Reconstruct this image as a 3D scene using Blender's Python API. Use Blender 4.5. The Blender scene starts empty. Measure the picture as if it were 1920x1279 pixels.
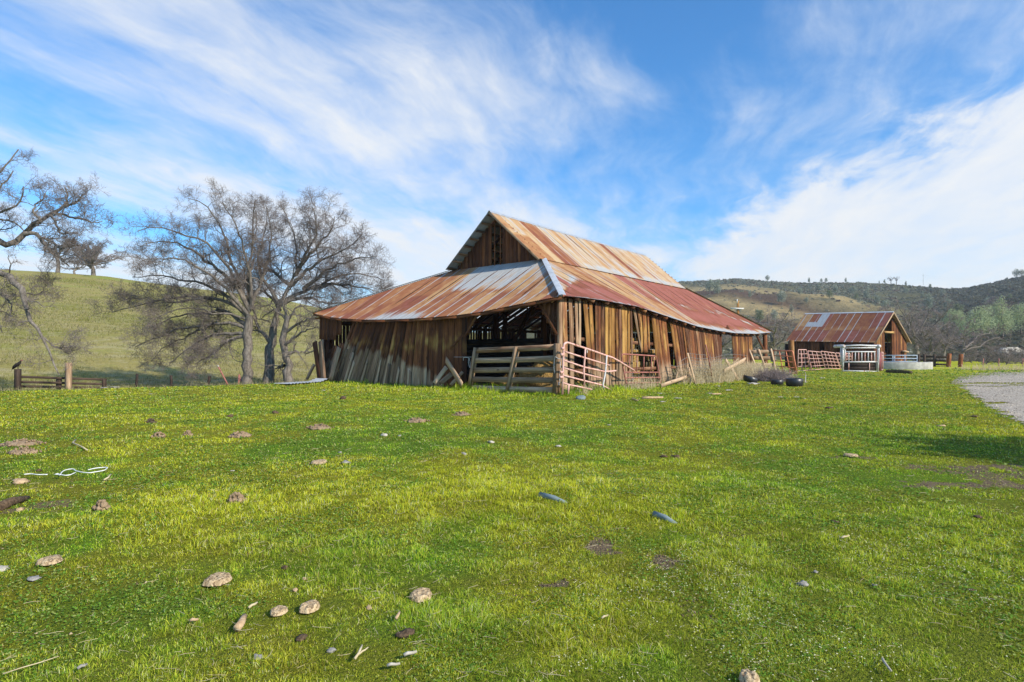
import bpy, math
import numpy as np
from mathutils import Vector

# ------------------------------------------------------------------ camera, world, sun, exposure
sc = bpy.context.scene
COL = sc.collection
CAM_H = 1.4
FPX = 1100.0                       # focal length in pixels of the 1920 px wide photograph
PITCH = math.atan(20.0 / FPX)
cam_data = bpy.data.cameras.new("camera")
cam_data.sensor_width = 36.0
cam_data.lens = 36.0 * FPX / 1920.0
cam_data.clip_start = 0.05
cam_data.clip_end = 6000.0
cam = bpy.data.objects.new("camera", cam_data)
cam.location = (0, 0, CAM_H)
cam.rotation_euler = (math.pi / 2 + PITCH, 0, 0)
COL.objects.link(cam)
sc.camera = cam

SUN_AZ = math.radians(127.0)       # clockwise from +Y
SUN_EL = math.radians(32.0)
SUND = np.array([math.sin(SUN_AZ) * math.cos(SUN_EL), math.cos(SUN_AZ) * math.cos(SUN_EL), math.sin(SUN_EL)])
sun_data = bpy.data.lights.new("sun", 'SUN')
sun_data.energy = 4.2
sun_data.angle = math.radians(0.6)
sun_data.color = (1.0, 0.90, 0.74)
sun = bpy.data.objects.new("sun", sun_data)
sun.rotation_euler = Vector(SUND).to_track_quat('Z', 'Y').to_euler()
COL.objects.link(sun)

sc.view_settings.view_transform = 'Standard'
sc.view_settings.look = 'None'
sc.view_settings.exposure = 0.55
sc.view_settings.gamma = 1.0
sc.view_settings.use_curve_mapping = False


class NT:
    """small helper to wire shader nodes"""
    def __init__(self, tree):
        self.t = tree
        self.n = tree.nodes
        self.l = tree.links
        self.n.clear()

    def add(self, kind, **kw):
        nd = self.n.new(kind)
        for k, v in kw.items():
            setattr(nd, k, v)
        return nd

    def put(self, sock, val):
        if isinstance(val, bpy.types.NodeSocket):
            self.l.new(val, sock)
        elif val is not None:
            if isinstance(val, (tuple, list)) and len(val) == 3 and sock.type == 'RGBA':
                val = (*val, 1.0)
            sock.default_value = val

    def math(self, op, a, b=None, c=None, clamp=False):
        nd = self.add('ShaderNodeMath', operation=op, use_clamp=clamp)
        self.put(nd.inputs[0], a)
        if b is not None:
            self.put(nd.inputs[1], b)
        if c is not None:
            self.put(nd.inputs[2], c)
        return nd.outputs[0]

    def sstep(self, x, lo, hi):
        nd = self.add('ShaderNodeMapRange', interpolation_type='SMOOTHSTEP')
        self.put(nd.inputs[0], x)
        self.put(nd.inputs[1], lo)
        self.put(nd.inputs[2], hi)
        return nd.outputs[0]

    def lin(self, x, lo, hi, a, b):
        nd = self.add('ShaderNodeMapRange')
        for i, v in enumerate((x, lo, hi, a, b)):
            self.put(nd.inputs[i], v)
        return nd.outputs[0]

    def mix(self, f, a, b, blend='MIX'):
        nd = self.add('ShaderNodeMix', data_type='RGBA', blend_type=blend)
        self.put(nd.inputs[0], f)
        self.put(nd.inputs[6], a)
        self.put(nd.inputs[7], b)
        return nd.outputs[2]

    def ramp(self, f, stops, interp='LINEAR'):
        nd = self.add('ShaderNodeValToRGB')
        cr = nd.color_ramp
        cr.interpolation = interp
        while len(cr.elements) < len(stops):
            cr.elements.new(0.5)
        for e, (p, c) in zip(cr.elements, stops):
            e.position = p
            e.color = (*c, 1) if isinstance(c, (tuple, list)) else (c, c, c, 1)
        self.put(nd.inputs[0], f)
        return nd.outputs[0]

    def comb(self, x, y, z):
        nd = self.add('ShaderNodeCombineXYZ')
        for i, v in enumerate((x, y, z)):
            self.put(nd.inputs[i], v)
        return nd.outputs[0]

    def sep(self, v):
        nd = self.add('ShaderNodeSeparateXYZ')
        self.put(nd.inputs[0], v)
        return nd.outputs

    def noise(self, vec, scale=1.0, detail=4.0, rough=0.55, dist=0.0):
        nd = self.add('ShaderNodeTexNoise')
        self.put(nd.inputs['Vector'], vec)
        nd.inputs['Scale'].default_value = scale
        nd.inputs['Detail'].default_value = detail
        nd.inputs['Roughness'].default_value = rough
        nd.inputs['Distortion'].default_value = dist
        return nd.outputs[0]

    def attr(self, name):
        nd = self.add('ShaderNodeAttribute', attribute_name=name)
        return nd

    def scale3(self, v, s):
        nd = self.add('ShaderNodeVectorMath', operation='MULTIPLY')
        self.put(nd.inputs[0], v)
        nd.inputs[1].default_value = s
        return nd.outputs[0]


# ---- sky: Nishita blue with high cirrus streaks
world = bpy.data.worlds.new("World")
sc.world = world
world.use_nodes = True
w = NT(world.node_tree)
sky = w.add('ShaderNodeTexSky', sky_type='NISHITA')
sky.sun_disc = False
sky.sun_elevation = SUN_EL
sky.sun_rotation = SUN_AZ
sky.altitude = 300
sky.air_density = 1.0
sky.dust_density = 0.6
sky.ozone_density = 2.2
tc = w.add('ShaderNodeTexCoord')
dx, dy, dz = w.sep(tc.outputs['Generated'])
den = w.math('ADD', w.math('MAXIMUM', dz, 0.0), 0.12)
pxn = w.math('DIVIDE', dx, den)
pyn = w.math('DIVIDE', dy, den)
cu = w.math('ADD', w.math('MULTIPLY', pxn, 0.30), w.math('MULTIPLY', pyn, 0.95))
cv = w.math('SUBTRACT', w.math('MULTIPLY', pxn, 0.95), w.math('MULTIPLY', pyn, 0.30))
warp = w.noise(w.comb(w.math('MULTIPLY', cu, 0.9), w.math('MULTIPLY', cv, 0.9), 3.1), 1.0, 3.0, 0.5)
cvw = w.math('ADD', cv, w.math('MULTIPLY', w.math('SUBTRACT', warp, 0.5), 0.55))
nA = w.noise(w.comb(w.math('MULTIPLY', cu, 0.75), w.math('MULTIPLY', cvw, 1.5), 7.7), 1.0, 5.0, 0.5)
nB = w.noise(w.comb(w.math('MULTIPLY', cu, 1.1), w.math('MULTIPLY', cvw, 5.0), 1.3), 1.0, 7.0, 0.6, 0.1)
nC = w.noise(w.comb(w.math('MULTIPLY', cu, 3.2), w.math('MULTIPLY', cvw, 5.0), 9.3), 1.0, 8.0, 0.65, 0.3)
bias = w.ramp(w.lin(cv, -3.0, 3.0, 0.0, 1.0),
              [(0.0, 0.42), (0.08, 0.26), (0.17, 0.50), (0.28, 0.54), (0.36, 0.40), (0.43, 0.32), (0.50, 0.20), (0.565, 0.19), (0.63, 0.26), (0.72, 0.30), (1.0, 0.4)])
far = w.math('MULTIPLY', w.sstep(cu, 1.9, 4.2), 0.22)
topthin = w.math('MULTIPLY', w.sstep(cu, 1.75, 1.1), -0.12)
bank = w.math('SUBTRACT', w.math('ADD', cvw, w.math('MULTIPLY', w.math('SUBTRACT', cu, 2.06), 0.545)), 0.675)
bankm = w.math('MULTIPLY', w.math('MULTIPLY', w.sstep(w.math('ADD', bank, w.math('MULTIPLY', w.math('SUBTRACT', nC, 0.5), 0.9)), -0.22, 0.34), w.sstep(cv, -0.1, 0.3)), 0.36)
cov = w.math('ADD', w.math('ADD', w.math('ADD', w.math('ADD', bias, bankm), -0.50), far), topthin)
den2 = w.math('ADD', w.math('ADD', w.math('MULTIPLY', nA, 1.10), w.math('MULTIPLY', nB, 0.44)), w.math('MULTIPLY', nC, 0.40))
cmask = w.sstep(w.math('ADD', den2, cov), 0.52, 1.12)
skyc = w.mix(1.0, sky.outputs[0], (0.46, 1.12, 1.58), 'MULTIPLY')
cloudc = w.ramp(cmask, [(0.0, (5.6, 6.2, 6.9)), (0.55, (6.0, 6.3, 6.7)), (1.0, (6.4, 6.5, 6.6))])
tot = w.mix(w.math('MULTIPLY', cmask, w.lin(w.math('ADD', w.math('MULTIPLY', nB, .6), w.math('MULTIPLY', nC, .4)), 0.32, 0.62, 0.70, 0.97)), skyc, cloudc)
bg = w.add('ShaderNodeBackground')
w.put(bg.inputs[0], tot)
bg.inputs[1].default_value = 0.10
wo = w.add('ShaderNodeOutputWorld')
w.l.new(bg.outputs[0], wo.inputs[0])

# ------------------------------------------------------------------ geometry helpers
R = np.random.RandomState(7)
_cp, _sp = math.cos(PITCH), math.sin(PITCH)
FWD = np.array([0, _cp, _sp])
UPV = np.array([0, -_sp, _cp])
EYE = np.array([0, 0, CAM_H])


def ray(px, py):
    return np.array([1.0, 0, 0]) * ((px - 960) / FPX) + FWD - UPV * ((py - 639.5) / FPX)


def atY(px, py, Y):
    d = ray(px, py)
    return EYE + d * (Y / d[1])


def onplane(px, py, P, n):
    d = ray(px, py)
    return EYE + d * (np.dot(np.asarray(P) - EYE, n) / np.dot(d, n))


def norm(v):
    v = np.asarray(v, float)
    return v / (np.linalg.norm(v, axis=-1, keepdims=True) + 1e-12)


def sm(x, lo, hi):
    t = np.clip((np.asarray(x, float) - lo) / (hi - lo), 0, 1)
    return t * t * (3 - 2 * t)


def _hash(ix, iy, seed):
    h = (ix.astype(np.int64) * 374761393 + iy.astype(np.int64) * 668265263 + seed * 974634777) & 0xFFFFFFFF
    h = ((h ^ (h >> 13)) * 1274126177) & 0xFFFFFFFF
    h = h ^ (h >> 16)
    return (h & 0xFFFFFF) / float(0xFFFFFF)


def vnoise(x, y, seed=0):
    x = np.asarray(x, float)
    y = np.asarray(y, float)
    ca_, sa_ = math.cos(0.6 + seed * 1.7), math.sin(0.6 + seed * 1.7)
    x, y = x * ca_ - y * sa_ + seed * .37, x * sa_ + y * ca_ + seed * .73
    ix, iy = np.floor(x).astype(np.int64), np.floor(y).astype(np.int64)
    fx, fy = x - ix, y - iy
    fx = fx * fx * (3 - 2 * fx)
    fy = fy * fy * (3 - 2 * fy)
    a = _hash(ix, iy, seed)
    b = _hash(ix + 1, iy, seed)
    c = _hash(ix, iy + 1, seed)
    d = _hash(ix + 1, iy + 1, seed)
    return (a * (1 - fx) + b * fx) * (1 - fy) + (c * (1 - fx) + d * fx) * fy


def fbm(x, y, seed=0, oct=4, g=0.5):
    s, a, tot = 0.0, 1.0, 0.0
    for o in range(oct):
        s = s + a * vnoise(np.asarray(x) * 2 ** o, np.asarray(y) * 2 ** o, seed + 17 * o)
        tot += a
        a *= g
    return s / tot


def pts_tube(P, Rr, S):
    """P (B,K,3), Rr (B,K): ring vertices and quads of B tubes"""
    B, K, _ = P.shape
    T = np.empty_like(P)
    T[:, 1:-1] = P[:, 2:] - P[:, :-2]
    T[:, 0] = P[:, 1] - P[:, 0]
    T[:, -1] = P[:, -1] - P[:, -2]
    T = norm(T)
    ref = np.where(np.abs(T[:, :1, 2:3]) > 0.9, np.array([[[1.0, 0, 0]]]), np.array([[[0, 0, 1.0]]]))
    ref = np.broadcast_to(ref, T.shape)
    A = norm(np.cross(T, ref))
    Bn = np.cross(T, A)
    ang = np.arange(S) * 2 * math.pi / S
    V = P[:, :, None, :] + Rr[:, :, None, None] * (A[:, :, None, :] * np.cos(ang)[None, None, :, None] + Bn[:, :, None, :] * np.sin(ang)[None, None, :, None])
    idx = np.arange(B * K * S).reshape(B, K, S)
    i0 = idx[:, :-1, :]
    i1 = idx[:, 1:, :]
    F = np.stack([i0, np.roll(i0, -1, 2), np.roll(i1, -1, 2), i1], -1).reshape(-1, 4)
    return V.reshape(-1, 3), F


class MB:
    """collects shapes; build() links them as ONE mesh object. Per-vertex a, b, c and uv feed the materials."""
    def __init__(self):
        self.V, self.F, self.A, self.U, self.C = [], [], [], [], []
        self.n = 0

    def raw(self, V, F, a=0.0, b=0.0, c=0.0, uv=None, col=None):
        V = np.asarray(V, float).reshape(-1, 3)
        n = len(V)
        at = np.empty((n, 3))
        at[:, 0] = a
        at[:, 1] = b
        at[:, 2] = c
        self.V.append(V)
        self.A.append(at)
        self.U.append(np.zeros((n, 2)) if uv is None else np.asarray(uv, float))
        if col is not None:
            self.C.append(np.asarray(col, float))
        if isinstance(F, np.ndarray):
            self.F.append(F + self.n)
        else:
            by = {}
            for f in F:
                by.setdefault(len(f), []).append(f)
            for k in by:
                self.F.append(np.array(by[k]) + self.n)
        self.n += n
        return self

    def tube(self, pts, r, S=8, a=0.0, b=0.0, c=0.0, caps=True):
        P = np.asarray(pts, float)
        K = len(P)
        rr = np.full(K, r) if np.isscalar(r) else np.asarray(r, float)
        V, F = pts_tube(P[None], rr[None], S)
        L = np.concatenate([[0], np.cumsum(np.linalg.norm(P[1:] - P[:-1], axis=1))])
        uv = np.stack([np.tile(np.arange(S) / S * 0.5, K), np.repeat(L, S)], 1)
        self.raw(V, F, a, b, c, uv)
        if caps:
            o = self.n - len(V)
            self.F.append(np.array([[o + i for i in range(S)][::-1]]))
            self.F.append(np.array([[o + (K - 1) * S + i for i in range(S)]]))
        return self

    def bar(self, p0, p1, wdir, w0, t, w1=None, a=None, b=0.0, c=0.0, seg=1, bow=None, jag=0.0):
        """a board from p0 to p1, w0..w1 wide along wdir, t thick across it"""
        p0, p1 = np.asarray(p0, float), np.asarray(p1, float)
        w1 = w0 if w1 is None else w1
        ax = norm(p1 - p0)
        wd = norm(np.asarray(wdir, float) - ax * np.dot(wdir, ax))
        td = np.cross(ax, wd)
        K = seg + 1
        ts = np.linspace(0, 1, K)
        Lg = np.linalg.norm(p1 - p0)
        V = []
        uv = []
        j = R.uniform(-jag, jag, 4) if jag else np.zeros(4)
        u0 = R.uniform(0, 50)
        for i, q in enumerate(ts):
            ce = p0 + (p1 - p0) * q
            if bow is not None:
                ce = ce + np.asarray(bow) * math.sin(math.pi * q)
            ww = w0 + (w1 - w0) * q
            for k, (sx, st) in enumerate(((-1, -1), (1, -1), (1, 1), (-1, 1))):
                e = ax * (j[0 if sx < 0 else 1] if i == 0 else (j[2 if sx < 0 else 3] if i == K - 1 else 0))
                V.append(ce + wd * sx * ww / 2 + td * st * t / 2 + e)
                uv.append((u0 + sx * ww / 2 + (t if k > 1 else 0), q * Lg + u0))
        F = []
        for i in range(K - 1):
            for k in range(4):
                F.append((i * 4 + k, i * 4 + (k + 1) % 4, (i + 1) * 4 + (k + 1) % 4, (i + 1) * 4 + k))
        F.append((3, 2, 1, 0))
        F.append(tuple((K - 1) * 4 + k for k in range(4)))
        a = R.uniform() if a is None else a
        bb = np.repeat(b, 4) if not np.isscalar(b) else b
        cc = np.repeat(c, 4) if not np.isscalar(c) else c
        return self.raw(np.array(V), F, a, bb, cc, np.array(uv))

    def blob(self, ce, rad, amp=0.2, n=10, m=7, seed=None, a=0.0, b=0.0, c=0.0, flat=None, rot=0.0):
        """a lumpy closed ellipsoid"""
        s = R.randint(1000) if seed is None else seed
        th = np.linspace(0, math.pi, m)
        ph = np.arange(n) * 2 * math.pi / n
        V = []
        for i, t in enumerate(th):
            for p in ph:
                d = np.array([math.sin(t) * math.cos(p), math.sin(t) * math.sin(p), math.cos(t)])
                k = 1 + amp * (2 * float(vnoise(d[0] * 1.7 + 9 + d[2] * 2, d[1] * 1.7 + 5 - d[2], s)) - 1) + amp * .5 * (2 * float(vnoise(d[0] * 4 + 3 + d[2] * 3, d[1] * 4, s + 5)) - 1)
                q = d * k
                if flat is not None and q[2] < flat:
                    q[2] = flat
                V.append(q)
        V = np.array(V) * np.asarray(rad)
        cr, sr = math.cos(rot), math.sin(rot)
        V = np.stack([V[:, 0] * cr - V[:, 1] * sr, V[:, 0] * sr + V[:, 1] * cr, V[:, 2]], 1) + np.asarray(ce)
        F = [(i * n + k, (i + 1) * n + k, (i + 1) * n + (k + 1) % n, i * n + (k + 1) % n) for i in range(m - 1) for k in range(n)]
        return self.raw(V, F, a, b, c, V[:, :2])

    def build(self, name, mat, parent=None, origin=None, smooth=False):
        V = np.concatenate(self.V)
        if origin is None and parent is not None:
            r = parent
            while r.parent:
                r = r.parent
            origin = np.array(r.location)
        if origin is not None:
            V = V - np.asarray(origin)
        me = bpy.data.meshes.new(name)
        me.vertices.add(len(V))
        me.vertices.foreach_set("co", V.astype(np.float32).ravel())
        tot = np.concatenate([np.full(len(f), f.shape[1]) for f in self.F])
        loops = np.concatenate([f.ravel() for f in self.F]).astype(np.int32)
        me.loops.add(len(loops))
        me.loops.foreach_set("vertex_index", loops)
        me.polygons.add(len(tot))
        st = np.concatenate([[0], np.cumsum(tot)[:-1]]).astype(np.int32)
        me.polygons.foreach_set("loop_start", st)
        me.polygons.foreach_set("loop_total", tot.astype(np.int32))
        if smooth:
            me.polygons.foreach_set("use_smooth", np.ones(len(tot), dtype=bool))
        A = np.concatenate(self.A)
        for k, nm in enumerate("abc"):
            if np.any(A[:, k] != 0):
                at = me.attributes.new(nm, 'FLOAT', 'POINT')
                at.data.foreach_set("value", A[:, k].astype(np.float32))
        if self.C:
            Cc = np.concatenate(self.C)
            at = me.attributes.new("col", 'FLOAT_COLOR', 'POINT')
            at.data.foreach_set("color", np.concatenate([Cc, np.ones((len(Cc), 1))], 1).astype(np.float32).ravel())
        U = np.concatenate(self.U)
        if np.any(U != 0):
            uvl = me.uv_layers.new(name="uv")
            uvl.data.foreach_set("uv", U[loops].astype(np.float32).ravel())
        me.update(calc_edges=True)
        me.validate()
        if mat is not None:
            me.materials.append(mat)
        o = bpy.data.objects.new(name, me)
        COL.objects.link(o)
        if parent is not None:
            o.parent = parent
        elif origin is not None:
            o.location = origin
        return o


def tag(o, label=None, cat=None, group=None, kind=None):
    if label:
        o["label"] = label
    if cat:
        o["category"] = cat
    if group:
        o["group"] = group
    if kind:
        o["kind"] = kind
    return o


def thing(name, label, cat, loc=(0, 0, 0), group=None):
    o = bpy.data.objects.new(name, None)
    o.empty_display_size = 0.3
    o.location = loc
    COL.objects.link(o)
    return tag(o, label, cat, group)


def dup(root, loc, rz=0.0, scale=1.0, label=None, group=None):
    r = root.copy()
    COL.objects.link(r)
    r.location = loc
    r.rotation_euler = (0, 0, rz)
    r.scale = (scale, scale, scale) if np.isscalar(scale) else scale
    if label:
        r["label"] = label
    if group:
        r["group"] = group
    for ch in list(root.children):
        c = ch.copy()
        COL.objects.link(c)
        c.parent = r
        for g in ch.children:
            d = g.copy()
            COL.objects.link(d)
            d.parent = c
    return r


# ------------------------------------------------------------------ materials
def mat(name):
    m = bpy.data.materials.new(name)
    m.use_nodes = True
    t = NT(m.node_tree)
    bs = t.add('ShaderNodeBsdfPrincipled')
    out = t.add('ShaderNodeOutputMaterial')
    t.l.new(bs.outputs[0], out.inputs[0])
    bs.inputs['Roughness'].default_value = 0.85
    bs.inputs['Specular IOR Level'].default_value = 0.25
    return m, t, bs, out


def bump(t, bs, h, strength=0.4, dist=0.02):
    b = t.add('ShaderNodeBump')
    b.inputs['Strength'].default_value = strength
    b.inputs['Distance'].default_value = dist
    t.put(b.inputs['Height'], h)
    t.l.new(b.outputs[0], bs.inputs['Normal'])


def plain(name, c0, c1, scale=8.0, rough=0.8, metal=0.0, bmp=0.25, spots=None, stretch=(1, 1, 1), spec=0.3):
    """mottled surface between two colours; spots = (colour, low, high, scale) adds worn or rusty patches"""
    m, t, bs, o = mat(name)
    co = t.scale3(t.add('ShaderNodeTexCoord').outputs['Object'], stretch)
    n = t.noise(co, scale, 6, 0.6)
    c = t.mix(t.sstep(n, 0.3, 0.7), c0, c1)
    if spots:
        n2 = t.noise(co, spots[3], 5, 0.65)
        c = t.mix(t.sstep(n2, spots[1], spots[2]), c, spots[0])
    t.put(bs.inputs['Base Color'], c)
    bs.inputs['Roughness'].default_value = rough
    bs.inputs['Metallic'].default_value = metal
    bs.inputs['Specular IOR Level'].default_value = spec
    if bmp:
        bump(t, bs, n, bmp, 0.02)
    return m


def make_wood(name, brown, gold, grey):
    m, t, bs, o = mat(name)
    uv = t.add('ShaderNodeUVMap', uv_map="uv").outputs[0]
    a = t.attr("a").outputs['Fac']
    b = t.attr("b").outputs['Fac']
    c = t.attr("c").outputs['Fac']
    u, v, _ = t.sep(uv)
    g1 = t.noise(t.comb(t.math('MULTIPLY', u, 16), t.math('MULTIPLY', v, 0.7), t.math('MULTIPLY', a, 40)), 1, 6, 0.6, 0.4)
    g2 = t.noise(t.comb(t.math('MULTIPLY', u, 70), t.math('MULTIPLY', v, 2.2), t.math('MULTIPLY', a, 17)), 1, 4, 0.6)
    g3 = t.noise(t.comb(t.math('MULTIPLY', u, 3), t.math('MULTIPLY', v, 1.1), a), 1, 4, 0.6)
    gg = t.math('ADD', t.math('ADD', t.math('MULTIPLY', g1, 0.6), t.math('MULTIPLY', g2, 0.3)), t.math('MULTIPLY', t.math('SUBTRACT', a, 0.5), 0.42))
    gg = t.math('ADD', gg, t.math('MULTIPLY', t.math('SUBTRACT', g3, 0.5), 0.45))
    cb = t.ramp(gg, [(0.18, brown[0]), (0.42, brown[1]), (0.62, brown[2]), (0.8, brown[3])])
    cg = t.ramp(gg, [(0.2, gold[0]), (0.45, gold[1]), (0.7, gold[2])])
    cw = t.ramp(gg, [(0.15, grey[0]), (0.45, grey[1]), (0.75, grey[2])])
    cf = t.sstep(t.math('ADD', c, t.math('MULTIPLY', t.math('SUBTRACT', g3, 0.5), 0.9)), 0.25, 0.75)
    bf = t.sstep(t.math('ADD', b, t.math('MULTIPLY', t.math('SUBTRACT', g1, 0.5), 0.8)), 0.3, 0.7)
    col = t.mix(cf, cb, cg)
    col = t.mix(bf, col, cw)
    kn = t.add('ShaderNodeTexVoronoi')
    t.put(kn.inputs['Vector'], t.comb(t.math('MULTIPLY', u, 4.5), t.math('MULTIPLY', v, 1.6), t.math('MULTIPLY', a, 9)))
    kn.inputs['Scale'].default_value = 1.0
    kf = t.math('MULTIPLY', t.sstep(kn.outputs['Distance'], 0.14, 0.09), 0.75)
    col = t.mix(kf, col, (0.03, 0.014, 0.008))
    t.put(bs.inputs['Base Color'], col)
    bs.inputs['Roughness'].default_value = 0.85
    bump(t, bs, t.math('ADD', g1, t.math('MULTIPLY', g2, 0.5)), 0.5, 0.012)
    return m


def make_roof(name, reddish=0.0):
    m, t, bs, o = mat(name)
    uv = t.add('ShaderNodeUVMap', uv_map="uv").outputs[0]
    a = t.attr("a").outputs['Fac']
    b = t.attr("b").outputs['Fac']
    c = t.attr("c").outputs['Fac']
    u, v, _ = t.sep(uv)
    c40 = t.math('MULTIPLY', c, 40)
    s1 = t.noise(t.comb(t.math('MULTIPLY', u, 5), t.math('MULTIPLY', v, 0.42), c40), 1, 6, 0.62, 0.5)
    s2 = t.noise(t.comb(t.math('MULTIPLY', u, 14), t.math('MULTIPLY', v, 1.1), 3.0), 1, 6, 0.65)
    s3 = t.noise(t.comb(t.math('MULTIPLY', u, 2.2), t.math('MULTIPLY', v, 1.8), 8.0), 1, 6, 0.65)
    gv = t.math('ADD', a, t.math('MULTIPLY', t.math('SUBTRACT', s1, 0.5), 1.15))
    gv = t.math('ADD', gv, t.math('MULTIPLY', t.math('SUBTRACT', s2, 0.5), 0.55))
    gm = t.sstep(gv, 0.36, 0.74)
    hu = t.math('ADD', b, t.math('MULTIPLY', t.math('SUBTRACT', s3, 0.5), 0.75))
    hu = t.math('ADD', hu, t.math('MULTIPLY', t.math('SUBTRACT', s2, 0.5), 0.5))
    rust = t.ramp(hu, [(0.0, (0.47, 0.345, 0.205)), (0.25, (0.40, 0.23, 0.105)), (0.50, (0.28, 0.115, 0.052)), (0.72, (0.20, 0.066, 0.040)), (0.97, (0.29, 0.105, 0.082))])
    galv = t.ramp(s2, [(0.25, (0.31, 0.31, 0.295)), (0.6, (0.49, 0.505, 0.51))])
    col = t.mix(gm, rust, galv)
    t.put(bs.inputs['Base Color'], col)
    t.put(bs.inputs['Roughness'], t.lin(gm, 0, 1, 0.85, 0.5))
    t.put(bs.inputs['Metallic'], t.math('MULTIPLY', gm, 0.25))
    bump(t, bs, s2, 0.15, 0.01)
    return m


BROWN = [(0.028, 0.011, 0.006), (0.105, 0.036, 0.015), (0.24, 0.086, 0.031), (0.42, 0.205, 0.075)]
GOLD = [(0.085, 0.038, 0.013), (0.26, 0.125, 0.034), (0.52, 0.31, 0.095)]
GREY = [(0.085, 0.054, 0.033), (0.29, 0.190, 0.117), (0.66, 0.485, 0.325)]
M_WOOD = make_wood("barn_wood", BROWN, GOLD, GREY)
M_ROOF = make_roof("rusty_corrugated_iron")
M_GALV = plain("galvanised_sheet", (0.42, 0.45, 0.48), (0.58, 0.61, 0.64), 6, 0.5, 0.25, 0.1, ((0.40, 0.22, 0.10), 0.60, 0.75, 3.0))
M_BARK = plain("oak_bark", (0.085, 0.072, 0.06), (0.24, 0.21, 0.18), 5, 0.9, 0, 0.9, stretch=(2, 2, 0.5))
M_TWIG = plain("oak_twigs", (0.155, 0.125, 0.112), (0.235, 0.20, 0.185), 1.0, 0.9, 0, 0)
M_TWIGP = plain("pale_twigs", (0.17, 0.135, 0.13), (0.29, 0.24, 0.235), 0.5, 0.9, 0, 0)
M_PINK = plain("faded_pink_paint", (0.60, 0.32, 0.27), (0.72, 0.47, 0.42), 5, 0.6, 0, 0.1, ((0.26, 0.085, 0.045), 0.56, 0.66, 7.0))
M_RED = plain("rusty_red_paint", (0.60, 0.19, 0.10), (0.72, 0.27, 0.16), 5, 0.65, 0, 0.1, ((0.22, 0.07, 0.04), 0.58, 0.68, 7.0))
M_RPINK = plain("rusty_pink_paint", (0.32, 0.115, 0.09), (0.42, 0.18, 0.15), 5, 0.65, 0, 0.1, ((0.16, 0.06, 0.04), 0.52, 0.64, 6.0))
M_WHITEP = plain("worn_white_paint", (0.50, 0.50, 0.50), (0.66, 0.66, 0.66), 5, 0.55, 0, 0.1, ((0.30, 0.14, 0.09), 0.58, 0.68, 5.0))
M_MAROON = plain("maroon_paint", (0.17, 0.045, 0.055), (0.24, 0.07, 0.08), 4, 0.6, 0, 0.1)
M_BLUEP = plain("grey_blue_pipe", (0.26, 0.33, 0.42), (0.38, 0.46, 0.54), 4, 0.5, 0.1, 0.1, ((0.25, 0.14, 0.09), 0.62, 0.72, 5.0))
M_CONC = plain("old_concrete", (0.30, 0.29, 0.26), (0.46, 0.45, 0.41), 3, 0.9, 0, 0.4, ((0.60, 0.57, 0.50), 0.58, 0.72, 1.2))
M_RUBBER = plain("black_rubber", (0.012, 0.013, 0.016), (0.03, 0.032, 0.038), 5, 0.4, 0, 0.1, spec=0.6)
M_DARKW = make_wood("dark_and_shaded_wood", [(0.018, 0.013, 0.011), (0.05, 0.034, 0.026), (0.10, 0.068, 0.05), (0.16, 0.12, 0.09)], GOLD, GREY)
M_HAY = plain("hay", (0.20, 0.115, 0.030), (0.40, 0.26, 0.09), 18, 0.9, 0, 1.0, ((0.16, 0.09, 0.03), 0.56, 0.7, 30.0))
M_DUNG = plain("dried_dung", (0.28, 0.19, 0.10), (0.68, 0.52, 0.32), 45, 0.95, 0, 0.8, ((0.13, 0.08, 0.045), 0.52, 0.62, 70.0))
M_DUNGD = plain("dark_dung", (0.05, 0.032, 0.02), (0.15, 0.10, 0.06), 40, 0.95, 0, 0.8)
M_STONE = plain("grey_stone", (0.17, 0.165, 0.16), (0.36, 0.34, 0.31), 25, 0.9, 0, 0.6)
M_BSTONE = plain("blue_grey_stone", (0.13, 0.17, 0.18), (0.20, 0.25, 0.26), 12, 0.8, 0, 0.4)
M_TAN = plain("tan_wood", (0.34, 0.22, 0.12), (0.56, 0.41, 0.26), 25, 0.9, 0, 0.5)
M_PALE = plain("pale_scrap", (0.32, 0.29, 0.24), (0.52, 0.48, 0.42), 15, 0.8, 0, 0.3)
M_DIRT = plain("loose_soil", (0.20, 0.135, 0.08), (0.36, 0.26, 0.165), 20, 0.95, 0, 0.9)
M_DIRTD = plain("dark_soil", (0.06, 0.042, 0.028), (0.15, 0.11, 0.075), 20, 0.95, 0, 0.9)
M_STRAW = plain("dry_stalk", (0.40, 0.32, 0.18), (0.62, 0.53, 0.36), 10, 0.9, 0, 0)
M_STRING = plain("white_twine", (0.62, 0.64, 0.64), (0.78, 0.80, 0.80), 20, 0.8, 0, 0)
M_WIRE = plain("old_wire", (0.15, 0.13, 0.12), (0.32, 0.30, 0.28), 6, 0.6, 0.3, 0)
M_FEATHER = plain("dark_feathers", (0.012, 0.010, 0.010), (0.035, 0.028, 0.025), 30, 0.8, 0, 0.2)
M_SKINR = plain("red_bare_head", (0.28, 0.05, 0.035), (0.34, 0.08, 0.05), 30, 0.7, 0, 0)


def colmat(name, transl=0.35, rough=0.7, var=0.0):
    """per-vertex colour with some light let through: leaves, grass blades"""
    m = bpy.data.materials.new(name)
    m.use_nodes = True
    t = NT(m.node_tree)
    c = t.attr("col").outputs['Color']
    d = t.add('ShaderNodeBsdfDiffuse')
    t.put(d.inputs[0], c)
    tr = t.add('ShaderNodeBsdfTranslucent')
    t.put(tr.inputs[0], c)
    mx = t.add('ShaderNodeMixShader')
    mx.inputs[0].default_value = transl
    t.l.new(d.outputs[0], mx.inputs[1])
    t.l.new(tr.outputs[0], mx.inputs[2])
    out = t.add('ShaderNodeOutputMaterial')
    t.l.new(mx.outputs[0], out.inputs[0])
    return m


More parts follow.
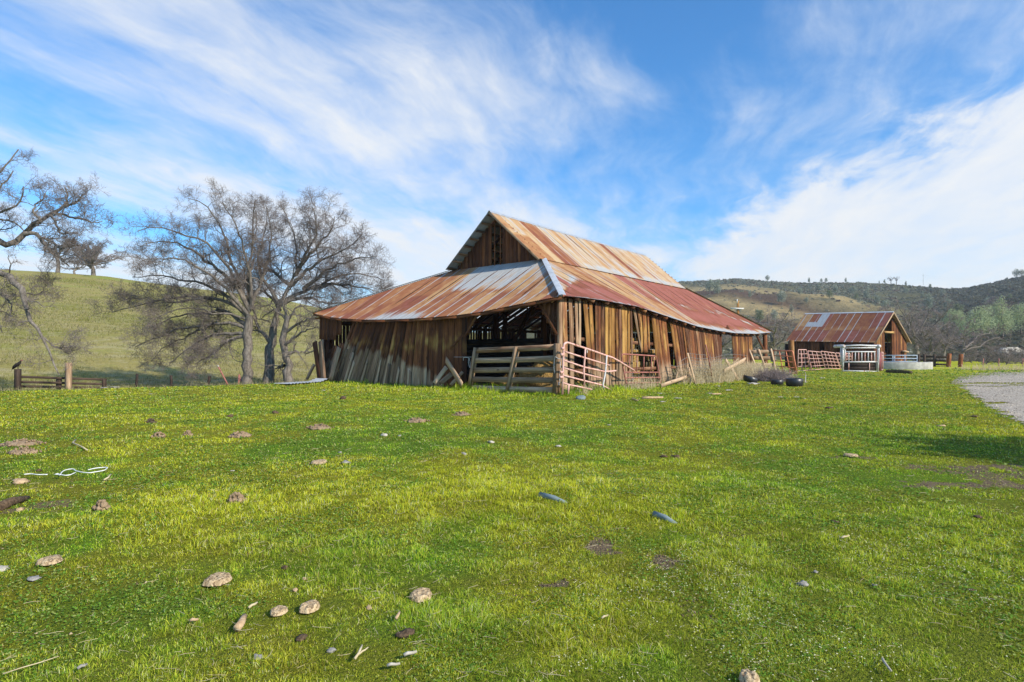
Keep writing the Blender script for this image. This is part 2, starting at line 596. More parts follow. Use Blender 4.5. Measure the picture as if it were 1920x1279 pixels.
M_BLADE = colmat("grass_blades", 0.35)
M_LEAF = colmat("leaves", 0.25)

# ------------------------------------------------------------------ terrain
# barn frame: corner, long direction (s), gable-side direction (a)
BC = np.array([1.575, 19.25, 0.0])
E1 = np.array([0.630, 0.777, 0.0])
E2 = np.array([-0.777, 0.630, 0.0])


def BP(s, a, z):
    return BC + E1 * s + E2 * a + np.array([0, 0, z])


def barn_sa(X, Y):
    dx, dy = X - BC[0], Y - BC[1]
    return dx * E1[0] + dy * E1[1], dx * E2[0] + dy * E2[1]


CRQ = [-600, -250, 0, 100, 200, 260, 359, 421, 524, 593, 700, 900, 1100, 1200, 1270, 1330, 1380, 1430, 1500, 1600, 1660, 1720, 1780, 1805, 1850, 1890, 1920, 1990, 2150, 2500, 2900]
CRP = [455, 480, 505, 510, 518, 527, 540, 547, 561, 576, 600, 625, 585, 545, 529, 527, 523, 527, 531, 530, 532, 537, 543, 542, 534, 525, 519, 505, 490, 470, 480]


def terrain(X, Y):
    X = np.asarray(X, float)
    Y = np.asarray(Y, float)
    r = np.hypot(X, Y)
    th = np.arctan2(X, np.maximum(Y, 1e-6))
    th = np.clip(th, -0.96, 1.04)
    q = 960 + FPX * np.tan(th)
    py = np.interp(q, CRQ, CRP)
    right = sm(q, 850, 1180)
    rc = 160 + right * 290
    foot = 40 + right * 72
    dep = rc * np.cos(th)
    zc = 1.4 + (660 - py) / FPX * dep
    # the flat yard and the drop beyond its left edge
    ed = (X + 17.9) * -0.552 + (Y - 20.5) * 0.834
    low = -1.0 * sm(ed, 0.0, 8.0) * sm(X, -2.0, -8.5)
    z = low + 0.05 * (fbm(X * 0.25, Y * 0.25, 3) - 0.5) * sm(r, 2, 8)
    z = z + 0.10 * np.exp(-(((X - 0.75) / 1.7) ** 2 + ((Y - 5.6) / 0.9) ** 2)) - 0.02
    t = np.clip((r - foot) / (rc - foot), 0, 1)
    S = t ** 1.22
    S = S * (1 - 0.0 * right)
    bumps = (fbm(X * 0.02, Y * 0.02, 11, 4) - 0.5)
    hill = S * (zc - low) + np.sin(math.pi * t) * bumps * (3.0 + 22 * right) * t
    back = np.clip((r - rc) / (rc * 0.8), 0, 1)
    hill = hill - back * (4 + 0.25 * np.abs(zc))
    front = sm(Y, -5, 12)
    return z * front + hill * front


def terr1(X, Y):
    return float(terrain(np.array([X]), np.array([Y]))[0])


def G(px, py):
    """the terrain point seen at a pixel of the photograph"""
    d = ray(px, py)
    t = np.geomspace(1.2, 1500, 900)
    for k in range(3):
        P = EYE + d * t[:, None]
        below = P[:, 2] < terrain(P[:, 0], P[:, 1])
        if not below.any():
            return P[-1]
        i = max(1, int(np.argmax(below)))
        t = np.linspace(t[i - 1], t[i], 30)
    return EYE + d * t[0]


def on_gravel(X, Y):
    """>0 inside the gravel road that curves in from the right"""
    d = np.maximum(Y, 0.1)
    px = 960 + FPX * X / d
    py = 660 + FPX * 1.4 / d
    far = np.interp(px, [1780, 1800, 1830, 1870, 1920, 2000, 2300], [716, 710, 704, 699, 697, 695, 690])
    near = np.interp(px, [1780, 1800, 1822, 1850, 1880, 1920, 2000, 2120, 2300], [716, 722, 738, 762, 776, 794, 828, 900, 1000])
    nn = (fbm(X * 0.9, Y * 0.9, 21, 4) - 0.5) * 16
    return np.where(px > 1780, np.minimum(py - far, near - py + nn), -50.0)


# ground colour: fresh yellow-green, deep green, olive-brown and bare soil patches
G_YEL = np.array([0.390, 0.400, 0.022])
G_GRN = np.array([0.185, 0.315, 0.020])
G_OLV = np.array([0.235, 0.225, 0.028])
G_TAN = np.array([0.31, 0.255, 0.105])
G_DRT = np.array([0.17, 0.125, 0.075])


def px2g(px, py):
    d = FPX * 1.4 / (py - 660.0)
    return (px - 960) / FPX * d, d


PATCH = [(1122, 1018, 0.22, 0.24, .95), (1258, 1046, 0.22, 0.15, .95), (1040, 1085, 0.13, 0.10, .9), (225, 1088, 0.30, 0.07, .5), (1840, 875, 1.0, 0.30, .8), (1830, 905, 0.9, 0.22, .9),
         (1900, 885, 0.8, 0.5, .7), (1120, 1000, 0.2, 0.2, .5), (260, 810, 2.4, 0.7, .35), (100, 905, 0.5, 0.3, .4), (15, 950, 0.6, 0.35, .7), (1595, 853, 0.35, 0.15, .7),
         (1365, 1000, 0.35, 0.14, .5), (600, 866, 0.3, 0.1, .5), (1430, 735, 3.5, 1.2, .35), (1240, 752, 2.0, 0.6, .35), (440, 925, 0.3, 0.08, .5)]
LUSH = [(1010, 930, 1.5, 1.1, 1.0), (480, 950, 1.6, 1.2, .7), (600, 1050, 1.2, .6, .5), (1180, 935, 1.2, 0.8, .7), (1610, 800, 2.6, 1.1, .8), (1850, 1010, 0.9, 0.4, .6), (950, 1150, 0.8, .5, .7), (880, 733, 5.0, 1.2, .9), (1140, 735, 2.0, 1.0, .8)]


def ground_mix(X, Y):
    """(colour n x 3, bare 0..1, lush 0..1)"""
    n1 = fbm(X * 0.33 + 5, Y * 0.33, 31, 5, 0.55)
    n2 = fbm(X * 1.7, Y * 1.7, 47, 4, 0.6)
    n3 = fbm(X * 0.12, Y * 0.12, 59, 4)
    n5 = fbm(X * 5.5, Y * 5.5, 83, 4, .6)
    bare = np.zeros_like(X)
    for (px, py, sx, sy, k) in PATCH:
        gx, gy = px2g(px, py)
        q = ((X - gx) / sx) ** 2 + ((Y - gy) / sy) ** 2
        bare = np.maximum(bare, k * np.clip(1.5 * (1.0 - q) - (n2 - 0.5) * 1.6 - (n5 - 0.5) * 6.5, 0, 1))
    bare = np.maximum(bare, 0.45 * sm(fbm(X * 1.6, Y * 1.6, 71, 4, .6), 0.70, 0.80))
    lush = np.zeros_like(X)
    for (px, py, sx, sy, k) in LUSH:
        gx, gy = px2g(px, py)
        lush = np.maximum(lush, k * np.exp(-((X - gx) / sx) ** 2 - ((Y - gy) / sy) ** 2))
    lush = np.clip(lush + (n1 - 0.5) * 1.0, 0, 1)
    u = (px_of(X, Y) - 960) / 900
    rightdull = sm(u, 0.05, 0.6) * sm(Y, 12.0, 3.0)
    olive = sm(n3 + (n2 - .5) * 0.5 + 0.12 * rightdull, 0.47, 0.68) * (1 - lush * 0.8)
    yel = sm(n1 * 0.6 + n2 * 0.5, 0.42, 0.64)
    yel = np.clip(yel + 0.5 * sm(Y, 8, 20), 0, 1)
    yel = yel * (1 - 0.75 * rightdull * (1 - lush * .6))
    col = G_GRN + (G_YEL - G_GRN) * yel[:, None]
    col = col + (G_OLV - col) * (0.50 * olive)[:, None]
    return col, bare, lush


def px_of(X, Y):
    return 960 + FPX * X / np.maximum(Y, 0.3)


def ground_material():
    m, t, bs, o = mat("meadow_ground")
    c = t.attr("col").outputs['Color']
    a = t.attr("a").outputs['Fac']       # 1 = turf, 0 = bare soil
    pos = t.add('ShaderNodeNewGeometry').outputs['Position']
    n1 = t.noise(pos, 9.0, 6, 0.7)
    n2 = t.noise(pos, 1.3, 6, 0.65)
    n3 = t.noise(pos, 38.0, 3, 0.7)
    br = t.math('ADD', 0.5, t.math('ADD', t.math('MULTIPLY', n1, 0.55), t.math('MULTIPLY', n3, 0.45)))
    c2 = t.mix(1.0, c, t.comb(br, br, br), 'MULTIPLY')
    dry = t.math('MULTIPLY', t.sstep(n2, 0.55, 0.75), 0.45)
    c2 = t.mix(dry, c2, (0.24, 0.215, 0.06))
    soil = t.mix(n1, (0.075, 0.052, 0.033), (0.30, 0.225, 0.145))
    c2 = t.mix(t.sstep(t.math('ADD', a, t.math('MULTIPLY', t.math('SUBTRACT', n1, 0.5), 0.7)), 0.25, 0.6), soil, c2)
    t.put(bs.inputs['Base Color'], c2)
    bs.inputs['Roughness'].default_value = 0.95
    bs.inputs['Specular IOR Level'].default_value = 0.1
    bump(t, bs, t.math('ADD', t.math('ADD', n1, n3), t.math('MULTIPLY', n2, 0.6)), 1.0, 0.05)
    return m


def hill_material():
    m, t, bs, o = mat("dry_hill_grass")
    pos = t.add('ShaderNodeNewGeometry').outputs['Position']
    st = t.scale3(pos, (0.06, 0.06, 0.35))
    n0 = t.noise(t.scale3(pos, (0.02, 0.02, 0.06)), 1, 5, 0.6)
    n1 = t.noise(st, 1.0, 6, 0.65)
    n2 = t.noise(t.scale3(pos, (0.5, 0.5, 1.8)), 1, 6, 0.7)
    n3 = t.noise(pos, 5.0, 4, 0.7)
    f = t.math('ADD', t.math('MULTIPLY', n1, 0.7), t.math('MULTIPLY', n0, 0.5))
    c = t.ramp(f, [(0.40, (0.195, 0.208, 0.033)), (0.52, (0.25, 0.238, 0.053)), (0.62, (0.33, 0.28, 0.095)), (0.78, (0.235, 0.295, 0.039))])
    z = t.sep(pos)[2]
    pale = t.math('MULTIPLY', t.sstep(n2, 0.45, 0.66), t.lin(z, 0.0, 14.0, 0.85, 0.12))
    c = t.mix(pale, c, (0.42, 0.37, 0.20))
    dk = t.math('MULTIPLY', t.sstep(n3, 0.35, 0.65), 0.65)
    c = t.mix(dk, c, t.mix(1.0, c, (0.5, 0.5, 0.5), 'MULTIPLY'))
    t.put(bs.inputs['Base Color'], c)
    bs.inputs['Roughness'].default_value = 0.95
    bs.inputs['Specular IOR Level'].default_value = 0.1
    bump(t, bs, t.math('ADD', n2, n3), 0.6, 0.10)
    return m


def brush_material():
    m, t, bs, o = mat("brushy_hillside")
    c = t.attr("col").outputs['Color']
    pos = t.add('ShaderNodeNewGeometry').outputs['Position']
    n1 = t.noise(pos, 0.22, 6, 0.7)
    n2 = t.noise(pos, 0.9, 4, 0.7)
    br = t.math('ADD', 0.35, t.math('ADD', t.math('MULTIPLY', n1, 0.8), t.math('MULTIPLY', n2, 0.5)))
    c2 = t.mix(1.0, c, t.comb(br, br, br), 'MULTIPLY')
    t.put(bs.inputs['Base Color'], c2)
    bs.inputs['Roughness'].default_value = 0.95
    bs.inputs['Specular IOR Level'].default_value = 0.05
    bump(t, bs, n1, 1.0, 2.0)
    return m


def hill_tq(X, Y):
    r = np.hypot(X, Y)
    th = np.arctan2(X, np.maximum(Y, 1e-6))
    q = 960 + FPX * np.tan(np.clip(th, -1.3, 1.3))
    return np.clip((r - 112) / (450 - 112), 0, 1), q


def brush_col(X, Y):
    """soil under the brush: dark scrub, tan grassy benches, dark rock bands along the slope"""
    t, q = hill_tq(X, Y)
    n = fbm(X * 0.03, Y * 0.03, 91, 5, 0.6)
    n2 = fbm(X * 0.011, Y * 0.011, 93, 4)
    base = np.array([0.075, 0.078, 0.045]) + n[:, None] * np.array([0.08, 0.07, 0.03])
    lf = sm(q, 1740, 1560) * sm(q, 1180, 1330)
    # two tan benches dropping to the right, a dark rock face under each
    for (t0, sl, wd, kk) in ((0.72, -0.30, 0.10, 1.0), (0.44, -0.16, 0.045, .9), (0.30, -0.1, 0.03, .7)):
        ce = t0 + sl * (q - 1400) / 300.0 + (n - .5) * 0.12
        tan = np.exp(-((t - ce) / wd) ** 2) * lf * kk * sm(n2 + (n - .5) * .9, 0.22, 0.42)
        rock = np.exp(-((t - ce + wd * 1.9) / (wd * 1.0)) ** 2) * lf
        base = base + (np.array([0.080, 0.050, 0.038]) - base) * np.clip(rock, 0, 1)[:, None]
        base = base + (np.array([0.36, 0.275, 0.135]) - base) * np.clip(tan, 0, 1)[:, None]
    rockm = sum(np.exp(-((t - (t0 + sl * (q - 1400) / 300.0 + (n - .5) * 0.12) + wd * 1.9) / wd) ** 2) for (t0, sl, wd) in ((0.72, -0.30, 0.10), (0.44, -0.16, 0.045), (0.30, -0.1, 0.03))) * lf
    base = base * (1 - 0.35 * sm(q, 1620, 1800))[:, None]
    return base, t, q, np.clip(rockm, 0, 1)


def fan(th, rr, mb, kind):
    T, RR = np.meshgrid(th, rr, indexing='ij')
    X, Y = RR * np.sin(T), RR * np.cos(T)
    Z = terrain(X.ravel(), Y.ravel())
    V = np.stack([X.ravel(), Y.ravel(), Z], 1)
    n, k = X.shape
    idx = np.arange(n * k).reshape(n, k)
    F = np.stack([idx[:-1, :-1], idx[:-1, 1:], idx[1:, 1:], idx[1:, :-1]], -1).reshape(-1, 4)[:, ::-1]
    if kind == 'near':
        col, bare, lush = ground_mix(X.ravel(), Y.ravel())
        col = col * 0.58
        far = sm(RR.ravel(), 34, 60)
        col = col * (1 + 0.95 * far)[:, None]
        ed = (X.ravel() + 17.9) * -0.552 + (Y.ravel() - 20.5) * 0.834
        dryf = sm(ed, 1.0, 9.0) * sm(X.ravel(), -2, -8)
        col = col + (np.array([0.17, 0.155, 0.05]) - col) * dryf[:, None]
        s, a = barn_sa(X.ravel(), Y.ravel())
        inb = (s > 0.3) & (a > 0.3) & (s < 23.5) & (a < 13.5)
        bare = np.where(inb, 1.0, bare * (1 - dryf))
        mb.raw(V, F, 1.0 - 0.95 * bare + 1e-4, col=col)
    elif kind == 'brush':
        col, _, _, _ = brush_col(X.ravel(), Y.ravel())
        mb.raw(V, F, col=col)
    else:
        mb.raw(V, F)


DEG = math.pi / 180
R1 = 40.0
rr_near = np.concatenate([[0.02], np.geomspace(0.6, R1, 260)])
g = MB()
fan(np.linspace(-180, 180, 761) * DEG, rr_near, g, 'near')
tag(g.build("ground", ground_material(), smooth=True), kind="structure")

SPLIT = 0.6
g = MB()
fan(np.linspace(-88, SPLIT, 260) * DEG, np.concatenate([np.geomspace(R1, 165, 120), np.geomspace(170, 520, 16)]), g, 'hill')
tag(g.build("grassy_hill", hill_material(), smooth=True), kind="structure")
rr_far = np.concatenate([np.geomspace(R1, 112, 40), np.geomspace(115, 460, 130), np.geomspace(465, 700, 10)])
rng_t = np.concatenate([np.linspace(SPLIT, 52, 330), np.linspace(53, 88, 30)]) * DEG
g = MB()
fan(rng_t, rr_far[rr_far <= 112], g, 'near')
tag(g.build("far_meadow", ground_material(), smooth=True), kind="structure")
g = MB()
fan(rng_t, np.concatenate([[112.0], rr_far[rr_far > 112]]), g, 'brush')
tag(g.build("brush_hillside", brush_material(), smooth=True), kind="structure")
g = MB()
fan(np.linspace(88, 272, 93) * DEG, np.geomspace(R1, 700, 24), g, 'near')
tag(g.build("far_ground", ground_material(), smooth=True), kind="structure")

# ---- gravel road
gv = MB()
xs = np.arange(7.0, 90.0, 0.14)
cell = []
ys = np.arange(5.0, 46.0, 0.14)
XX, YY = np.meshgrid(xs, ys, indexing='ij')
ins = on_gravel(XX.ravel(), YY.ravel()).reshape(XX.shape)
keep = (ins > 9 * (R.uniform(0, 1, XX.shape) - 0.35) + 8 * (fbm(XX.ravel() * 1.5, YY.ravel() * 1.5, 78, 3).reshape(XX.shape) - .5)) & (ins > -6) & (XX < YY * 1.6 + 6)
keep &= ~((fbm(XX.ravel() * .35, YY.ravel() * .8, 77, 4, .6).reshape(XX.shape) > 0.60) & (ins < 26) & (YY > 14) & (YY < 27))
idx = -np.ones(XX.shape, int)
Vg, Fg = [], []
kk = keep[:-1, :-1]
used = np.zeros(XX.shape, bool)
for ox in (0, 1):
    for oy in (0, 1):
        used[ox:XX.shape[0] - 1 + ox, oy:XX.shape[1] - 1 + oy] |= kk
idx[used] = np.arange(used.sum())
Vx, Vy = XX[used], YY[used]
Vx = Vx + (vnoise(Vx * 9, Vy * 9, 5) - .5) * 0.1
Vz = terrain(Vx, Vy) + 0.012
ii, jj = np.where(kk)
Fg = np.stack([idx[ii, jj], idx[ii + 1, jj], idx[ii + 1, jj + 1], idx[ii, jj + 1]], 1)
gv.raw(np.stack([Vx, Vy, Vz], 1), Fg, uv=np.stack([Vx, Vy], 1))


def gravel_material():
    m, t, bs, o = mat("gravel")
    pos = t.add('ShaderNodeNewGeometry').outputs['Position']
    vo = t.add('ShaderNodeTexVoronoi')
    t.put(vo.inputs['Vector'], pos)
    vo.inputs['Scale'].default_value = 26
    n = t.noise(pos, 0.5, 5, 0.6)
    n2 = t.noise(pos, 12, 5, 0.7)
    c = t.mix(t.sep(vo.outputs['Color'])[0], (0.27, 0.235, 0.19), (0.52, 0.46, 0.385))
    c = t.mix(t.math('MULTIPLY', t.sstep(n, 0.5, 0.68), 0.7), c, (0.56, 0.47, 0.35))
    c = t.mix(t.math('MULTIPLY', n2, 0.35), c, (0.17, 0.15, 0.13))
    t.put(bs.inputs['Base Color'], c)
    bs.inputs['Roughness'].default_value = 0.95
    bump(t, bs, vo.outputs['Distance'], 0.8, 0.02)
    return m


M_GRAVEL = gravel_material()
tag(gv.build("gravel_road", M_GRAVEL), kind="structure")


# loose pebbles on and along the gravel
pn = 9000
pd_ = R.uniform(9, 40, pn)
pxx = R.uniform(1785, 2150, pn)
gx, gy = (pxx - 960) / FPX * pd_, pd_
kp = on_gravel(gx, gy) > R.normal(-2, 4, pn)
gx, gy = gx[kp], gy[kp]
pn = len(gx)
oc = np.array([(1, 0, 0), (-1, 0, 0), (0, 1, 0), (0, -1, 0), (0, 0, 1), (0, 0, -.4)], float)
of = np.array([(0, 2, 4), (2, 1, 4), (1, 3, 4), (3, 0, 4), (2, 0, 5), (1, 2, 5), (3, 1, 5), (0, 3, 5)])
ps = R.uniform(.008, .024, pn) * (1 + gy / 40)
V = np.stack([gx, gy, terrain(gx, gy) + .012], 1)[:, None] + oc[None] * ps[:, None, None] * R.uniform(.6, 1.2, (pn, 6, 1)) * np.array([1, 1, .7])
mb = MB()
mb.raw(V.reshape(-1, 3), (of[None] + np.arange(pn)[:, None, None] * 6).reshape(-1, 3), col=np.repeat(np.array([[.50, .44, .36]]) * R.uniform(.5, 1.4, (pn, 1)), 6, 0))
PEB = mb


# ------------------------------------------------------------------ grass
def blades(mb, X, Y, h, wd, col, lean=0.6, z=None):
    n = len(X)
    yaw = R.uniform(0, 2 * math.pi, n)
    dx, dy = np.cos(yaw), np.sin(yaw)
    ly = R.uniform(0, 2 * math.pi, n)
    lx, lyy = np.cos(ly), np.sin(ly)
    ln = h * np.abs(R.normal(0, lean, n))
    z0 = (terrain(X, Y) if z is None else z) - 0.004
    V = np.empty((n, 5, 3))
    V[:, 0] = np.stack([X - dx * wd / 2, Y - dy * wd / 2, z0], 1)
    V[:, 1] = np.stack([X + dx * wd / 2, Y + dy * wd / 2, z0], 1)
    mx, my, mz = X + lx * ln * .38, Y + lyy * ln * .38, z0 + h * .6
    V[:, 2] = np.stack([mx + dx * wd * .38, my + dy * wd * .38, mz], 1)
    V[:, 3] = np.stack([mx - dx * wd * .38, my - dy * wd * .38, mz], 1)
    V[:, 4] = np.stack([X + lx * ln, Y + lyy * ln, z0 + h * np.clip(1.05 - 0.25 * (ln / (h + 1e-6)) ** 2, 0.45, 1.05)], 1)
    b = np.arange(n) * 5
    Q = np.stack([b, b + 1, b + 2, b + 3], 1)
    T = np.stack([b + 3, b + 2, b + 4], 1)
    C = np.repeat(col[:, None, :], 5, 1)
    C[:, :2] *= 0.7                      # darker at the blade base, lighter at the tip
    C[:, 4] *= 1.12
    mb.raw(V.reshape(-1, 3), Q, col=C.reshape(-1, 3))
    mb.F.append(T + (mb.n - n * 5))


def scatter_grass(N):
    d = np.exp(R.uniform(math.log(1.9), math.log(62), N))
    th = R.uniform(-47, 47, N) * DEG
    wide = np.arange(N) > N * 0.76           # the strips either side of the view
    d = np.where(wide, np.exp(R.uniform(math.log(1.0), math.log(15), N)), d)
    th = np.where(wide, R.uniform(46, 88, N) * np.where(R.uniform(0, 1, N) < .5, -1, 1) * DEG, th)
    r = d
    X, Y = r * np.sin(th), r * np.cos(th)
    # tufts: pull points toward clump centres
    u = X * .8 + Y * .6 + 0.10 * (vnoise(X * 3, Y * 3, 7) - .5)
    v = -X * .6 + Y * .8 + 0.10 * (vnoise(X * 3, Y * 3, 8) - .5)
    iu, iv = np.floor(u / .08).astype(int), np.floor(v / .08).astype(int)
    cu_, cv_ = (iu + _hash(iu, iv, 3)) * .08, (iv + _hash(iu, iv, 4)) * .08
    pull = R.uniform(0, 0.5, N) * (_hash(iu, iv, 5) > .35)
    du, dv = (cu_ - u) * pull, (cv_ - v) * pull
    X = X + du * .8 - dv * .6
    Y = Y + du * .6 + dv * .8
    col, bare, lush = ground_mix(X, Y)
    s, a = barn_sa(X, Y)
    inb = (s > 0.12) & (a > 0.15) & (s < 23.8) & (a < 13.7)
    gr = on_gravel(X, Y)
    ed = (X + 17.9) * -0.552 + (Y - 20.5) * 0.834
    off = (ed > 1.2) & (X < -4)
    keep = (R.uniform(0, 1, N) > bare * 0.74) & ~inb & (gr < R.uniform(-2, 9, N)) & ~off
    X, Y, col, lush, d, bare, s, a = X[keep], Y[keep], col[keep], lush[keep], d[keep], bare[keep], s[keep], a[keep]
    n = len(X)
    near_wall = np.exp(-np.maximum(np.where((a > -0.5) & (a < 13.6), -s, 9), 0) / 0.8) * (s < 0.2) + np.exp(-np.maximum(np.where((s > -0.3) & (s < 9), -a - .2, 9), 0) / 0.9) * (a < 0.2)
    near_wall = np.clip(near_wall, 0, 1)
    cl = fbm(X * 2.6, Y * 2.6, 101, 3)
    c2 = vnoise(X * 9.0, Y * 9.0, 103)
    tuft = sm(c2, 0.25, 0.8)
    h = (0.012 + 0.022 * lush + 0.013 * sm(cl, .3, .7)) * (0.6 + 0.85 * tuft) * R.uniform(0.55, 1.4, n) * (1 - 0.4 * bare)
    h = h * (1 + 5.0 * near_wall) * (1 + 0.25 * sm(d, 6, 22))
    wd = (0.0017 + 0.0017 * R.uniform(0, 1, n) ** 2) * np.maximum(1.0, d / 3.0) ** 0.95
    v = R.normal(0, 1, n)
    fresh = np.array([0.52, 0.56, 0.060])
    dryc = np.array([0.56, 0.47, 0.20])
    brn = np.array([0.20, 0.125, 0.05])
    deep = np.array([0.060, 0.165, 0.014])
    p = R.uniform(0, 1, n)
    k = np.where(p < 0.22, 0.6, 0.0)
    C = col + (fresh - col) * k[:, None]
    C = np.where((p > 0.90)[:, None], dryc, C)
    C = np.where(((p > 0.87) & (p < 0.90))[:, None], brn, C)
    dk = (p > 0.60) & (p < 0.80)
    C = np.where(dk[:, None], C + (deep - C) * 0.65, C)
    C = C + (np.array([0.10, 0.26, 0.014]) - C) * (0.7 * near_wall)[:, None]
    C = C * (1.16 + 0.72 * sm(vnoise(X * 6.0 + 3, Y * 6.0, 105) * .6 + cl * .5, .28, .72))[:, None]
    C = np.clip(C * (1 + 0.20 * v)[:, None], 0.005, 0.75)
    mb = MB()
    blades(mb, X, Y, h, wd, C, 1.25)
    # small round-leaved weeds between the blades
    m = R.uniform(0, 1, n) < 0.30 * sm(vnoise(X * 2.2 + 7, Y * 2.2, 107), .35, .75)
    wx, wy = X[m], Y[m]
    k = len(wx)
    sz = R.uniform(.0028, .0065, k) * np.maximum(1, d[m] / 3.0) ** .9
    c0 = np.stack([wx, wy, terrain(wx, wy) + R.uniform(.004, .024, k)], 1)
    t1 = norm(np.stack([R.normal(0, 1, k), R.normal(0, 1, k), R.normal(0, .35, k)], 1))
    t2 = norm(np.cross(np.stack([R.normal(0, .3, k), R.normal(0, .3, k), np.ones(k)], 1), t1))
    s1 = sz[:, None]
    V = np.stack([c0 - t1 * s1, c0 - t1 * s1 * .3 + t2 * s1 * .8, c0 + t1 * s1 * .7 + t2 * s1 * .55, c0 + t1 * s1, c0 + t1 * s1 * .7 - t2 * s1 * .55, c0 - t1 * s1 * .3 - t2 * s1 * .8], 1)
    wc = np.where((R.uniform(0, 1, k) < .3)[:, None], np.array([.30, .36, .10]), np.array([.13, .25, .035])) * R.uniform(.7, 1.4, (k, 1))
    mb.raw(V.reshape(-1, 3), np.arange(k * 6).reshape(k, 6), col=np.repeat(wc, 6, 0))
    return mb


M_PEB = colmat("pebble_stone", 0.0)
tag(PEB.build("pebbles", M_PEB), kind="stuff")
tag(scatter_grass(1290000).build("grass", M_BLADE), kind="stuff")

# thin dry tufts on the lower slope of the left hill
hn = 150000
hr = np.exp(R.uniform(math.log(26), math.log(150), hn))
ht = R.uniform(-50, -4, hn) * DEG
hx, hy = hr * np.sin(ht), hr * np.cos(ht)
ed = (hx + 17.9) * -0.552 + (hy - 20.5) * 0.834
kp = (ed > 1.0) & (R.uniform(0, 1, hn) < sm(fbm(hx * .12, hy * .35, 141, 4, .6), .36, .6))
hx, hy, hr = hx[kp], hy[kp], hr[kp]
hn = len(hx)
hc = np.where((R.uniform(0, 1, hn) < .5 + .2 * sm(hr, 90, 45))[:, None], np.array([0.42, 0.37, 0.20]), np.array([0.22, 0.23, 0.05])) * R.uniform(.6, 1.2, (hn, 1))
mb = MB()
blades(mb, hx, hy, R.uniform(.06, .20, hn) * (1 + hr / 120), .012 * hr / 26 * R.uniform(.6, 1.4, hn), hc, .9)
tag(mb.build("dry_grass", M_BLADE), kind="stuff")

# tiny white flowers in the short turf on the right
fl = MB()
n = 1500
pxs = R.uniform(1000, 1990, n * 3)
pys = R.uniform(985, 1290, n * 3)
gx, gy = px2g(pxs, pys)
dens = fbm(gx * 1.6, gy * 1.6, 131, 4, .6)
ctr = np.exp(-((pxs - 1290) / 230) ** 2 - ((pys - 1120) / 90) ** 2) + 0.7 * np.exp(-((pxs - 1720) / 260) ** 2 - ((pys - 1080) / 90) ** 2) + .25
kp = R.uniform(0, 1, n * 3) < sm(dens, 0.44, 0.62) * ctr
gx, gy = gx[kp][:n], gy[kp][:n]
gz = terrain(gx, gy) + R.uniform(0.02, 0.045, len(gx))
k = 6
an = np.arange(k) * 2 * math.pi / k
rad = R.uniform(0.0022, 0.0045, len(gx))
V = np.empty((len(gx), k + 1, 3))
V[:, 0] = np.stack([gx, gy, gz + 0.002], 1)
for i in range(k):
    V[:, i + 1] = np.stack([gx + np.cos(an[i]) * rad, gy + np.sin(an[i]) * rad, gz + R.uniform(-.002, .002, len(gx))], 1)
b = np.arange(len(gx))[:, None] * (k + 1)
F = np.concatenate([np.stack([b[:, 0], b[:, 0] + i + 1, b[:, 0] + (i + 1) % k + 1], 1) for i in range(k)])
fl.raw(V.reshape(-1, 3), F, col=np.tile(np.array([[0.80, 0.78, 0.52]]), (len(gx) * (k + 1), 1)))
tag(fl.build("wildflowers", M_BLADE), kind="stuff")

# crumbs of soil in the bare patches
crn = 60000
cd = np.exp(R.uniform(math.log(2.0), math.log(16), crn))
ct = R.uniform(-45, 45, crn) * DEG
gx, gy = cd * np.sin(ct), cd * np.cos(ct)
_, cb_, _ = ground_mix(gx, gy)
kp = R.uniform(0, 1, crn) < cb_ * .9
gx, gy, cd = gx[kp], gy[kp], cd[kp]
crn = len(gx)
ps = R.uniform(.0025, .008, crn) * (1 + cd / 14)
V = np.stack([gx, gy, terrain(gx, gy) + .002], 1)[:, None] + oc[None] * ps[:, None, None] * R.uniform(.5, 1.3, (crn, 6, 1)) * np.array([1, 1, .8])
mb = MB()
mb.raw(V.reshape(-1, 3), (of[None] + np.arange(crn)[:, None, None] * 6).reshape(-1, 3), col=np.repeat(np.where(R.uniform(0, 1, (crn, 1)) < .25, np.array([[.38, .30, .19]]), np.array([[.15, .105, .068]])) * R.uniform(.5, 1.4, (crn, 1)), 6, 0))
tag(mb.build("soil_crumbs", M_PEB), kind="stuff")

# loose straw and dead stalks lying in the turf
stw = MB()
n = 750
d = np.exp(R.uniform(math.log(2.2), math.log(9), n))
th = R.uniform(-45, 45, n) * DEG
X, Y = d * np.sin(th), d * np.cos(th)
L = R.uniform(0.010, 0.045, n) * (1 + 0.5 * (R.uniform(0, 1, n) > .92)) * np.maximum(1, d / 6)
yw = R.uniform(0, 2 * math.pi, n)
t3 = np.linspace(-1, 1, 4)
P = np.empty((n, 4, 3))
bw = R.normal(0, .12, n)
for i, q in enumerate(t3):
    P[:, i, 0] = X + np.cos(yw) * L * q - np.sin(yw) * L * bw * (1 - q * q)
    P[:, i, 1] = Y + np.sin(yw) * L * q + np.cos(yw) * L * bw * (1 - q * q)
    P[:, i, 2] = terrain(P[:, i, 0], P[:, i, 1]) + 0.035 + q * L * R.uniform(-.1, .25, n)
V, F = pts_tube(P, np.full((n, 4), 0.0011) * np.maximum(1, d / 5)[:, None], 3)
stw.raw(V, F)
tag(stw.build("straw_litter", M_STRAW), kind="stuff")

# ------------------------------------------------------------------ the big barn
barn = thing("barn", "large weathered wooden barn with a rusty tin roof and a sagging lean-to all round", "barn", tuple(BC))
NF = -E1          # outward normal of the gable-side (front) wall
NR = -E2          # outward normal of the long right wall


def front_px(px, py, s=0.0):
    p = onplane(px, py, BP(s, 0, 0), E1)
    return np.dot(p - BC, E2), p[2]


def right_px(px, py, a=0.0):
    p = onplane(px, py, BP(0, a, 0), E2)
    return np.dot(p - BC, E1), p[2]


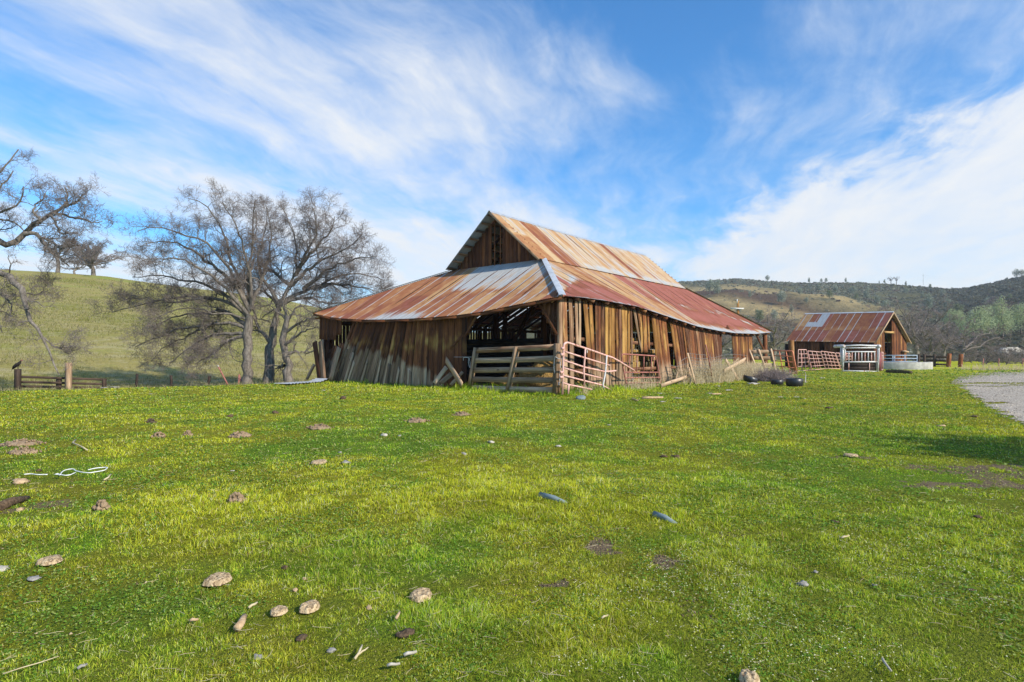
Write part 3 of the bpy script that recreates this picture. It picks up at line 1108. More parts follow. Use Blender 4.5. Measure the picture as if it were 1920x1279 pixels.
EV_F = np.array([front_px(x, y, -0.3) for x, y in [(1055, 554.5), (1006, 564), (946, 576), (902, 585), (857, 591), (812, 595), (768, 597.5), (723, 599), (679, 599.5), (640, 597), (619, 594.5), (587, 587)]])
EV_R = np.array([right_px(x, y, -0.3) for x, y in [(1055, 554.5), (1091, 557.6), (1130, 563), (1195, 574.6), (1234, 587.6), (1273, 600.6), (1307, 612), (1346, 620), (1378, 624.6), (1417, 626), (1449, 622.7)]])
A_END = EV_F[-1, 0]
S_END = EV_R[-1, 0]
AT0, AT1 = 3.77, 9.15        # top line of the lean-to on the gable side
ST0, ST1 = 4.3, 19.35
ZT = 5.36
ZC = EV_F[0, 1]


def z_front(a):
    return np.interp(a, EV_F[:, 0], EV_F[:, 1])


def z_right(s):
    return np.interp(s, EV_R[:, 0], EV_R[:, 1])


def corrugate(mb, length, rows, P0f, P1f, off, attr, amp=0.011, pitch=0.076, per=4, uvo=0.0, start=0.0, sag=0.0):
    """corrugated sheet: ribs run from P0(u) at the eave to P1(u) at the top"""
    n = int(length / pitch * per)
    us = start + np.linspace(0, length, n + 1)
    P0 = P0f(us)
    P1 = P1f(us)
    vs = np.linspace(0, 1, rows + 1)
    nrm = np.asarray(off, float)
    wave = amp * np.cos(us / pitch * 2 * math.pi)
    P = P0[:, None, :] + (P1 - P0)[:, None, :] * vs[None, :, None]
    P[..., 2] -= sag * np.sin(math.pi * vs)[None, :]
    P = P + nrm * wave[:, None, None]
    Ls = np.linalg.norm(P1 - P0, axis=1)
    U = np.repeat(us[:, None], rows + 1, 1)
    Vv = vs[None, :] * Ls[:, None]
    A, B, C = attr(U, np.repeat(vs[None, :], n + 1, 0), Vv)
    idx = np.arange((n + 1) * (rows + 1)).reshape(n + 1, rows + 1)
    F = np.stack([idx[:-1, :-1], idx[1:, :-1], idx[1:, 1:], idx[:-1, 1:]], -1).reshape(-1, 4)
    mb.raw(P.reshape(-1, 3), F, A.ravel(), B.ravel(), C.ravel() + 1e-4, np.stack([U.ravel() + uvo, Vv.ravel()], 1))
    return P


def sheet_attr(width, seed, fn, lapw=0.06, lap=0.35, course=None):
    def f(U, v, Vv):
        k = np.floor(U / width).astype(int)
        fr = U / width - k
        r1 = _hash(k, k * 0 + 3, seed)
        r2 = _hash(k, k * 0 + 9, seed)
        if course is not None:
            lower = (v < course + (r2 - .5) * 0.16)
            r1 = np.where(lower, _hash(k, k * 0 + 5, seed), r1)
            r2 = np.where(lower, _hash(k, k * 0 + 6, seed), r2)
        A, B = fn(U, v, r1, r2)
        edge = np.clip(1 - np.minimum(fr, 1 - fr) * width / lapw, 0, 1)
        A = A + lap * edge * (0.45 + r1)
        return A, B, (r1 + k * 0.37) % 1.0
    return f


def front_attr(U, v, r1, r2):
    # U = distance along the gable side from the corner
    A = 0.10 + 0.24 * r1
    B = 0.20 + 0.48 * r2
    left = sm(U, 7.5, 9.5)
    B = B * (1 - left) + left * (0.42 + 0.3 * r2)
    A = A * (1 - left) + left * (0.04 + 0.14 * r1)
    top = sm(v, 0.62, 0.95) * sm(U, 10.5, 8.0)
    A = A + top * (0.18 + 0.35 * r2)
    patch = sm(U, 3.3, 4.3) * sm(U, 7.8, 6.8) * sm(v, 0.45 + 0.12 * (r2 - .5), 0.56)
    A = A + patch * (0.30 + .25 * r1)
    foot = sm(v, 0.13 + .12 * r2, 0.02) * sm(U, 5.5, 7.0) * sm(U, 10.5, 9.5)
    A = A + foot * 0.5 + 0.35 * sm(v, 0.2, 0.05) * sm(U, 11.4, 11.9) * sm(U, 12.9, 12.5)
    red = sm(U, 1.5, 2.0) * sm(U, 6.2, 5.6) * sm(v, .55, .4)
    B = B + red * 0.22 * (r1 > .4)
    return A, B


def right_attr(U, v, r1, r2):
    deep = sm(U, 12.0, 12.15)
    A = 0.22 + 0.26 * r1
    B = 0.14 + 0.34 * r2
    lowred = sm(U, 7.2, 5.2) * sm(v, 0.74 - 0.03 * U, 0.60 - 0.03 * U)
    A = A - lowred * 0.28
    B = B + lowred * 0.58
    st = (np.abs(U - 2.0) < 0.34) * sm(v, 0.25, 0.4)
    B = B + st * 0.45
    A = A - st * 0.2
    A = A + 0.28 * sm(v, 0.6, 0.9) * sm(U, 5, 3) * 0.6
    mid = np.exp(-((v - 0.62) / 0.06) ** 2) * sm(U, 1.3, 1.8) * sm(U, 4.4, 4.0)
    A = A + 0.38 * mid
    st2 = (np.abs(U - 10.6) < 0.6) * sm(v, 0.35, 0.6)
    B = B + st2 * 0.55
    A = A - st2 * 0.3
    foot = sm(v, 0.07, 0.0) * 0.5
    A = A + foot
    Ad = -0.06 + 0.05 * r1
    Bd = 0.88 + 0.1 * r2
    band = np.exp(-((v - 0.47 - (r1 - .5) * 0.05) / 0.035) ** 2) * sm(U, 12, 13)
    ft = sm(v, 0.10 + 0.10 * r2, 0.02)
    Ad = Ad + 0.75 * band * (0.4 + r2) + 0.8 * ft
    Bd = Bd - 0.5 * sm(v, 0.22, 0.06) * (r1 > 0.25) - 0.5 * np.exp(-((v - 0.47) / 0.06) ** 2) * (r2 > .3)
    end = sm(U, 20.5, 21.6)
    Ad = Ad + 0.35 * end * (r2 > .45)
    Bd = Bd - 0.45 * end * r1
    return A + (Ad - A) * deep, B + (Bd - B) * deep


def main_attr(U, v, r1, r2):
    A = 0.31 + 0.20 * r1
    B = 0.03 + 0.26 * r2
    d1 = (U > 2.0) & (U < 3.3) & (v < 0.93)
    d2 = (np.abs(U - 9.6) < 0.32) & (v > 0.0)
    d3 = (U < 1.3) & (v < 0.55)
    B = np.where(d1, 0.45 + 0.25 * r2, B)
    A = np.where(d1, 0.10 + 0.1 * r1, A)
    B = np.where(d2, 0.66, B)
    A = np.where(d2, 0.04, A)
    B = np.where(d3, 0.40, B)
    A = np.where(d3, 0.12, A)
    B = np.where((U > 10) & (r1 > 0.6), B + 0.15, B)
    A = A + 0.35 * np.exp(-((v - 0.05) / 0.05) ** 2) * (U > 4)
    A = A + 0.16 * sm(v, 0.85, 1.0)
    return A, B


# --- lean-to roof, gable side (corrugations run along E1)
def f_p0(u):
    return BC + E1 * -0.32 + E2 * u[:, None] + np.stack([u * 0, u * 0, z_front(u)], 1)


def hipf(u):
    """how far a sheet at u along the gable side reaches up: (s, z)"""
    t = np.minimum(np.clip((u + 0.3) / (AT0 + 0.3), 0, 1), np.clip((A_END - u) / (A_END - AT1), 0, 1))
    zs = np.where(u < 7, ZC, EV_F[-1, 1])
    return -0.32 + t * (ST0 + 0.34), zs + t * (ZT - zs)


def f_p1(u):
    s, z = hipf(u)
    return BC + E1 * s[:, None] + E2 * u[:, None] + np.stack([u * 0, u * 0, z], 1)


rf = MB()
corrugate(rf, A_END + 0.3, 14, f_p0, f_p1, (0, 0, 1), sheet_attr(0.62, 4, front_attr, 0.065, 0.66, 0.45), start=-0.3, sag=0.05)
barn_roof_front = rf.build("lean_to_roof", M_ROOF, barn)
barn_roof_front["label"] = "streaked lean-to roof below the gable"


# --- lean-to roof, long right side
def r_p0(u):
    return BC + E2 * -0.32 + E1 * u[:, None] + np.stack([u * 0, u * 0, z_right(u)], 1)


def r_p1(u):
    t = np.minimum(np.clip((u + 0.3) / (ST0 + 0.3), 0, 1), np.clip((S_END - u) / (S_END - ST1), 0, 1))
    zs = np.where(u < 10, ZC, EV_R[-1, 1])
    a = -0.32 + t * (AT0 + 0.34)
    return BC + E2 * a[:, None] + E1 * u[:, None] + np.stack([u * 0, u * 0, zs + t * (ZT - zs)], 1)


rf = MB()
corrugate(rf, S_END + 0.3, 16, r_p0, r_p1, (0, 0, 1), sheet_attr(0.62, 11, right_attr, 0.05, 0.30, 0.5), start=-0.3, uvo=40, sag=0.05)
o = rf.build("lean_to_roof", M_ROOF, barn)
o["label"] = "long lean-to roof, ochre near the corner and deep red beyond"


# --- far and left lean-to roofs, with sheets missing and slipped
def plain_attr(U, v, r1, r2):
    return 0.25 + 0.3 * r1, 0.2 + 0.3 * r2


rf = MB()
ZL = 2.95
for k in range(int((S_END + 0.3) / 0.62)):
    u0 = -0.3 + k * 0.62
    gap = [0.0, 0.0, 0.03, 0.06][R.randint(4)]

    def l_p0(u):
        return BC + E2 * (A_END + 0.02) + E1 * u[:, None] + np.stack([u * 0, u * 0, u * 0 + ZL], 1)

    def l_p1(u):
        t = np.minimum(np.clip((u + 0.3) / (ST0 + 0.3), 0, 1), np.clip((S_END - u) / (S_END - ST1), 0, 1))
        return BC + E2 * (A_END - t * (A_END - AT1 + 0.02))[:, None] + E1 * u[:, None] + np.stack([u * 0, u * 0, ZL + t * (ZT - ZL)], 1)
    corrugate(rf, 0.60 - gap, 6, l_p0, l_p1, (0, 0, 1), sheet_attr(0.62, 31, plain_attr, 0.05, 0.3), start=u0, uvo=80)
o = rf.build("lean_to_roof", M_ROOF, barn)
rf = MB()


def b_p0(u):
    return BC + E1 * (S_END + 0.02) + E2 * u[:, None] + np.stack([u * 0, u * 0, np.interp(u, [0, A_END], [EV_R[-1, 1], ZL])], 1)


def b_p1(u):
    t = np.minimum(np.clip((u + 0.3) / (AT0 + 0.3), 0, 1), np.clip((A_END - u) / (A_END - AT1), 0, 1))
    zs = np.interp(u, [0, A_END], [EV_R[-1, 1], ZL])
    return BC + E1 * (S_END - t * (S_END - ST1 + 0.02))[:, None] + E2 * u[:, None] + np.stack([u * 0, u * 0, zs + t * (ZT - zs)], 1)


corrugate(rf, A_END + 0.3, 6, b_p0, b_p1, (0, 0, 1), sheet_attr(0.62, 41, plain_attr, 0.05, 0.3), start=-0.3, uvo=120)
rf.build("lean_to_roof", M_ROOF, barn)

# --- main gable roof
def galv_attr(U, v, r1, r2):
    return 0.95 + 0 * r1, 0.2 + 0.3 * r2


RA, RZ = 6.37, 7.70
RS0, RS1 = 3.72, 19.1
EAm, EZm = 3.62, 5.305
slope_n = norm(np.array([0, 0, 1.0]) * (RA - EAm) - E2 * (RZ - EZm))


def m_p0(u):
    return BC + E2 * EAm + E1 * (u[:, None] + RS0) + np.stack([u * 0, u * 0, u * 0 + EZm], 1)


def m_p1(u):
    return BC + E2 * RA + E1 * (u[:, None] + RS0) + np.stack([u * 0, u * 0, RZ - 0.05 * np.sin(u / 16 * math.pi)], 1)


rf = MB()
corrugate(rf, RS1 - RS0, 12, m_p0, m_p1, slope_n, sheet_attr(0.62, 21, main_attr, 0.05, 0.30, 0.52), uvo=160, sag=0.02)
main_roof_right = o = rf.build("main_roof", M_ROOF, barn)
o["label"] = "steep upper roof slope with ochre and dark red rust stripes"
rf = MB()
E2l = 2 * RA - EAm


def m2_p0(u):
    return BC + E2 * E2l + E1 * (u[:, None] + RS0) + np.stack([u * 0, u * 0, u * 0 + EZm], 1)


slope_n2 = norm(np.array([0, 0, 1.0]) * (RA - EAm) + E2 * (RZ - EZm))
corrugate(rf, RS1 - RS0, 6, m2_p0, m_p1, slope_n2, sheet_attr(0.62, 25, galv_attr, 0.05, 0.3), uvo=200)
rf.build("main_roof", M_ROOF, barn)


def strip(mb, p, q, d0, d1, w, lift=0.03, seg=8, a=0.75):
    """a folded metal cap along p-q with wings toward d0 and d1"""
    p, q = np.asarray(p, float), np.asarray(q, float)
    V, uv = [], []
    for i in range(seg + 1):
        c = p + (q - p) * i / seg + np.array([0, 0, lift + R.uniform(-.004, .004)])
        V += [c + np.asarray(d0) * w, c + np.array([0, 0, 0.012]), c + np.asarray(d1) * w]
        uv += [(0, i * .5), (.2, i * .5), (.4, i * .5)]
    F = []
    for i in range(seg):
        F += [(3 * i, 3 * i + 1, 3 * i + 4, 3 * i + 3), (3 * i + 1, 3 * i + 2, 3 * i + 5, 3 * i + 4)]
    mb.raw(np.array(V), F, a, 0.35, 0.3, np.array(uv))


cp = MB()
dn_r = norm(-E2 * (RA - EAm) - np.array([0, 0, RZ - EZm]))
dn_l = norm(E2 * (RA - EAm) - np.array([0, 0, RZ - EZm]))
for k in range(6):
    u0, u1 = RS0 + (RS1 - RS0) * k / 6, RS0 + (RS1 - RS0) * (k + 1) / 6 + 0.05
    strip(cp, BP(u0, RA, RZ - 0.05 * math.sin(max(0, u0 - RS0) / 16 * math.pi)), BP(u1, RA, RZ - 0.05 * math.sin((u1 - RS0) / 16 * math.pi)), dn_r, dn_l, 0.15, 0.024 + 0.004 * (k % 2))
cp.build("ridge_cap", M_GALV, main_roof_right)
hp0, hp1 = BP(-0.32, -0.32, ZC), BP(ST0 + 0.02, AT0 + 0.02, ZT)
cp = MB()
mid = hp0 + (hp1 - hp0) * 0.52
dA = norm(-E2 * 0.9 + E1 * 0.75 - np.array([0, 0, 0.06]))
dB = norm(-E1 * 0.9 + E2 * 0.75 - np.array([0, 0, 0.06]))
strip(cp, hp0, mid + (hp1 - hp0) * .03, dA, dB, 0.115, 0.035, 6)
strip(cp, mid, hp1, dA, dB, 0.115, 0.042, 6)
cp.build("hip_cap", M_GALV, barn_roof_front)
cp = MB()
strip(cp, BP(S_END, -0.3, EV_R[-1, 1]), BP(ST1, AT0, ZT), norm(-E2 * .8 - E1 * .75), norm(E1 * .8 + E2 * .75), 0.14, 0.035, 6)
cp.build("hip_cap", M_GALV, barn_roof_front)
cp = MB()
strip(cp, BP(-0.3, A_END, EV_F[-1, 1]), BP(ST0, AT1, ZT), norm(-E1 * .8 - E2 * .75), norm(E2 * .8 + E1 * .75), 0.14, 0.035, 6)
cp.build("hip_cap", M_GALV, barn_roof_front)

# --- timber under the roof: rafters, purlins, eave beams
rp = MB().bar((0, 0, 0), (1, 0, 0), (0, 1, 0), 0.06, 0.14).build
for u in np.arange(0.15, 13.6, 0.95):
    s, z = hipf(np.array([u]))
    p0 = BP(-0.27, u, float(z_front(u)) - 0.10)
    p1 = BP(float(s[0]) - 0.02, u, float(z[0]) - 0.10)
    if np.linalg.norm(p1 - p0) < 0.5:
        continue
    b = MB()
    b.bar(p0, p1, E2, 0.055, 0.13, seg=1, b=0.35)
    b.build("rafter", M_WOOD, barn)
for u in np.arange(0.7, 23.0, 1.0):
    p1 = r_p1(np.array([u]))[0] - np.array([0, 0, .10]) + E2 * -0.02
    p0 = BP(u, -0.27, float(z_right(u)) - 0.10)
    b = MB()
    b.bar(p0, p1, E1, 0.055, 0.13, seg=1, b=0.35)
    b.build("rafter", M_WOOD, barn)
for u in np.arange(0.7, 23.0, 1.0):
    t = min(1, (u + .3) / (ST0 + .3), (S_END - u) / (S_END - ST1))
    b = MB()
    b.bar(BP(u, A_END - 0.1, ZL - 0.10), BP(u, A_END - t * (A_END - AT1), ZL + t * (ZT - ZL) - 0.10), E1, 0.055, 0.13, b=0.3)
    b.build("rafter", M_WOOD, barn)
for u in np.arange(ST0 + 0.1, RS1, 1.05):
    for sd in (EAm, E2l):
        b = MB()
        b.bar(BP(u, sd, EZm - 0.11), BP(u, RA, RZ - 0.13), E1, 0.055, 0.14, b=0.2)
        b.build("rafter", M_WOOD, barn)
b = MB()
for k in range(8):                                   # purlins whose ends show under the gable overhang
    q = 0.06 + k * 0.13
    for sd, sg in ((EAm, 1), (E2l, -1)):
        p = np.array([sd + (RA - sd) * q, EZm + (RZ - EZm) * q - 0.085])
        b.bar(BP(RS0 + 0.03, p[0], p[1]), BP(RS1 - 0.05, p[0], p[1]), E2 * sg * 0.75 + np.array([0, 0, 0.6]), 0.12, 0.03, b=0.5)
for k in range(5):
    q = 0.1 + k * 0.2
    zz = ZL + (ZT - ZL) * q - 0.035
    aa = A_END + (AT1 - A_END) * q
    s0 = -0.3 + (ST0 + .3) * q
    s1 = S_END + (ST1 - S_END) * q
    b.bar(BP(s0, aa, zz), BP(s1, aa, zz), -E2 + np.array([0, 0, 0.55]), 0.11, 0.025, b=0.2)
b.build("roof_battens", M_WOOD, barn)
b = MB()
for i in range(len(EV_F) - 1):                       # fascia along the sagging eaves
    (a0, z0), (a1, z1) = EV_F[i], EV_F[i + 1]
    b.bar(BP(-0.295, max(a0, -0.28), z0 - 0.075), BP(-0.295, min(a1, A_END - .03), z1 - 0.075), (0, 0, 1), 0.085, 0.025, a=0.55, b=0.1, c=0.25)
b.build("fascia_board", M_WOOD, barn)
b = MB()
for i in range(len(EV_F) - 1):
    (a0, z0), (a1, z1) = EV_F[i], EV_F[i + 1]
    b.bar(BP(0.10, max(a0, .05), z0 + 0.02), BP(0.10, min(a1, 13.6), z1 + 0.02), (0, 0, 1), 0.20, 0.10, a=0.3, b=0.0)
b.build("eave_beam", M_WOOD, barn)
b = MB()
for i in range(len(EV_R) - 1):
    (a0, z0), (a1, z1) = EV_R[i], EV_R[i + 1]
    b.bar(BP(max(a0, .15), 0.10, z0 + 0.0), BP(min(a1, 22.7), 0.10, z1 + 0.0), (0, 0, 1), 0.16, 0.10, a=0.3, b=0.3)
b.build("eave_beam", M_WOOD, barn)

# --- front wall boards: upright by the doorway, leaning farther out to the left
KEYB = np.array([(598, 640), (642, 650), (703, 662), (770, 682), (803, 694), (822, 712), (850, 735)])
GB = np.array([front_px(x, y) for x, y in KEYB])


def wall_grey(a, z, rnd):
    zb = np.interp(a, GB[::-1, 0], GB[::-1, 1]) if GB[0, 0] > GB[-1, 0] else np.interp(a, GB[:, 0], GB[:, 1])
    return sm(zb + rnd * 0.25 - z, -0.36, 0.30)


fw = MB()
a = 4.30
zs = np.linspace(0, 1, 13)
while a < 13.95:
    wdt = R.uniform(0.17, 0.27)
    lean = 1.75 * float(sm(a, 4.6, 13.2)) ** 1.0
    at = a - lean
    wt = wdt * (1 - 0.10 * sm(a, 5, 13))
    zt = float(z_front(at)) + 0.06
    if True:
        off = R.uniform(-0.012, 0.012)
        zbot = -0.08 if a < 9 else -0.15
        p0 = BP(-0.02 - 0.03 * sm(a, 6, 13) + off, a + R.normal(0, .02), zbot)
        p1 = BP(-0.02 + off, at + R.normal(0, .012), zt)
        rn = R.normal(0, .6)
        zz = zbot + (zt - zbot) * zs
        gr = np.array([wall_grey(a - lean * q, z, rn) for q, z in zip(zs, zz)])
        tone = np.clip(R.uniform(0.15, 1.0) - 0.30 * sm(a, 6, 4.4), 0, 1)
        gold = np.array([0.62 * math.exp(-((z - (1.75 + 0.05 * rn)) / 0.5) ** 2) * (R.uniform() + .25) for z in zz])
        dark = np.array([0.25 * sm(z, 2.2, 3.0) for z in zz])
        if 12.9 < a < 13.3:
            p1 = p0 + (p1 - p0) * 0.62
        if a > 13.3:
            p1 = p0 + (p1 - p0) * R.uniform(.52, .6)
        fw.bar(p0, p1, E2, wdt * R.uniform(.96, 1.06), 0.022, wt * R.uniform(.97, 1.05), a=tone, b=gr, c=np.clip(gold - dark, 0, 1) + 1e-3, seg=12, bow=NF * R.uniform(-.02, .035))
    a += wdt
# ragged greyed battens and split boards over the leaning foot of the wall
for k in range(15):
    a = R.uniform(7.2, 13.2)
    lean = 1.75 * float(sm(a, 4.6, 13.2))
    L_ = R.uniform(.7, 1.7) * (.55 + .45 * float(sm(a, 7, 12)))
    q = L_ / 3.0
    off = R.uniform(.02, .05)
    fw.bar(BP(-.03 - off - .03, a, -.1), BP(-.03 - off, a - lean * q + R.normal(0, .05), L_), E2, R.uniform(.08, .2), .02, R.uniform(.05, .18), b=1.0, a=R.uniform(0, 1), seg=4, jag=.12)
# short upright boards left at the top of the far end
a = 12.15
while a < 13.72:
    wdt = R.uniform(0.18, 0.26)
    ztop = float(z_front(a)) + 0.05
    zb = 1.95 + R.uniform(-.05, .05) + (0.25 if a < 12.4 else 0)
    fw.bar(BP(0.01, a + .05, zb), BP(0.005, a, ztop), E2, wdt * .97, 0.022, a=R.uniform(.2, .6), b=0.0, c=0.15, seg=4)
    a += wdt
# boards cut on the slant beside the doorway
fr = MB()
for px, (top, bot) in {1046: (560, 735), 1037: (562, 628), 1029: (563, 606), 1021: (564, 590)}.items():
    a0, zt = front_px(px, top)
    _, zb = front_px(px, bot)
    if px == 1046:
        zb = -0.05
    fr.bar(BP(-0.02, a0, zb), BP(-0.02, a0, zt - 0.02), E2, 0.165, 0.022, a=R.uniform(.15, .5), c=0.12, seg=4)
for px, (top, bot) in {892: (587, 600), 885: (588, 612), 878.5: (589, 628)}.items():
    a0, zt = front_px(px, top)
    _, zb = front_px(px, bot)
    fw.bar(BP(-0.02, a0, zb), BP(-0.02, a0, zt - 0.02), E2, 0.17, 0.022, a=R.uniform(.15, .5), c=0.1, seg=4)
fr.build("front_wall", M_WOOD, barn)["label"] = "dark boards cut on a slant beside the corner"
fwo = fw.build("front_wall", M_WOOD, barn)
fwo["label"] = "brown board wall, grey and leaning toward its foot"
for (x0, y0, x1, y1) in ((897, 588, 872, 634), (870, 628, 845, 655), (1011, 566, 1046, 628)):
    a0, z0 = front_px(x0, y0)
    a1, z1 = front_px(x1, y1)
    b = MB()                                         # slanted trims of the doorway
    b.bar(BP(-0.045, a0, z0), BP(-0.045, a1, z1), np.cross(norm(BP(0, a1, z1) - BP(0, a0, z0)), E1), 0.10, 0.025, a=0.55, b=0.2, c=0.35, seg=3)
    b.build("door_brace", M_WOOD, barn)

# --- gable wall
gw = MB()
a = EAm + 0.1
gap0, gap1 = 6.62, 6.98
pxg = front_px(934, 440, ST0)[0]
gap0, gap1 = pxg - 0.17, pxg + 0.17
while a < E2l - 0.1:
    wdt = R.uniform(0.17, 0.26)
    ac = a + wdt / 2
    zt = RZ - 0.06 - (RZ - EZm) * abs(ac - RA) / (RA - EAm)
    if not (gap0 - wdt / 2 < ac < gap1 + wdt / 2) and zt > ZT - 0.05:
        zz = np.linspace(ZT - 0.2, zt, 7)
        gw.bar(BP(ST0 + R.uniform(-.008, .008), ac, ZT - 0.2), BP(ST0 + 0.0, ac, zt), E2, wdt * .96, 0.022, a=R.uniform(.1, .75), b=0.0, c=0.05 + 0.35 * R.uniform() * sm(zz, 6.2, ZT), seg=6)
    a += wdt
for q in (gap0 + 0.0, gap1 + 0.0):
    gw.bar(BP(ST0 - 0.03, q, ZT - .2), BP(ST0 - 0.03, q, RZ - 0.05 - (RZ - EZm) * abs(q - RA) / (RA - EAm)), E2, 0.06, 0.02, a=.8, c=.3, seg=3)
gw.build("gable_wall", M_WOOD, barn)["label"] = "dark red-brown gable boards with a narrow open slot"
b = MB()                                             # bargeboards on the gable rakes
for sd in (EAm,):
    b.bar(BP(RS0 + 0.02, sd, EZm - 0.06), BP(RS0 + 0.02, RA, RZ - 0.07), np.cross(norm(BP(0, RA, RZ) - BP(0, sd, EZm)), E1), 0.10, 0.025, a=.6, b=.8, seg=4)
b.build("bargeboard", M_WOOD, barn)
b = MB()                                             # far gable
a = EAm + 0.1
while a < E2l - 0.1:
    ac = a + .11
    zt = RZ - 0.08 - (RZ - EZm) * abs(ac - RA) / (RA - EAm)
    if zt > ZT:
        b.bar(BP(ST1 - .05, ac, ZT - 0.2), BP(ST1 - .05, ac, zt), E2, 0.2, 0.022)
    a += 0.215
b.build("gable_wall", M_WOOD, barn)

# --- long right wall: weathered golden boards, slipped and missing in places
rw = MB()
b_s = 0.06


def rboard(s_top, s_bot, wdt, z_bot=-0.06, z_topoff=-0.03, gold=0.3, grey=0.3, tone=None, wb=None, off=0.0, ztop=None):
    zt = float(z_right(s_top)) + z_topoff if ztop is None else ztop
    n = 10
    q = np.linspace(0, 1, n + 1)
    zz = z_bot + (zt - z_bot) * q
    H = float(z_right(s_top))
    gf = gold * np.exp(-(((zz / H) - 0.70) / 0.26) ** 2) * 1.2 + gold * 0.22
    gr = grey + 0.50 * sm(zz / H, 0.50, 0.08) + R.uniform(-.1, .1)
    gr = np.clip(gr + .06 - 0.26 * gf, 0, 1)
    rw.bar(BP(s_bot, -0.02 + off, z_bot), BP(s_top, -0.02 + off, zt), E1, wdt if wb is None else wb, 0.024, wdt, a=R.uniform(0.2, 0.9) if tone is None else tone, b=gr, c=np.clip(gf, 0, 1) + 1e-3, seg=n, bow=NR * R.uniform(-.015, .03), jag=0.02)


def rs(px):
    """s along the right wall at a photo column"""
    return right_px(px, 660)[0]


# near the corner, board by board
rboard(rs(1057.5), rs(1059), 0.24, gold=0.30, grey=.42)
rboard(rs(1069), rs(1071), 0.25, gold=0.22, grey=.50)
_, zbk = right_px(1083, 648)
rboard(rs(1079), rs(1082), 0.17, z_bot=zbk, gold=0.18, grey=.6)
rboard(rs(1086), rs(1086), 0.12, z_bot=right_px(1086, 652)[1], gold=0.15, grey=.65)
rboard(rs(1096), rs(1107), 0.26, gold=0.70, grey=.2)
rboard(rs(1106), rs(1114.5), 0.22, gold=0.52, grey=.25)
for px, gd, wd in ((1117.5, .30, .19), (1123, .25, .16), (1129.5, .30, .22), (1137, 0.95, .22), (1143, .75, .16), (1148.5, 1.0, .22), (1155, .45, .17), (1161, .12, .22), (1167.5, 0.95, .24), (1173, .80, .17), (1178.5, .80, .17), (1182.5, .12, .12)):
    rboard(rs(px), rs(px + 0.8), wd, gold=gd, grey=.22 if gd > .5 else .34, tone=R.uniform(.5, .95) if gd > .5 else R.uniform(.2, .6))
# the ragged middle: hanging and tilted boards
rboard(rs(1188), rs(1201), 0.20, z_bot=right_px(1200, 655)[1], gold=.25, grey=.55, wb=0.10)
rboard(rs(1195), rs(1204), 0.13, z_bot=right_px(1204, 660)[1], gold=.40, grey=.4)
rboard(rs(1199), rs(1203), 0.16, z_bot=right_px(1203, 661)[1], gold=.55, grey=.3)
rboard(rs(1207), rs(1210), 0.30, z_bot=right_px(1210, 661)[1], gold=.35, grey=.25)
rboard(rs(1214), rs(1216), 0.16, z_bot=right_px(1216, 655)[1], gold=.3, grey=.3)
for pt, pb, wd, gd in ((1223.5, 1238, .34, .65), (1230, 1244.5, .26, .45), (1235.5, 1249, .22, .30), (1241.5, 1254, .28, .42), (1246, 1259, .18, .22), (1257.5, 1275, .28, .55), (1263, 1280, .26, .38), (1269, 1283, .22, .20), (1275, 1288, .24, .18), (1280, 1291, .18, .30)):
    rboard(rs(pt), rs(pb), wd, gold=gd, grey=.25)
s = rs(1285.5)
send = rs(1350)
while s < send:
    wd = R.uniform(0.26, 0.36)
    rboard(s, s + 0.75 - 0.25 * (s - rs(1285)) / (send - rs(1285)), wd, gold=R.uniform(.05, .42), grey=.32)
    s += wd * 1.03
rwo = rw.build("side_wall", M_WOOD, barn)
rwo["label"] = "weathered golden brown side boards, slipped and gapped"
rw = MB()
s = rs(1373)
while s < rs(1409):
    wd = R.uniform(0.26, 0.36)
    rboard(s, s + 0.25, wd, gold=R.uniform(.15, .45), grey=.28)
    s += wd * 1.03
rw.build("side_wall", M_WOOD, barn)["label"] = "short run of brown boards before the open far bay"
# brackets of the open far bay
for (x0, y0, x1, y1) in ((1372, 627, 1363, 612), (1434, 660, 1417, 626)):
    s0, z0 = right_px(x0, y0)
    s1, z1 = right_px(x1, y1)
    b = MB()
    b.bar(BP(s0, 0.0, z0), BP(s1, 0.0, z1), np.cross(norm(BP(s1, 0, z1) - BP(s0, 0, z0)), E2), 0.16, 0.05, a=.4, b=.3)
    b.build("door_brace", M_WOOD, barn)
b = MB()
zs_, _ = right_px(1435, 660)
b.bar(BP(zs_ + .1, 0.02, -0.05), BP(zs_, 0.02, 2.75), E1, 0.42, 0.16, a=.6, b=.25, c=.25, seg=4)
b.build("corner_post", M_WOOD, barn)
b = MB()
b.bar(BP(0.03, 0.02, -0.05), BP(0.03, 0.02, ZC), E1, 0.16, 0.10, a=.55, b=.55, seg=4)
b.build("corner_post", M_WOOD, barn)

# --- far and left outer walls
b = MB()
s = 0.15
while s < 22.8:
    wd = R.uniform(.2, .28)
    if not (16.0 < s < 17.0):
        b.bar(BP(s, 13.75, -1.1), BP(s, 13.75, ZL + 0.02), E1, wd * R.uniform(.74, .93), 0.022, a=R.uniform(.2, .9), c=R.uniform(0, .4))
    s += wd
b.build("side_wall", M_WOOD, barn)
b = MB()
a = 3.4
while a < 13.6:
    wd = R.uniform(.2, .28)
    b.bar(BP(22.85, a, -0.6), BP(22.85, a, 2.75), E2, wd * R.uniform(.86, .97), 0.022)
    a += wd
b.build("back_wall", M_WOOD, barn)

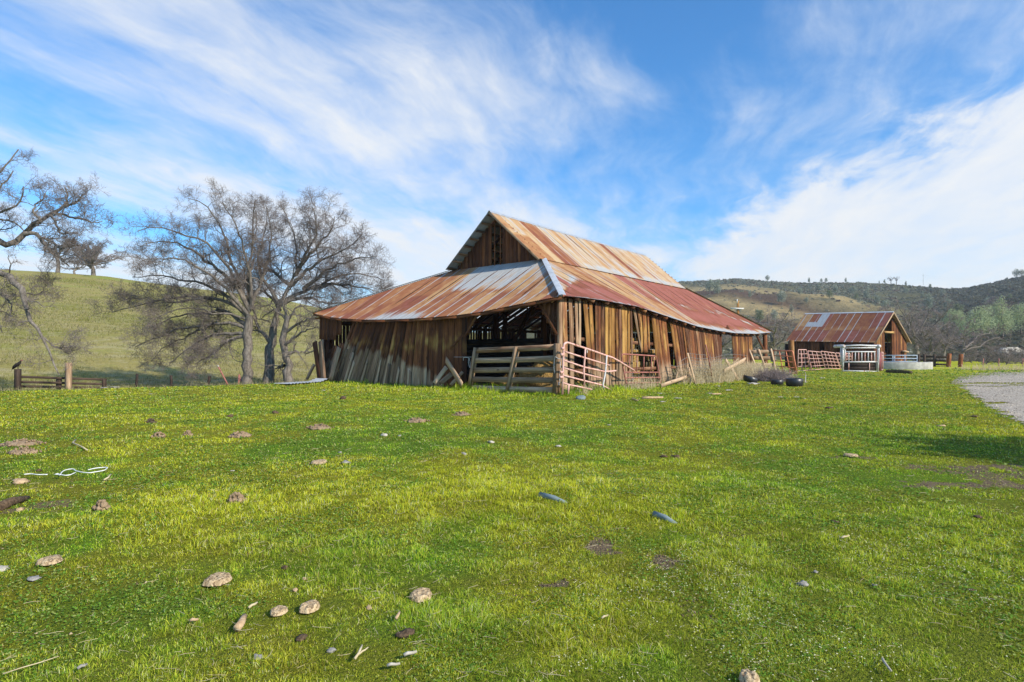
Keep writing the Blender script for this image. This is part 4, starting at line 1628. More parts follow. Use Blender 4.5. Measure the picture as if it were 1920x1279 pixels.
# --- inside: posts, plates, braces, the boarded partition seen through the doorway
for s in (ST0, 8.2, 12.1, 16.0, 19.2):
    for a in (AT0, AT1):
        b = MB()
        b.bar(BP(s, a, -0.4), BP(s, a, ZT - 0.1), E2, 0.19, 0.19, a=.25, seg=3)
        b.build("post", M_WOOD, barn)
b = MB()
b.bar(BP(ST0, 6.45, -0.2), BP(ST0, 6.45, ZT - 0.1), E2, 0.22, 0.19, a=.25, seg=3)
b.build("post", M_WOOD, barn)
for a in (AT0, AT1):
    b = MB()
    b.bar(BP(ST0 - .2, a, ZT - 0.2), BP(ST1 + .1, a, ZT - 0.2), (0, 0, 1), 0.2, 0.2, a=.3, seg=6)
    b.build("wall_plate", M_WOOD, barn)
for s in (ST0, 8.2, 12.1, 16.0, 19.2):
    b = MB()
    b.bar(BP(s, AT0, ZT - 0.42), BP(s, AT1, ZT - 0.42), (0, 0, 1), 0.22, 0.16, a=.3, seg=4)
    b.bar(BP(s, AT0 + .08, 3.7), BP(s, AT0 + 1.5, ZT - .5), (0, 0, 1), 0.14, 0.10, a=.3)
    b.bar(BP(s, AT1 - .08, 3.7), BP(s, AT1 - 1.5, ZT - .5), (0, 0, 1), 0.14, 0.10, a=.3)
    b.build("cross_beam", M_WOOD, barn)
b = MB()
a = AT0
for k, zc in enumerate(np.arange(0.02, 1.8, 0.245)):
    b.bar(BP(ST0 - 0.13, AT0 - .05, zc + .12), BP(ST0 - 0.13, 12.9, zc + .12), (0, 0, 1), 0.24, 0.028, a=.03 + .1 * R.uniform(), seg=6)
b.build("partition", M_DARKW, barn)  # near-black wood tone carries the barn's inner shade in its colour
b = MB()
ptop = onplane(1000, 574, BP(ST0 - .25, 0, 0), E1)
pbot = onplane(964, 640, BP(ST0 - .25, 0, 0), E1)
b.bar(ptop, pbot, E2, 0.14, 0.10, a=.2)
b.build("door_brace", M_WOOD, barn)
b = MB()
zpl = 2.78
b.bar(BP(0.2, 13.64, zpl), BP(22.7, 13.64, zpl), (0, 0, 1), 0.18, 0.12, a=.5, seg=8)
for s in np.arange(1.5, 22, 3.8):
    b.bar(BP(s, 13.62, 0.9), BP(s + 1.2, 13.62, zpl), E1, 0.12, 0.06, a=.5, b=.2)
b.build("wall_plate", M_WOOD, barn)
for s in np.arange(0.3, 22.9, 3.75):
    b = MB()
    b.bar(BP(s, 13.6, -1.1), BP(s, 13.6, zpl), E1, 0.16, 0.16, a=.4)
    b.build("post", M_WOOD, barn)
for s in np.arange(3.9, 22.0, 3.75):
    b = MB()
    zt = float(z_right(s))
    b.bar(BP(s, 0.12, -.05), BP(s, 0.12, zt), E1, 0.15, 0.15, a=.4)
    b.build("post", M_WOOD, barn)
b = MB()                                             # girts nailed inside the long wall
for z0 in (0.75, 1.85):
    b.bar(BP(0.3, 0.04, z0), BP(14.6, 0.04, z0 * .85), (0, 0, 1), 0.13, 0.04, a=.5, b=.4, seg=6)
b.build("girt", M_WOOD, barn)
b = MB()                                             # boarded inner wall of the middle bay
s = ST0 + .3
while s < 19.4:
    wd = R.uniform(.2, .27)
    b.bar(BP(s, AT1 + .11, -.3), BP(s, AT1 + .11, 1.5), E1, wd * .96, 0.022, a=R.uniform(.2, .8))
    s += wd
b.build("partition", M_WOOD, barn)


# ------------------------------------------------------------------ hay inside the barn
def hay_heap(ce, rad, seed, label, name="hay_heap"):
    mb = MB()
    mb.blob(ce, rad, 0.25, 26, 14, seed, flat=-0.25)
    n = 900
    d = norm(R.normal(0, 1, (n, 3)))
    d[:, 2] = np.abs(d[:, 2])
    p = np.asarray(ce) + d * np.asarray(rad) * R.uniform(.9, 1.05, (n, 1))
    tdir = norm(R.normal(0, 1, (n, 3))) * R.uniform(.06, .2, (n, 1))
    P = np.stack([p - tdir, p, p + tdir * .9 - np.array([0, 0, .03])], 1)
    V, F = pts_tube(P, np.full((n, 3), .006), 3)
    mb.raw(V, F)
    o = mb.build(name, M_HAY, None, np.array([ce[0], ce[1], 0]))
    return tag(o, label, "hay")


hay_heap(BP(2.2, 1.75, 0.25), (1.25, 1.25, 0.78), 3, "rounded golden hay heap just behind the plank gate in the doorway")
hay_heap(BP(2.5, 3.5, 0.0), (1.2, 1.3, 0.5), 8, "low flat spread of hay in front of the dark partition")


def bale(loc, rz, size, label):
    mb = MB()
    nx, ny, nz = 10, 6, 6
    for ax in range(3):
        for sg in (-1, 1):
            u, v = [(1, 2), (0, 2), (0, 1)][ax]
            N = 9
            gu = np.linspace(-1, 1, N)
            A, B = np.meshgrid(gu, gu, indexing='ij')
            Pp = np.zeros((N * N, 3))
            Pp[:, u] = A.ravel()
            Pp[:, v] = B.ravel()
            Pp[:, ax] = sg
            rr = 1 - 0.03 * (np.abs(Pp) ** 6).sum(1) + 0.02 * R.normal(0, 1, N * N) * (np.abs(Pp).max(1) < 2)
            Pp = Pp * rr[:, None] * np.asarray(size) / 2
            idx = np.arange(N * N).reshape(N, N)
            F = np.stack([idx[:-1, :-1], idx[1:, :-1], idx[1:, 1:], idx[:-1, 1:]], -1).reshape(-1, 4)
            mb.raw(Pp, F)
    o = mb.build("hay_bale", M_HAY)
    for k in (-.25, .25):
        st = MB()
        hx = size[0] * k
        y, z = size[1] / 2 * 1.0, size[2] / 2 * 1.0
        st.tube([(hx, -y, -z), (hx, -y, z), (hx, y, z), (hx, y, -z), (hx, -y, -z)], 0.008, 4, caps=False)
        st.build("baling_twine", M_STRING, o)
    o.location = loc
    o.rotation_euler = (0, 0, rz)
    return tag(o, label, "hay bale")


az = math.atan2(E1[1], E1[0])
bi = 0
for (s, a, z, lb) in ((6.3, 1.0, .25, "hay bale at the bottom of the stack inside the barn, near the long wall"), (6.3, 2.1, .25, "hay bale at the bottom of the stack inside the barn, away from the long wall"),
                      (6.4, 1.1, .75, "middle hay bale of the stack inside the barn, near the long wall"), (6.4, 2.2, .75, "middle hay bale of the stack inside the barn, away from the long wall"),
                      (6.5, 1.2, 1.25, "upper hay bale of the stack inside the barn, near the long wall"), (6.6, 1.3, 1.75, "topmost hay bale of the stack seen behind the doorway corner"),
                      (8.2, 1.2, .25, "hay bale on the barn floor showing golden through the wall gaps"), (8.2, 1.3, .75, "second hay bale up behind the gapped side wall"), (8.2, 1.2, 1.25, "top hay bale behind the gapped side wall")):
    bale(BP(s, a, z), az + R.uniform(-.06, .06), (1.15, 1.0, 0.5), lb)

# ------------------------------------------------------------------ gates, fences and yard gear
def fr_pt(px, py, s):
    return onplane(px, py, BP(s, 0, 0), E1)


def rt_pt(px, py, a):
    return onplane(px, py, BP(0, a, 0), E2)


def zbase(p, z=None):
    return (float(p[0]), float(p[1]), terr1(p[0], p[1]) if z is None else z)


# --- plank gate across the doorway
SG = -0.28
gate = thing("plank_gate", "grey wooden plank gate of four boards leaning across the dark barn doorway", "gate", zbase(BP(SG, 2, 0)))


def plank_between(mb, pa, pb, w, th, nrm, **kw):
    ax = norm(pb - pa)
    mb.bar(pa, pb, np.cross(ax, nrm), w, th, **kw)


for (xa, ya, xb, yb, g_) in ((889, 657, 1044, 650.5, .5), (888, 676, 1041, 672, .75), (887, 694.5, 1040, 694, .8), (885, 711, 1039, 713, .85), (886, 727, 1040, 731, .8)):
    mb = MB()
    plank_between(mb, fr_pt(xa, ya, SG), fr_pt(xb, yb, SG), 0.185, 0.03, E1, a=R.uniform(.2, .8), b=g_, c=0.1, seg=6, bow=(0, 0, R.uniform(-.02, .02)))
    mb.build("board", M_WOOD, gate)
for (xa, ya, xb, yb) in ((891, 652, 879, 724), (967, 650, 950.5, 733)):
    mb = MB()
    plank_between(mb, fr_pt(xa, ya, SG - .035), fr_pt(xb, yb, SG - .035), 0.13, 0.035, E1, a=.6, b=.62, c=.2, seg=3)
    mb.build("stile", M_WOOD, gate)
    mb = MB()
    plank_between(mb, fr_pt(xa + 5, ya + 2, SG + .035), fr_pt(xb + 4, yb, SG + .035), 0.13, 0.035, E1, a=.5, b=.7, c=.2, seg=3)
    mb.build("stile", M_WOOD, gate)
mb = MB()
plank_between(mb, fr_pt(1043.5, 644, SG - .04), fr_pt(1040.5, 741, SG - .04), 0.17, 0.07, E1, a=.3, b=.85, seg=3)
mb.build("stile", M_WOOD, gate)
mb = MB()
plank_between(mb, fr_pt(1049, 645, SG + .05), fr_pt(1047.5, 740, SG + .05), 0.07, 0.07, E1, a=.6, b=.5, c=.2, seg=3)
mb.build("stile", M_WOOD, gate)


def cord(pts, r, label, name="rope", mt=None, cat="rope"):
    mb = MB()
    P = np.asarray(pts)
    k = len(P)
    q = np.linspace(0, k - 1, (k - 1) * 4 + 1)
    Q = np.stack([np.interp(q, np.arange(k), P[:, i]) for i in range(3)], 1)
    Q[1:-1] = (Q[:-2] + 2 * Q[1:-1] + Q[2:]) / 4
    mb.tube(Q, r, 5)
    return tag(mb.build(name, mt or M_STRING, None, zbase(P.mean(0), float(P[:, 2].min())), True), label, cat)


cord([fr_pt(x, y, SG - .1) for x, y in ((1040, 700), (1038.5, 690), (1040, 668), (1044, 671), (1050, 673.5), (1060, 671.5))], 0.008, "white twine tying the plank gate post to the pink gate")
cord([fr_pt(x, y, SG - .1) for x, y in ((1050, 676), (1051, 690), (1049, 706), (1050, 716), (1048, 724), (1046.5, 716))], 0.007, "loose white twine hanging down the right post of the plank gate")
cord([fr_pt(x, y, -.12) for x, y in ((851, 669.5), (868, 669.5), (890, 669.5), (897, 669.5))], 0.005, "thin taut white string from the wall boards to the plank gate", "string", None, "string")
cord([fr_pt(x, y, -.12) for x, y in ((869, 676), (868.5, 671), (872, 670), (879, 670.5), (878, 678), (880, 688), (882, 690), (881.5, 680), (880, 671)) ], 0.008, "knotted loop of white twine hanging left of the plank gate")

# --- bent pink tube gate hung by the corner
AG = -0.62


def zz8(pts, a):
    return [rt_pt(x / 6.09 + 1030, y / 6.09 + 540, a) for x, y in pts]


pg = thing("tube_gate", "bent pink tube gate with broken rails fixed by the barn corner", "gate", zbase(rt_pt(1056, 738, AG)))
mb = MB()
mb.tube(zz8([(148, 1215), (157, 900), (165, 660), (172, 640), (188, 626), (208, 624), (415, 690), (650, 772), (720, 795), (800, 840), (970, 945)], AG), 0.034, 10, caps=True)
pgf = mb.build("frame", M_PINK, pg, smooth=True)
for P_ in ([(185, 730), (410, 800), (540, 840), (690, 885)], [(175, 830), (400, 905), (630, 955), (700, 952), (760, 945)], [(170, 915), (400, 982), (600, 1032)], [(165, 1000), (400, 1060), (600, 1110), (695, 1160)], [(160, 1085), (220, 1105), (350, 1130), (485, 1160)]):
    mb = MB()
    mb.tube(zz8(P_, AG), 0.029, 8)
    mb.build("rail", M_PINK, pg, smooth=True)
for P_, mt in (([(412, 690), (404, 800), (394, 930), (400, 1125)], M_PINK), ([(655, 770), (648, 860), (640, 960), (628, 1030), (612, 1105), (625, 1160)], M_WHITEP), ([(222, 1105), (215, 1210)], M_PINK)):
    mb = MB()
    mb.tube(zz8(P_, AG - .03), 0.03, 8)
    mb.build("upright", mt, pg, smooth=True)
for q in ((160, 690), (153, 762), (143, 965), (140, 1018)):
    mb = MB()
    c = zz8([q], AG)[0]
    mb.tube([c - E1 * .09, c + E1 * .03], 0.045, 8)
    mb.build("hinge_lug", M_PINK, pgf, smooth=True)
cord(zz8([(415, 688), (432, 705), (438, 745), (428, 735), (436, 715)], AG - .05), 0.007, "short white twine knotted on the top rail of the pink gate")

# --- second, red tube gate leaning on the wall
A2 = -0.55


def zz4(pts, a):
    return [rt_pt(x / 6.4 + 1140, y / 6.4 + 580, a) for x, y in pts]


g2 = thing("tube_gate", "small rusty red tube gate frame leaning against the gapped side wall", "gate", zbase(rt_pt(1205, 722, A2)))
mb = MB()
mb.tube(zz4([(222, 915), (205, 820), (190, 740), (170, 620), (163, 565), (168, 545), (180, 538), (400, 550), (560, 560), (575, 572), (590, 640), (608, 745), (640, 935)], A2), 0.028, 8)
mb.build("frame", M_RPINK, g2, smooth=True)
for P_ in ([(193, 757), (608, 757)], [(205, 822), (622, 818)], [(216, 886), (632, 878)]):
    mb = MB()
    mb.tube(zz4(P_, A2), 0.026, 8)
    mb.build("rail", M_RPINK, g2, smooth=True)
for P_ in ([(265, 545), (258, 640), (245, 755)], [(350, 548), (340, 755)], [(432, 551), (428, 755)], [(525, 556), (515, 755)], [(412, 757), (430, 882)], [(590, 880), (588, 932)], [(548, 560), (555, 620), (548, 680)]):
    mb = MB()
    mb.tube(zz4(P_, A2 + .03), 0.02, 6)
    mb.build("upright", M_RPINK, g2, smooth=True)


# --- loose planks against and beside the barn
def plank(pa, pb, w, th, nrm, label, g_=0.9, c_=0.05, a_=None, bow=None, group=None):
    mb = MB()
    plank_between(mb, np.asarray(pa), np.asarray(pb), w, th, np.asarray(nrm, float), b=g_, c=c_, a=a_, seg=6, jag=0.04, bow=bow)
    o = mb.build("loose_plank", M_WOOD, None, zbase(pa))
    return tag(o, label, "plank", group)


SP = -0.42
NFn = E1 + np.array([0, 0, .2])
plank(fr_pt(815, 718, SP - .1), fr_pt(838, 687, SP + .2), 0.17, 0.03, NFn, "grey plank leaning to the right against the barn, left of the crossed planks")
plank(fr_pt(827, 718, SP), fr_pt(848, 700, SP + .25), 0.19, 0.03, NFn, "short grey plank low behind the crossed planks by the doorway", a_=.3)
plank(fr_pt(866, 722, SP - .25), fr_pt(836, 674, SP + .2), 0.22, 0.03, NFn, "wide grey nail-holed plank leaning to the left across the others by the doorway", a_=.8)
plank(fr_pt(845, 722, SP), fr_pt(868, 697, SP + .3), 0.12, 0.03, NFn, "narrow grey plank propped behind the wide nail-holed plank", a_=.6)
plank(fr_pt(600, 713, -.45), fr_pt(590, 641, -.25), 0.36, 0.03, E1, "wide brown board leaning outward at the far left end of the barn", .25, .05, .3)
plank(fr_pt(606, 714, -.5), fr_pt(602, 638, -.28), 0.42, 0.03, E1, "wide weathered board standing second from the far left end of the barn", .55, .05, .5)
plank(fr_pt(620, 712, -.42), fr_pt(636, 652, -.2), 0.30, 0.03, E1, "long grey board leaning to the right on the barn wall near its left end", .95, 0, .6)
plank(fr_pt(572, 664, -.1), fr_pt(593, 656, .3), 0.22, 0.05, (0, 0, 1), "stub of grey beam sticking out past the left end of the barn", .9)
plank(fr_pt(575, 712, .4), fr_pt(590, 682, .6), 0.18, 0.04, E1, "dark board propped outside the left corner of the barn", .5)
ms = MB()
p0, p1 = G(527, 723), G(606, 717.5)
uu = np.linspace(0, 1, 50)
wv = norm(np.cross(p1 - p0, [0, 0, 1]))
Vv, Fv = [], []
for i, q in enumerate(uu):
    for k in range(2):
        lift = 0.07 + 0.12 * sm(q, .75, 1.0) + 0.02 * math.sin(q * 80)
        c = p0 + (p1 - p0) * q + wv * (0.42 if k else -0.42) * (1 - .15 * q)
        Vv.append([c[0], c[1], max(terr1(c[0], c[1]), terr1(p0[0], p0[1]) * .5) + lift])
for i in range(49):
    Fv.append((2 * i, 2 * i + 1, 2 * i + 3, 2 * i + 2))
ms.raw(Vv, Fv)
tag(ms.build("metal_sheet", M_GALV, None, zbase(p0)), "pale metal sheet lying flat on the grass beyond the barn's left end", "metal sheet")


def gpx(px, py):
    return G(px, py)


def gd(px, py, lift=0.03):
    p = G(px, py)
    return p + np.array([0, 0, lift])


AW = -1.0
plank(rt_pt(1240, 723, AW), rt_pt(1298, 703, AW + .25), 0.14, 0.04, E2, "long pale plank sloping up from the grass in front of the side wall", 1, 0, .8)
plank(rt_pt(1303, 718, AW - .05), rt_pt(1289, 662, AW), 0.13, 0.04, E2, "pale leaning stake holding the wire mesh before the side wall", 1, 0, .7)
plank(rt_pt(1295, 718, AW + .1), rt_pt(1292, 690, AW + .15), 0.09, 0.04, E2, "short pale stake beside the leaning wire-mesh stake", 1, 0, .9)
plank(rt_pt(1267, 714, AW + .4), rt_pt(1271, 698, AW + .5), 0.09, 0.03, E2, "small grey splinter of board standing at the foot of the side wall", 1, 0, .7)
plank(rt_pt(1357, 698, AW - .2), rt_pt(1396, 676, AW), 0.34, 0.06, E2 + np.array([0, 0, .4]), "thick pale plank lying tilted on the dry grass near the far bay", 1, 0, .95)
plank(rt_pt(1384, 712, AW - .3), rt_pt(1361, 675, AW - .1), 0.16, 0.04, E2, "pale stake crossing in front of the thick tilted plank", .95, .1, .8)
plank(rt_pt(1374, 684, AW + .3), rt_pt(1385, 672, AW + .3), 0.12, 0.04, E2, "grey board end sticking up behind the thick tilted plank", .9, 0, .5)
plank(rt_pt(1400, 683, AW), rt_pt(1420, 705, AW - .5), 0.10, 0.04, E2, "thin grey slat sliding down beside the pallet panel", .95, 0, .5)

# --- woven wire along the side wall, with its rusty stake
wf = thing("wire_mesh_fence", "sagging woven wire fence strung in front of the side wall", "fence", zbase(rt_pt(1330, 705, AW)))
mb = MB()
rows = [[(950, 527), (1090, 545), (1190, 548), (1250, 590), (1350, 560), (1450, 535), (1670, 555)],
        [(840, 650), (945, 570), (1090, 595), (1205, 590), (1260, 615), (1400, 590), (1530, 575)],
        [(960, 610), (1090, 628), (1210, 635), (1290, 630), (1420, 610)],
        [(735, 668), (830, 690), (940, 650), (1090, 665), (1215, 680), (1300, 665), (1410, 660)],
        [(980, 680), (1100, 700), (1220, 722), (1320, 700), (1400, 690)],
        [(990, 720), (1110, 735), (1225, 760), (1330, 735)]]
rows3 = []
for r_ in rows:
    P = np.array(zz4(r_, AW))
    k = len(P)
    q = np.linspace(0, k - 1, (k - 1) * 3 + 1)
    Q = np.stack([np.interp(q, np.arange(k), P[:, i]) for i in range(3)], 1)
    Q[1:-1] = (Q[:-2] + 2 * Q[1:-1] + Q[2:]) / 4
    rows3.append(Q)
    mb.tube(Q, 0.009, 4)
for xx in range(990, 1420, 34):
    mb.tube(zz4([(xx, 540), (xx + 6, 620), (xx + 10, 700), (xx + 8, 745)], AW), 0.007, 4)
mb.build("wire_mesh", M_WIRE, wf)
mb = MB()
mb.tube(zz4([(1172, 425), (1205, 570), (1245, 800)], AW - .03), 0.03, 6)
mb.build("stake", M_RPINK, wf)["label"] = "rusty leaning steel stake"

# --- pallet-like board panel
YP = 34.5


def zp(x, y, Y):
    return atY(x / 8.0 + 1380, y / 8.0 + 620, Y)


NY = np.array([0, 1.0, 0])
pp = thing("pallet_fence", "weathered board panel of three planks on slanting stiles near the far bay", "fence panel", zbase(zp(380, 660, YP)))
for (x0, y0, x1, y1, mt) in ((205, 318, 545, 316, .95), (240, 412, 560, 415, .9), (285, 515, 575, 517, .95)):
    mb = MB()
    mb.bar(zp(x0, y0, YP), zp(x1, y1, YP), (0, 0, 1), 0.22, 0.03, b=mt, a=R.uniform(.5, .9), seg=4)
    mb.build("board", M_WOOD, pp)
for (x0, y0, x1, y1) in ((192, 275, 350, 675), (338, 280, 470, 640), (522, 270, 605, 640)):
    mb = MB()
    mb.bar(zp(x1, y1, YP - .05), zp(x0, y0, YP - .05), (1, 0, 0), 0.10, 0.05, b=1, a=.9, seg=3)
    mb.build("stile", M_WOOD, pp)
mb = MB()
mb.bar(zp(170, 480, YP + .5) - np.array([0, 0, .9]), zp(160, 290, YP + .5), (1, 0, 0), .32, .3, b=.1, a=.1, seg=3)
tag(mb.build("fence_post", M_DARKW, None, zbase(zp(170, 600, YP + .5))), "short dark square post behind the left stile of the board panel", "post")

# --- round brown post
mb = MB()
pb = G(1484, 699)
mb.tube([(pb[0] + .12, pb[1], -.05), (pb[0] + .03, pb[1], 1.1), (pb[0] + .02, pb[1], 2.18)], [.17, .165, .155], 12, a=.6, b=.35, c=.45)
tag(mb.build("fence_post", M_WOOD, None, zbase(pb), True), "tall thick round brown post beside the orange-red corral panels", "post")


# --- pipe corral panels
def corral(corn, Y0, Y1, rails, verts, mt, label, legs=(), r=0.03, group="pipe corral panels in the yard"):
    TL, TR, BL, BR = [np.array(c, float) for c in corn]
    P = {}

    def at(u, v):
        t = TL + (TR - TL) * u
        b_ = BL + (BR - BL) * u
        q = t + (b_ - t) * v
        return zp(q[0], q[1], Y0 + (Y1 - Y0) * u)
    root = thing("corral_panel", label, "corral panel", zbase(at(.5, 1)), group)
    mb = MB()
    mb.tube([at(0, 1), at(0, .03), at(.03, 0), at(.97, 0), at(1, .03), at(1, 1)], r, 7)
    mb.build("frame", mt, root, smooth=True)
    for k in range(1, rails):
        mb = MB()
        v = k / (rails - 1)
        mb.tube([at(0, v), at(.5, v + R.uniform(-.01, .01)), at(1, v)], r * .8, 6)
        mb.build("rail", mt, root, smooth=True)
    for k in range(verts):
        u = (k + 1) / (verts + 1)
        mb = MB()
        mb.tube([at(u, 0), at(u + R.uniform(-.01, .01), .5), at(u, 1)], r * .8, 6)
        mb.build("upright", mt, root, smooth=True)
    for u in legs:
        mb = MB()
        e = at(u, 1)
        mb.tube([at(u, .2), e, (e[0] + .05, e[1], terr1(e[0], e[1]) - .03)], r * .8, 5)
        mb.build("leg", M_RPINK, root)
    return root


corral([(545, 298), (850, 308), (602, 603), (915, 648)], 38.5, 37.0, 5, 2, M_RED, "orange-red pipe panel between the board panel and the round post", r=.042)
corral([(935, 285), (1055, 286), (925, 603), (1108, 592)], 43.0, 44.0, 6, 2, M_PINK, "pink pipe panel just right of the round brown post", (0.4,))
corral([(1075, 305), (1270, 322), (1128, 590), (1340, 570)], 43.5, 47.0, 6, 2, M_PINK, "pink pipe panel second along from the round brown post", (0.05, .5))
corral([(1272, 308), (1482, 335), (1338, 566), (1560, 570)], 46.5, 47.5, 6, 3, M_PINK, "pale pink pipe panel midway between the round post and the cattle chute", (.0, .5, 1.0))
corral([(1490, 335), (1712, 345), (1572, 572), (1770, 552)], 47.5, 48.5, 6, 3, M_PINK, "pink pipe panel ending behind the cattle chute", (.4,))

# --- cattle squeeze chute
Yc = 41.6


def zc_(x, y, Y=Yc):
    return atY(x / 9.6 + 1560, y / 9.6 + 630, Y)


ch = thing("cattle_chute", "worn white steel cattle squeeze chute standing on the grass before the small barn", "cattle chute", zbase(zc_(500, 640)))
D = 0.95


def chute_tube(pts, r, nm, mt, S=8):
    mb = MB()
    mb.tube([zc_(x, y, Yc + d * D) for x, y, d in pts], r, S)
    return mb.build(nm, mt, ch, smooth=True)


for d in (0, 1):
    chute_tube([(192, 640, d), (196, 165, d)], 0.075, "post", M_WHITEP)
    chute_tube([(820, 645, d), (838, 165, d)], 0.075, "post", M_WHITEP)
    chute_tube([(196, 180, d), (500, 168, d), (838, 180, d)], 0.055, "top_rail", M_WHITEP)
    chute_tube([(200, 218, d), (830, 212, d)], 0.04, "top_rail", M_WHITEP)
    chute_tube([(200, 285, d), (780, 285, d)], 0.045, "rail", M_WHITEP)
    chute_tube([(205, 470, d), (810, 465, d)], 0.05, "rail", M_WHITEP)
    chute_tube([(195, 626, d), (500, 634, d), (840, 645, d)], 0.05, "bottom_rail", M_WHITEP)
    for k in range(10):
        x = 245 + k * 58
        chute_tube([(x, 290, d), (x + R.uniform(-4, 4), 468, d)], 0.032, "side_bar", M_WHITEP if k % 2 else M_PINK, 6)
    mb = MB()
    for k in range(2):
        mb.bar(zc_(215, 515 + k * 68, Yc + d * D + .05), zc_(790, 515 + k * 70, Yc + d * D + .05), (0, 0, 1), 0.31, 0.03, a=.1)
    mb.build("side_panel", M_DARKW, ch)
for x in (300, 672):
    chute_tube([(x, 488, 0), (x, 628, 0)], 0.035, "strap", M_PINK, 6)
chute_tube([(160, 200, .1), (160, 520, .1)], 0.04, "lever", M_WHITEP)
chute_tube([(210, 470, -.04), (235, 250, -.04), (200, 235, -.04)], 0.05, "squeeze_arm", M_WHITEP)
for x in (196, 838):
    mb = MB()
    c = zc_(x, 185)
    mb.tube([c + np.array([0, -.12, 0]), c + np.array([0, D + .1, 0])], 0.12, 10)
    mb.build("cross_tube", M_WHITEP, ch, smooth=True)
mb = MB()
mb.bar(zc_(858, 625, Yc + .1), zc_(856, 300, Yc + .1), (1, .3, 0), 0.30, 0.05)
mb.build("head_gate_plate", M_MAROON, ch)
mb = MB()
for pts in ([(880, 620, .3), (882, 292, .3)], [(912, 615, .3), (914, 292, .3)], [(880, 295, .3), (914, 295, .3)], [(880, 350, .3), (914, 350, .3)], [(880, 610, .3), (912, 610, .3)]):
    mb.tube([zc_(x, y, Yc + d * D) for x, y, d in pts], 0.04, 6)
mb.build("head_gate", M_PINK, ch, smooth=True)
mb = MB()
for k in range(6):
    mb.tube([zc_(820 - 0, 560 - k * 4, Yc - .1), zc_(835, 480, Yc - .12), zc_(842, 250, Yc - .1)], .02, 5)
mb.build("control_rod", M_WHITEP, ch)

# --- concrete trough with pipe rail
tr = MB()
tc0 = np.array([(1677 - 960) / FPX * 49.2, 49.2, 0])
rad = 2.62
prof = [(rad, -.1), (rad, .50), (rad - .03, .56), (rad - .16, .56), (rad - .19, .5), (rad - .19, .25)]
nn_ = 56
V = []
for (r_, z) in prof:
    for k in range(nn_):
        t_ = k * 2 * math.pi / nn_
        rr_ = r_ + 0.015 * (vnoise(np.array([k * .6]), np.array([z * 3]), 3)[0] - .5)
        V.append(tc0 + np.array([math.cos(t_) * rr_, math.sin(t_) * rr_, z]))
F = [(i * nn_ + k, i * nn_ + (k + 1) % nn_, (i + 1) * nn_ + (k + 1) % nn_, (i + 1) * nn_ + k) for i in range(len(prof) - 1) for k in range(nn_)]
tr.raw(V, F)
tro = thing("water_trough", "round grey concrete water trough beside the cattle chute", "trough", zbase(tc0))
tr.build("basin", M_CONC, tro)
wt = MB()
k = np.arange(nn_)
V = np.concatenate([[tc0 + np.array([0, 0, .42])], tc0 + np.stack([np.cos(k * 2 * math.pi / nn_) * (rad - .19), np.sin(k * 2 * math.pi / nn_) * (rad - .19), np.full(nn_, .42)], 1)])
wt.raw(V, [(0, i + 1, (i + 1) % nn_ + 1) for i in range(nn_)])
M_WATER, t_, bs_, o_ = mat("trough_water")
bs_.inputs['Base Color'].default_value = (0.02, 0.025, 0.02, 1)
bs_.inputs['Roughness'].default_value = 0.08
wt.build("water", M_WATER, tro)
rl = thing("pipe_railing", "grey-blue three-rail pipe railing standing across the concrete trough", "railing", (tc0[0], tc0[1] - .9, .56))
Yr = 47.6
for y in (350, 407, 460):
    mb = MB()
    mb.tube([zc_(915, y, Yr), zc_(1535, y, Yr)], .036, 8)
    mb.build("rail", M_BLUEP, rl, smooth=True)
for x in (1092, 1125, 1310, 1528):
    mb = MB()
    mb.tube([zc_(x, 345, Yr + .03), zc_(x, 500, Yr + .03)], .042, 8)
    mb.build("upright", M_BLUEP, rl, smooth=True)

# --- log
mb = MB()
pa, pb = G(1663, 698.5), G(1708, 701)
mb.tube([pa + np.array([0, 0, .08]), (pa + pb) / 2 + np.array([0, .05, .11]), pb + np.array([0, 0, .1])], [.11, .13, .12], 10)
tag(mb.build("log", plain("mossy_log", (0.05, 0.042, 0.02), (0.13, 0.11, 0.05), 6, .95, 0, .8), None, zbase(pa), True), "dark mossy log lying on the grass in front of the concrete trough", "log")

# --- dark rail fence and posts beyond the trough
rf_ = thing("rail_fence", "dark old wooden rail fence beyond the concrete trough", "fence", zbase(G(1760, 691)))
Yf = 55
for (y0, y1) in ((668, 670), (675, 677), (682, 684), (688.5, 689)):
    mb = MB()
    mb.bar(atY(1716, y0, Yf + 2), atY(1780, y1, Yf), (0, 0, 1), .19, .05, a=.6, seg=4)
    mb.build("rail", M_DARKW, rf_)
for x in (1722, 1733, 1752):
    mb = MB()
    mb.bar(atY(x, 696, Yf + .8), atY(x + R.uniform(-1, 3), 664, Yf + .8), (1, 0, 0), .17, .14, a=.5, seg=2)
    mb.build("post", M_DARKW, rf_)
for (x, y0, y1, lb) in ((1779, 663, 690, "thick dark wooden post at the end of the dark rail fence"), (1801, 664, 690, "brown wooden post standing alone right of the dark rail fence")):
    mb = MB()
    Y = 54.0
    mb.bar(atY(x - 1, y1 + 2, Y), atY(x + 1, y0, Y), (1, 0, 0), .27, .24, a=.7, b=.15, c=.2, seg=3)
    tag(mb.build("fence_post", M_WOOD, None, zbase(atY(x, y1, Y))), lb, "post")
sf = thing("wire_fence", "thin-posted wire fence at the far edge of the yard on the right", "fence", zbase(G(1880, 689)))
for x in (1843, 1872, 1917, 1960):
    mb = MB()
    mb.tube([atY(x, 694, 56), atY(x + 1, 672, 56)], .04, 5)
    mb.build("post", M_RPINK, sf)
mb = MB()
for y in (676, 682, 688):
    mb.tube([atY(1805, y, 56), atY(1900, y + .5, 56), atY(2000, y, 56)], .008, 3)
mb.build("wire", M_WIRE, sf)


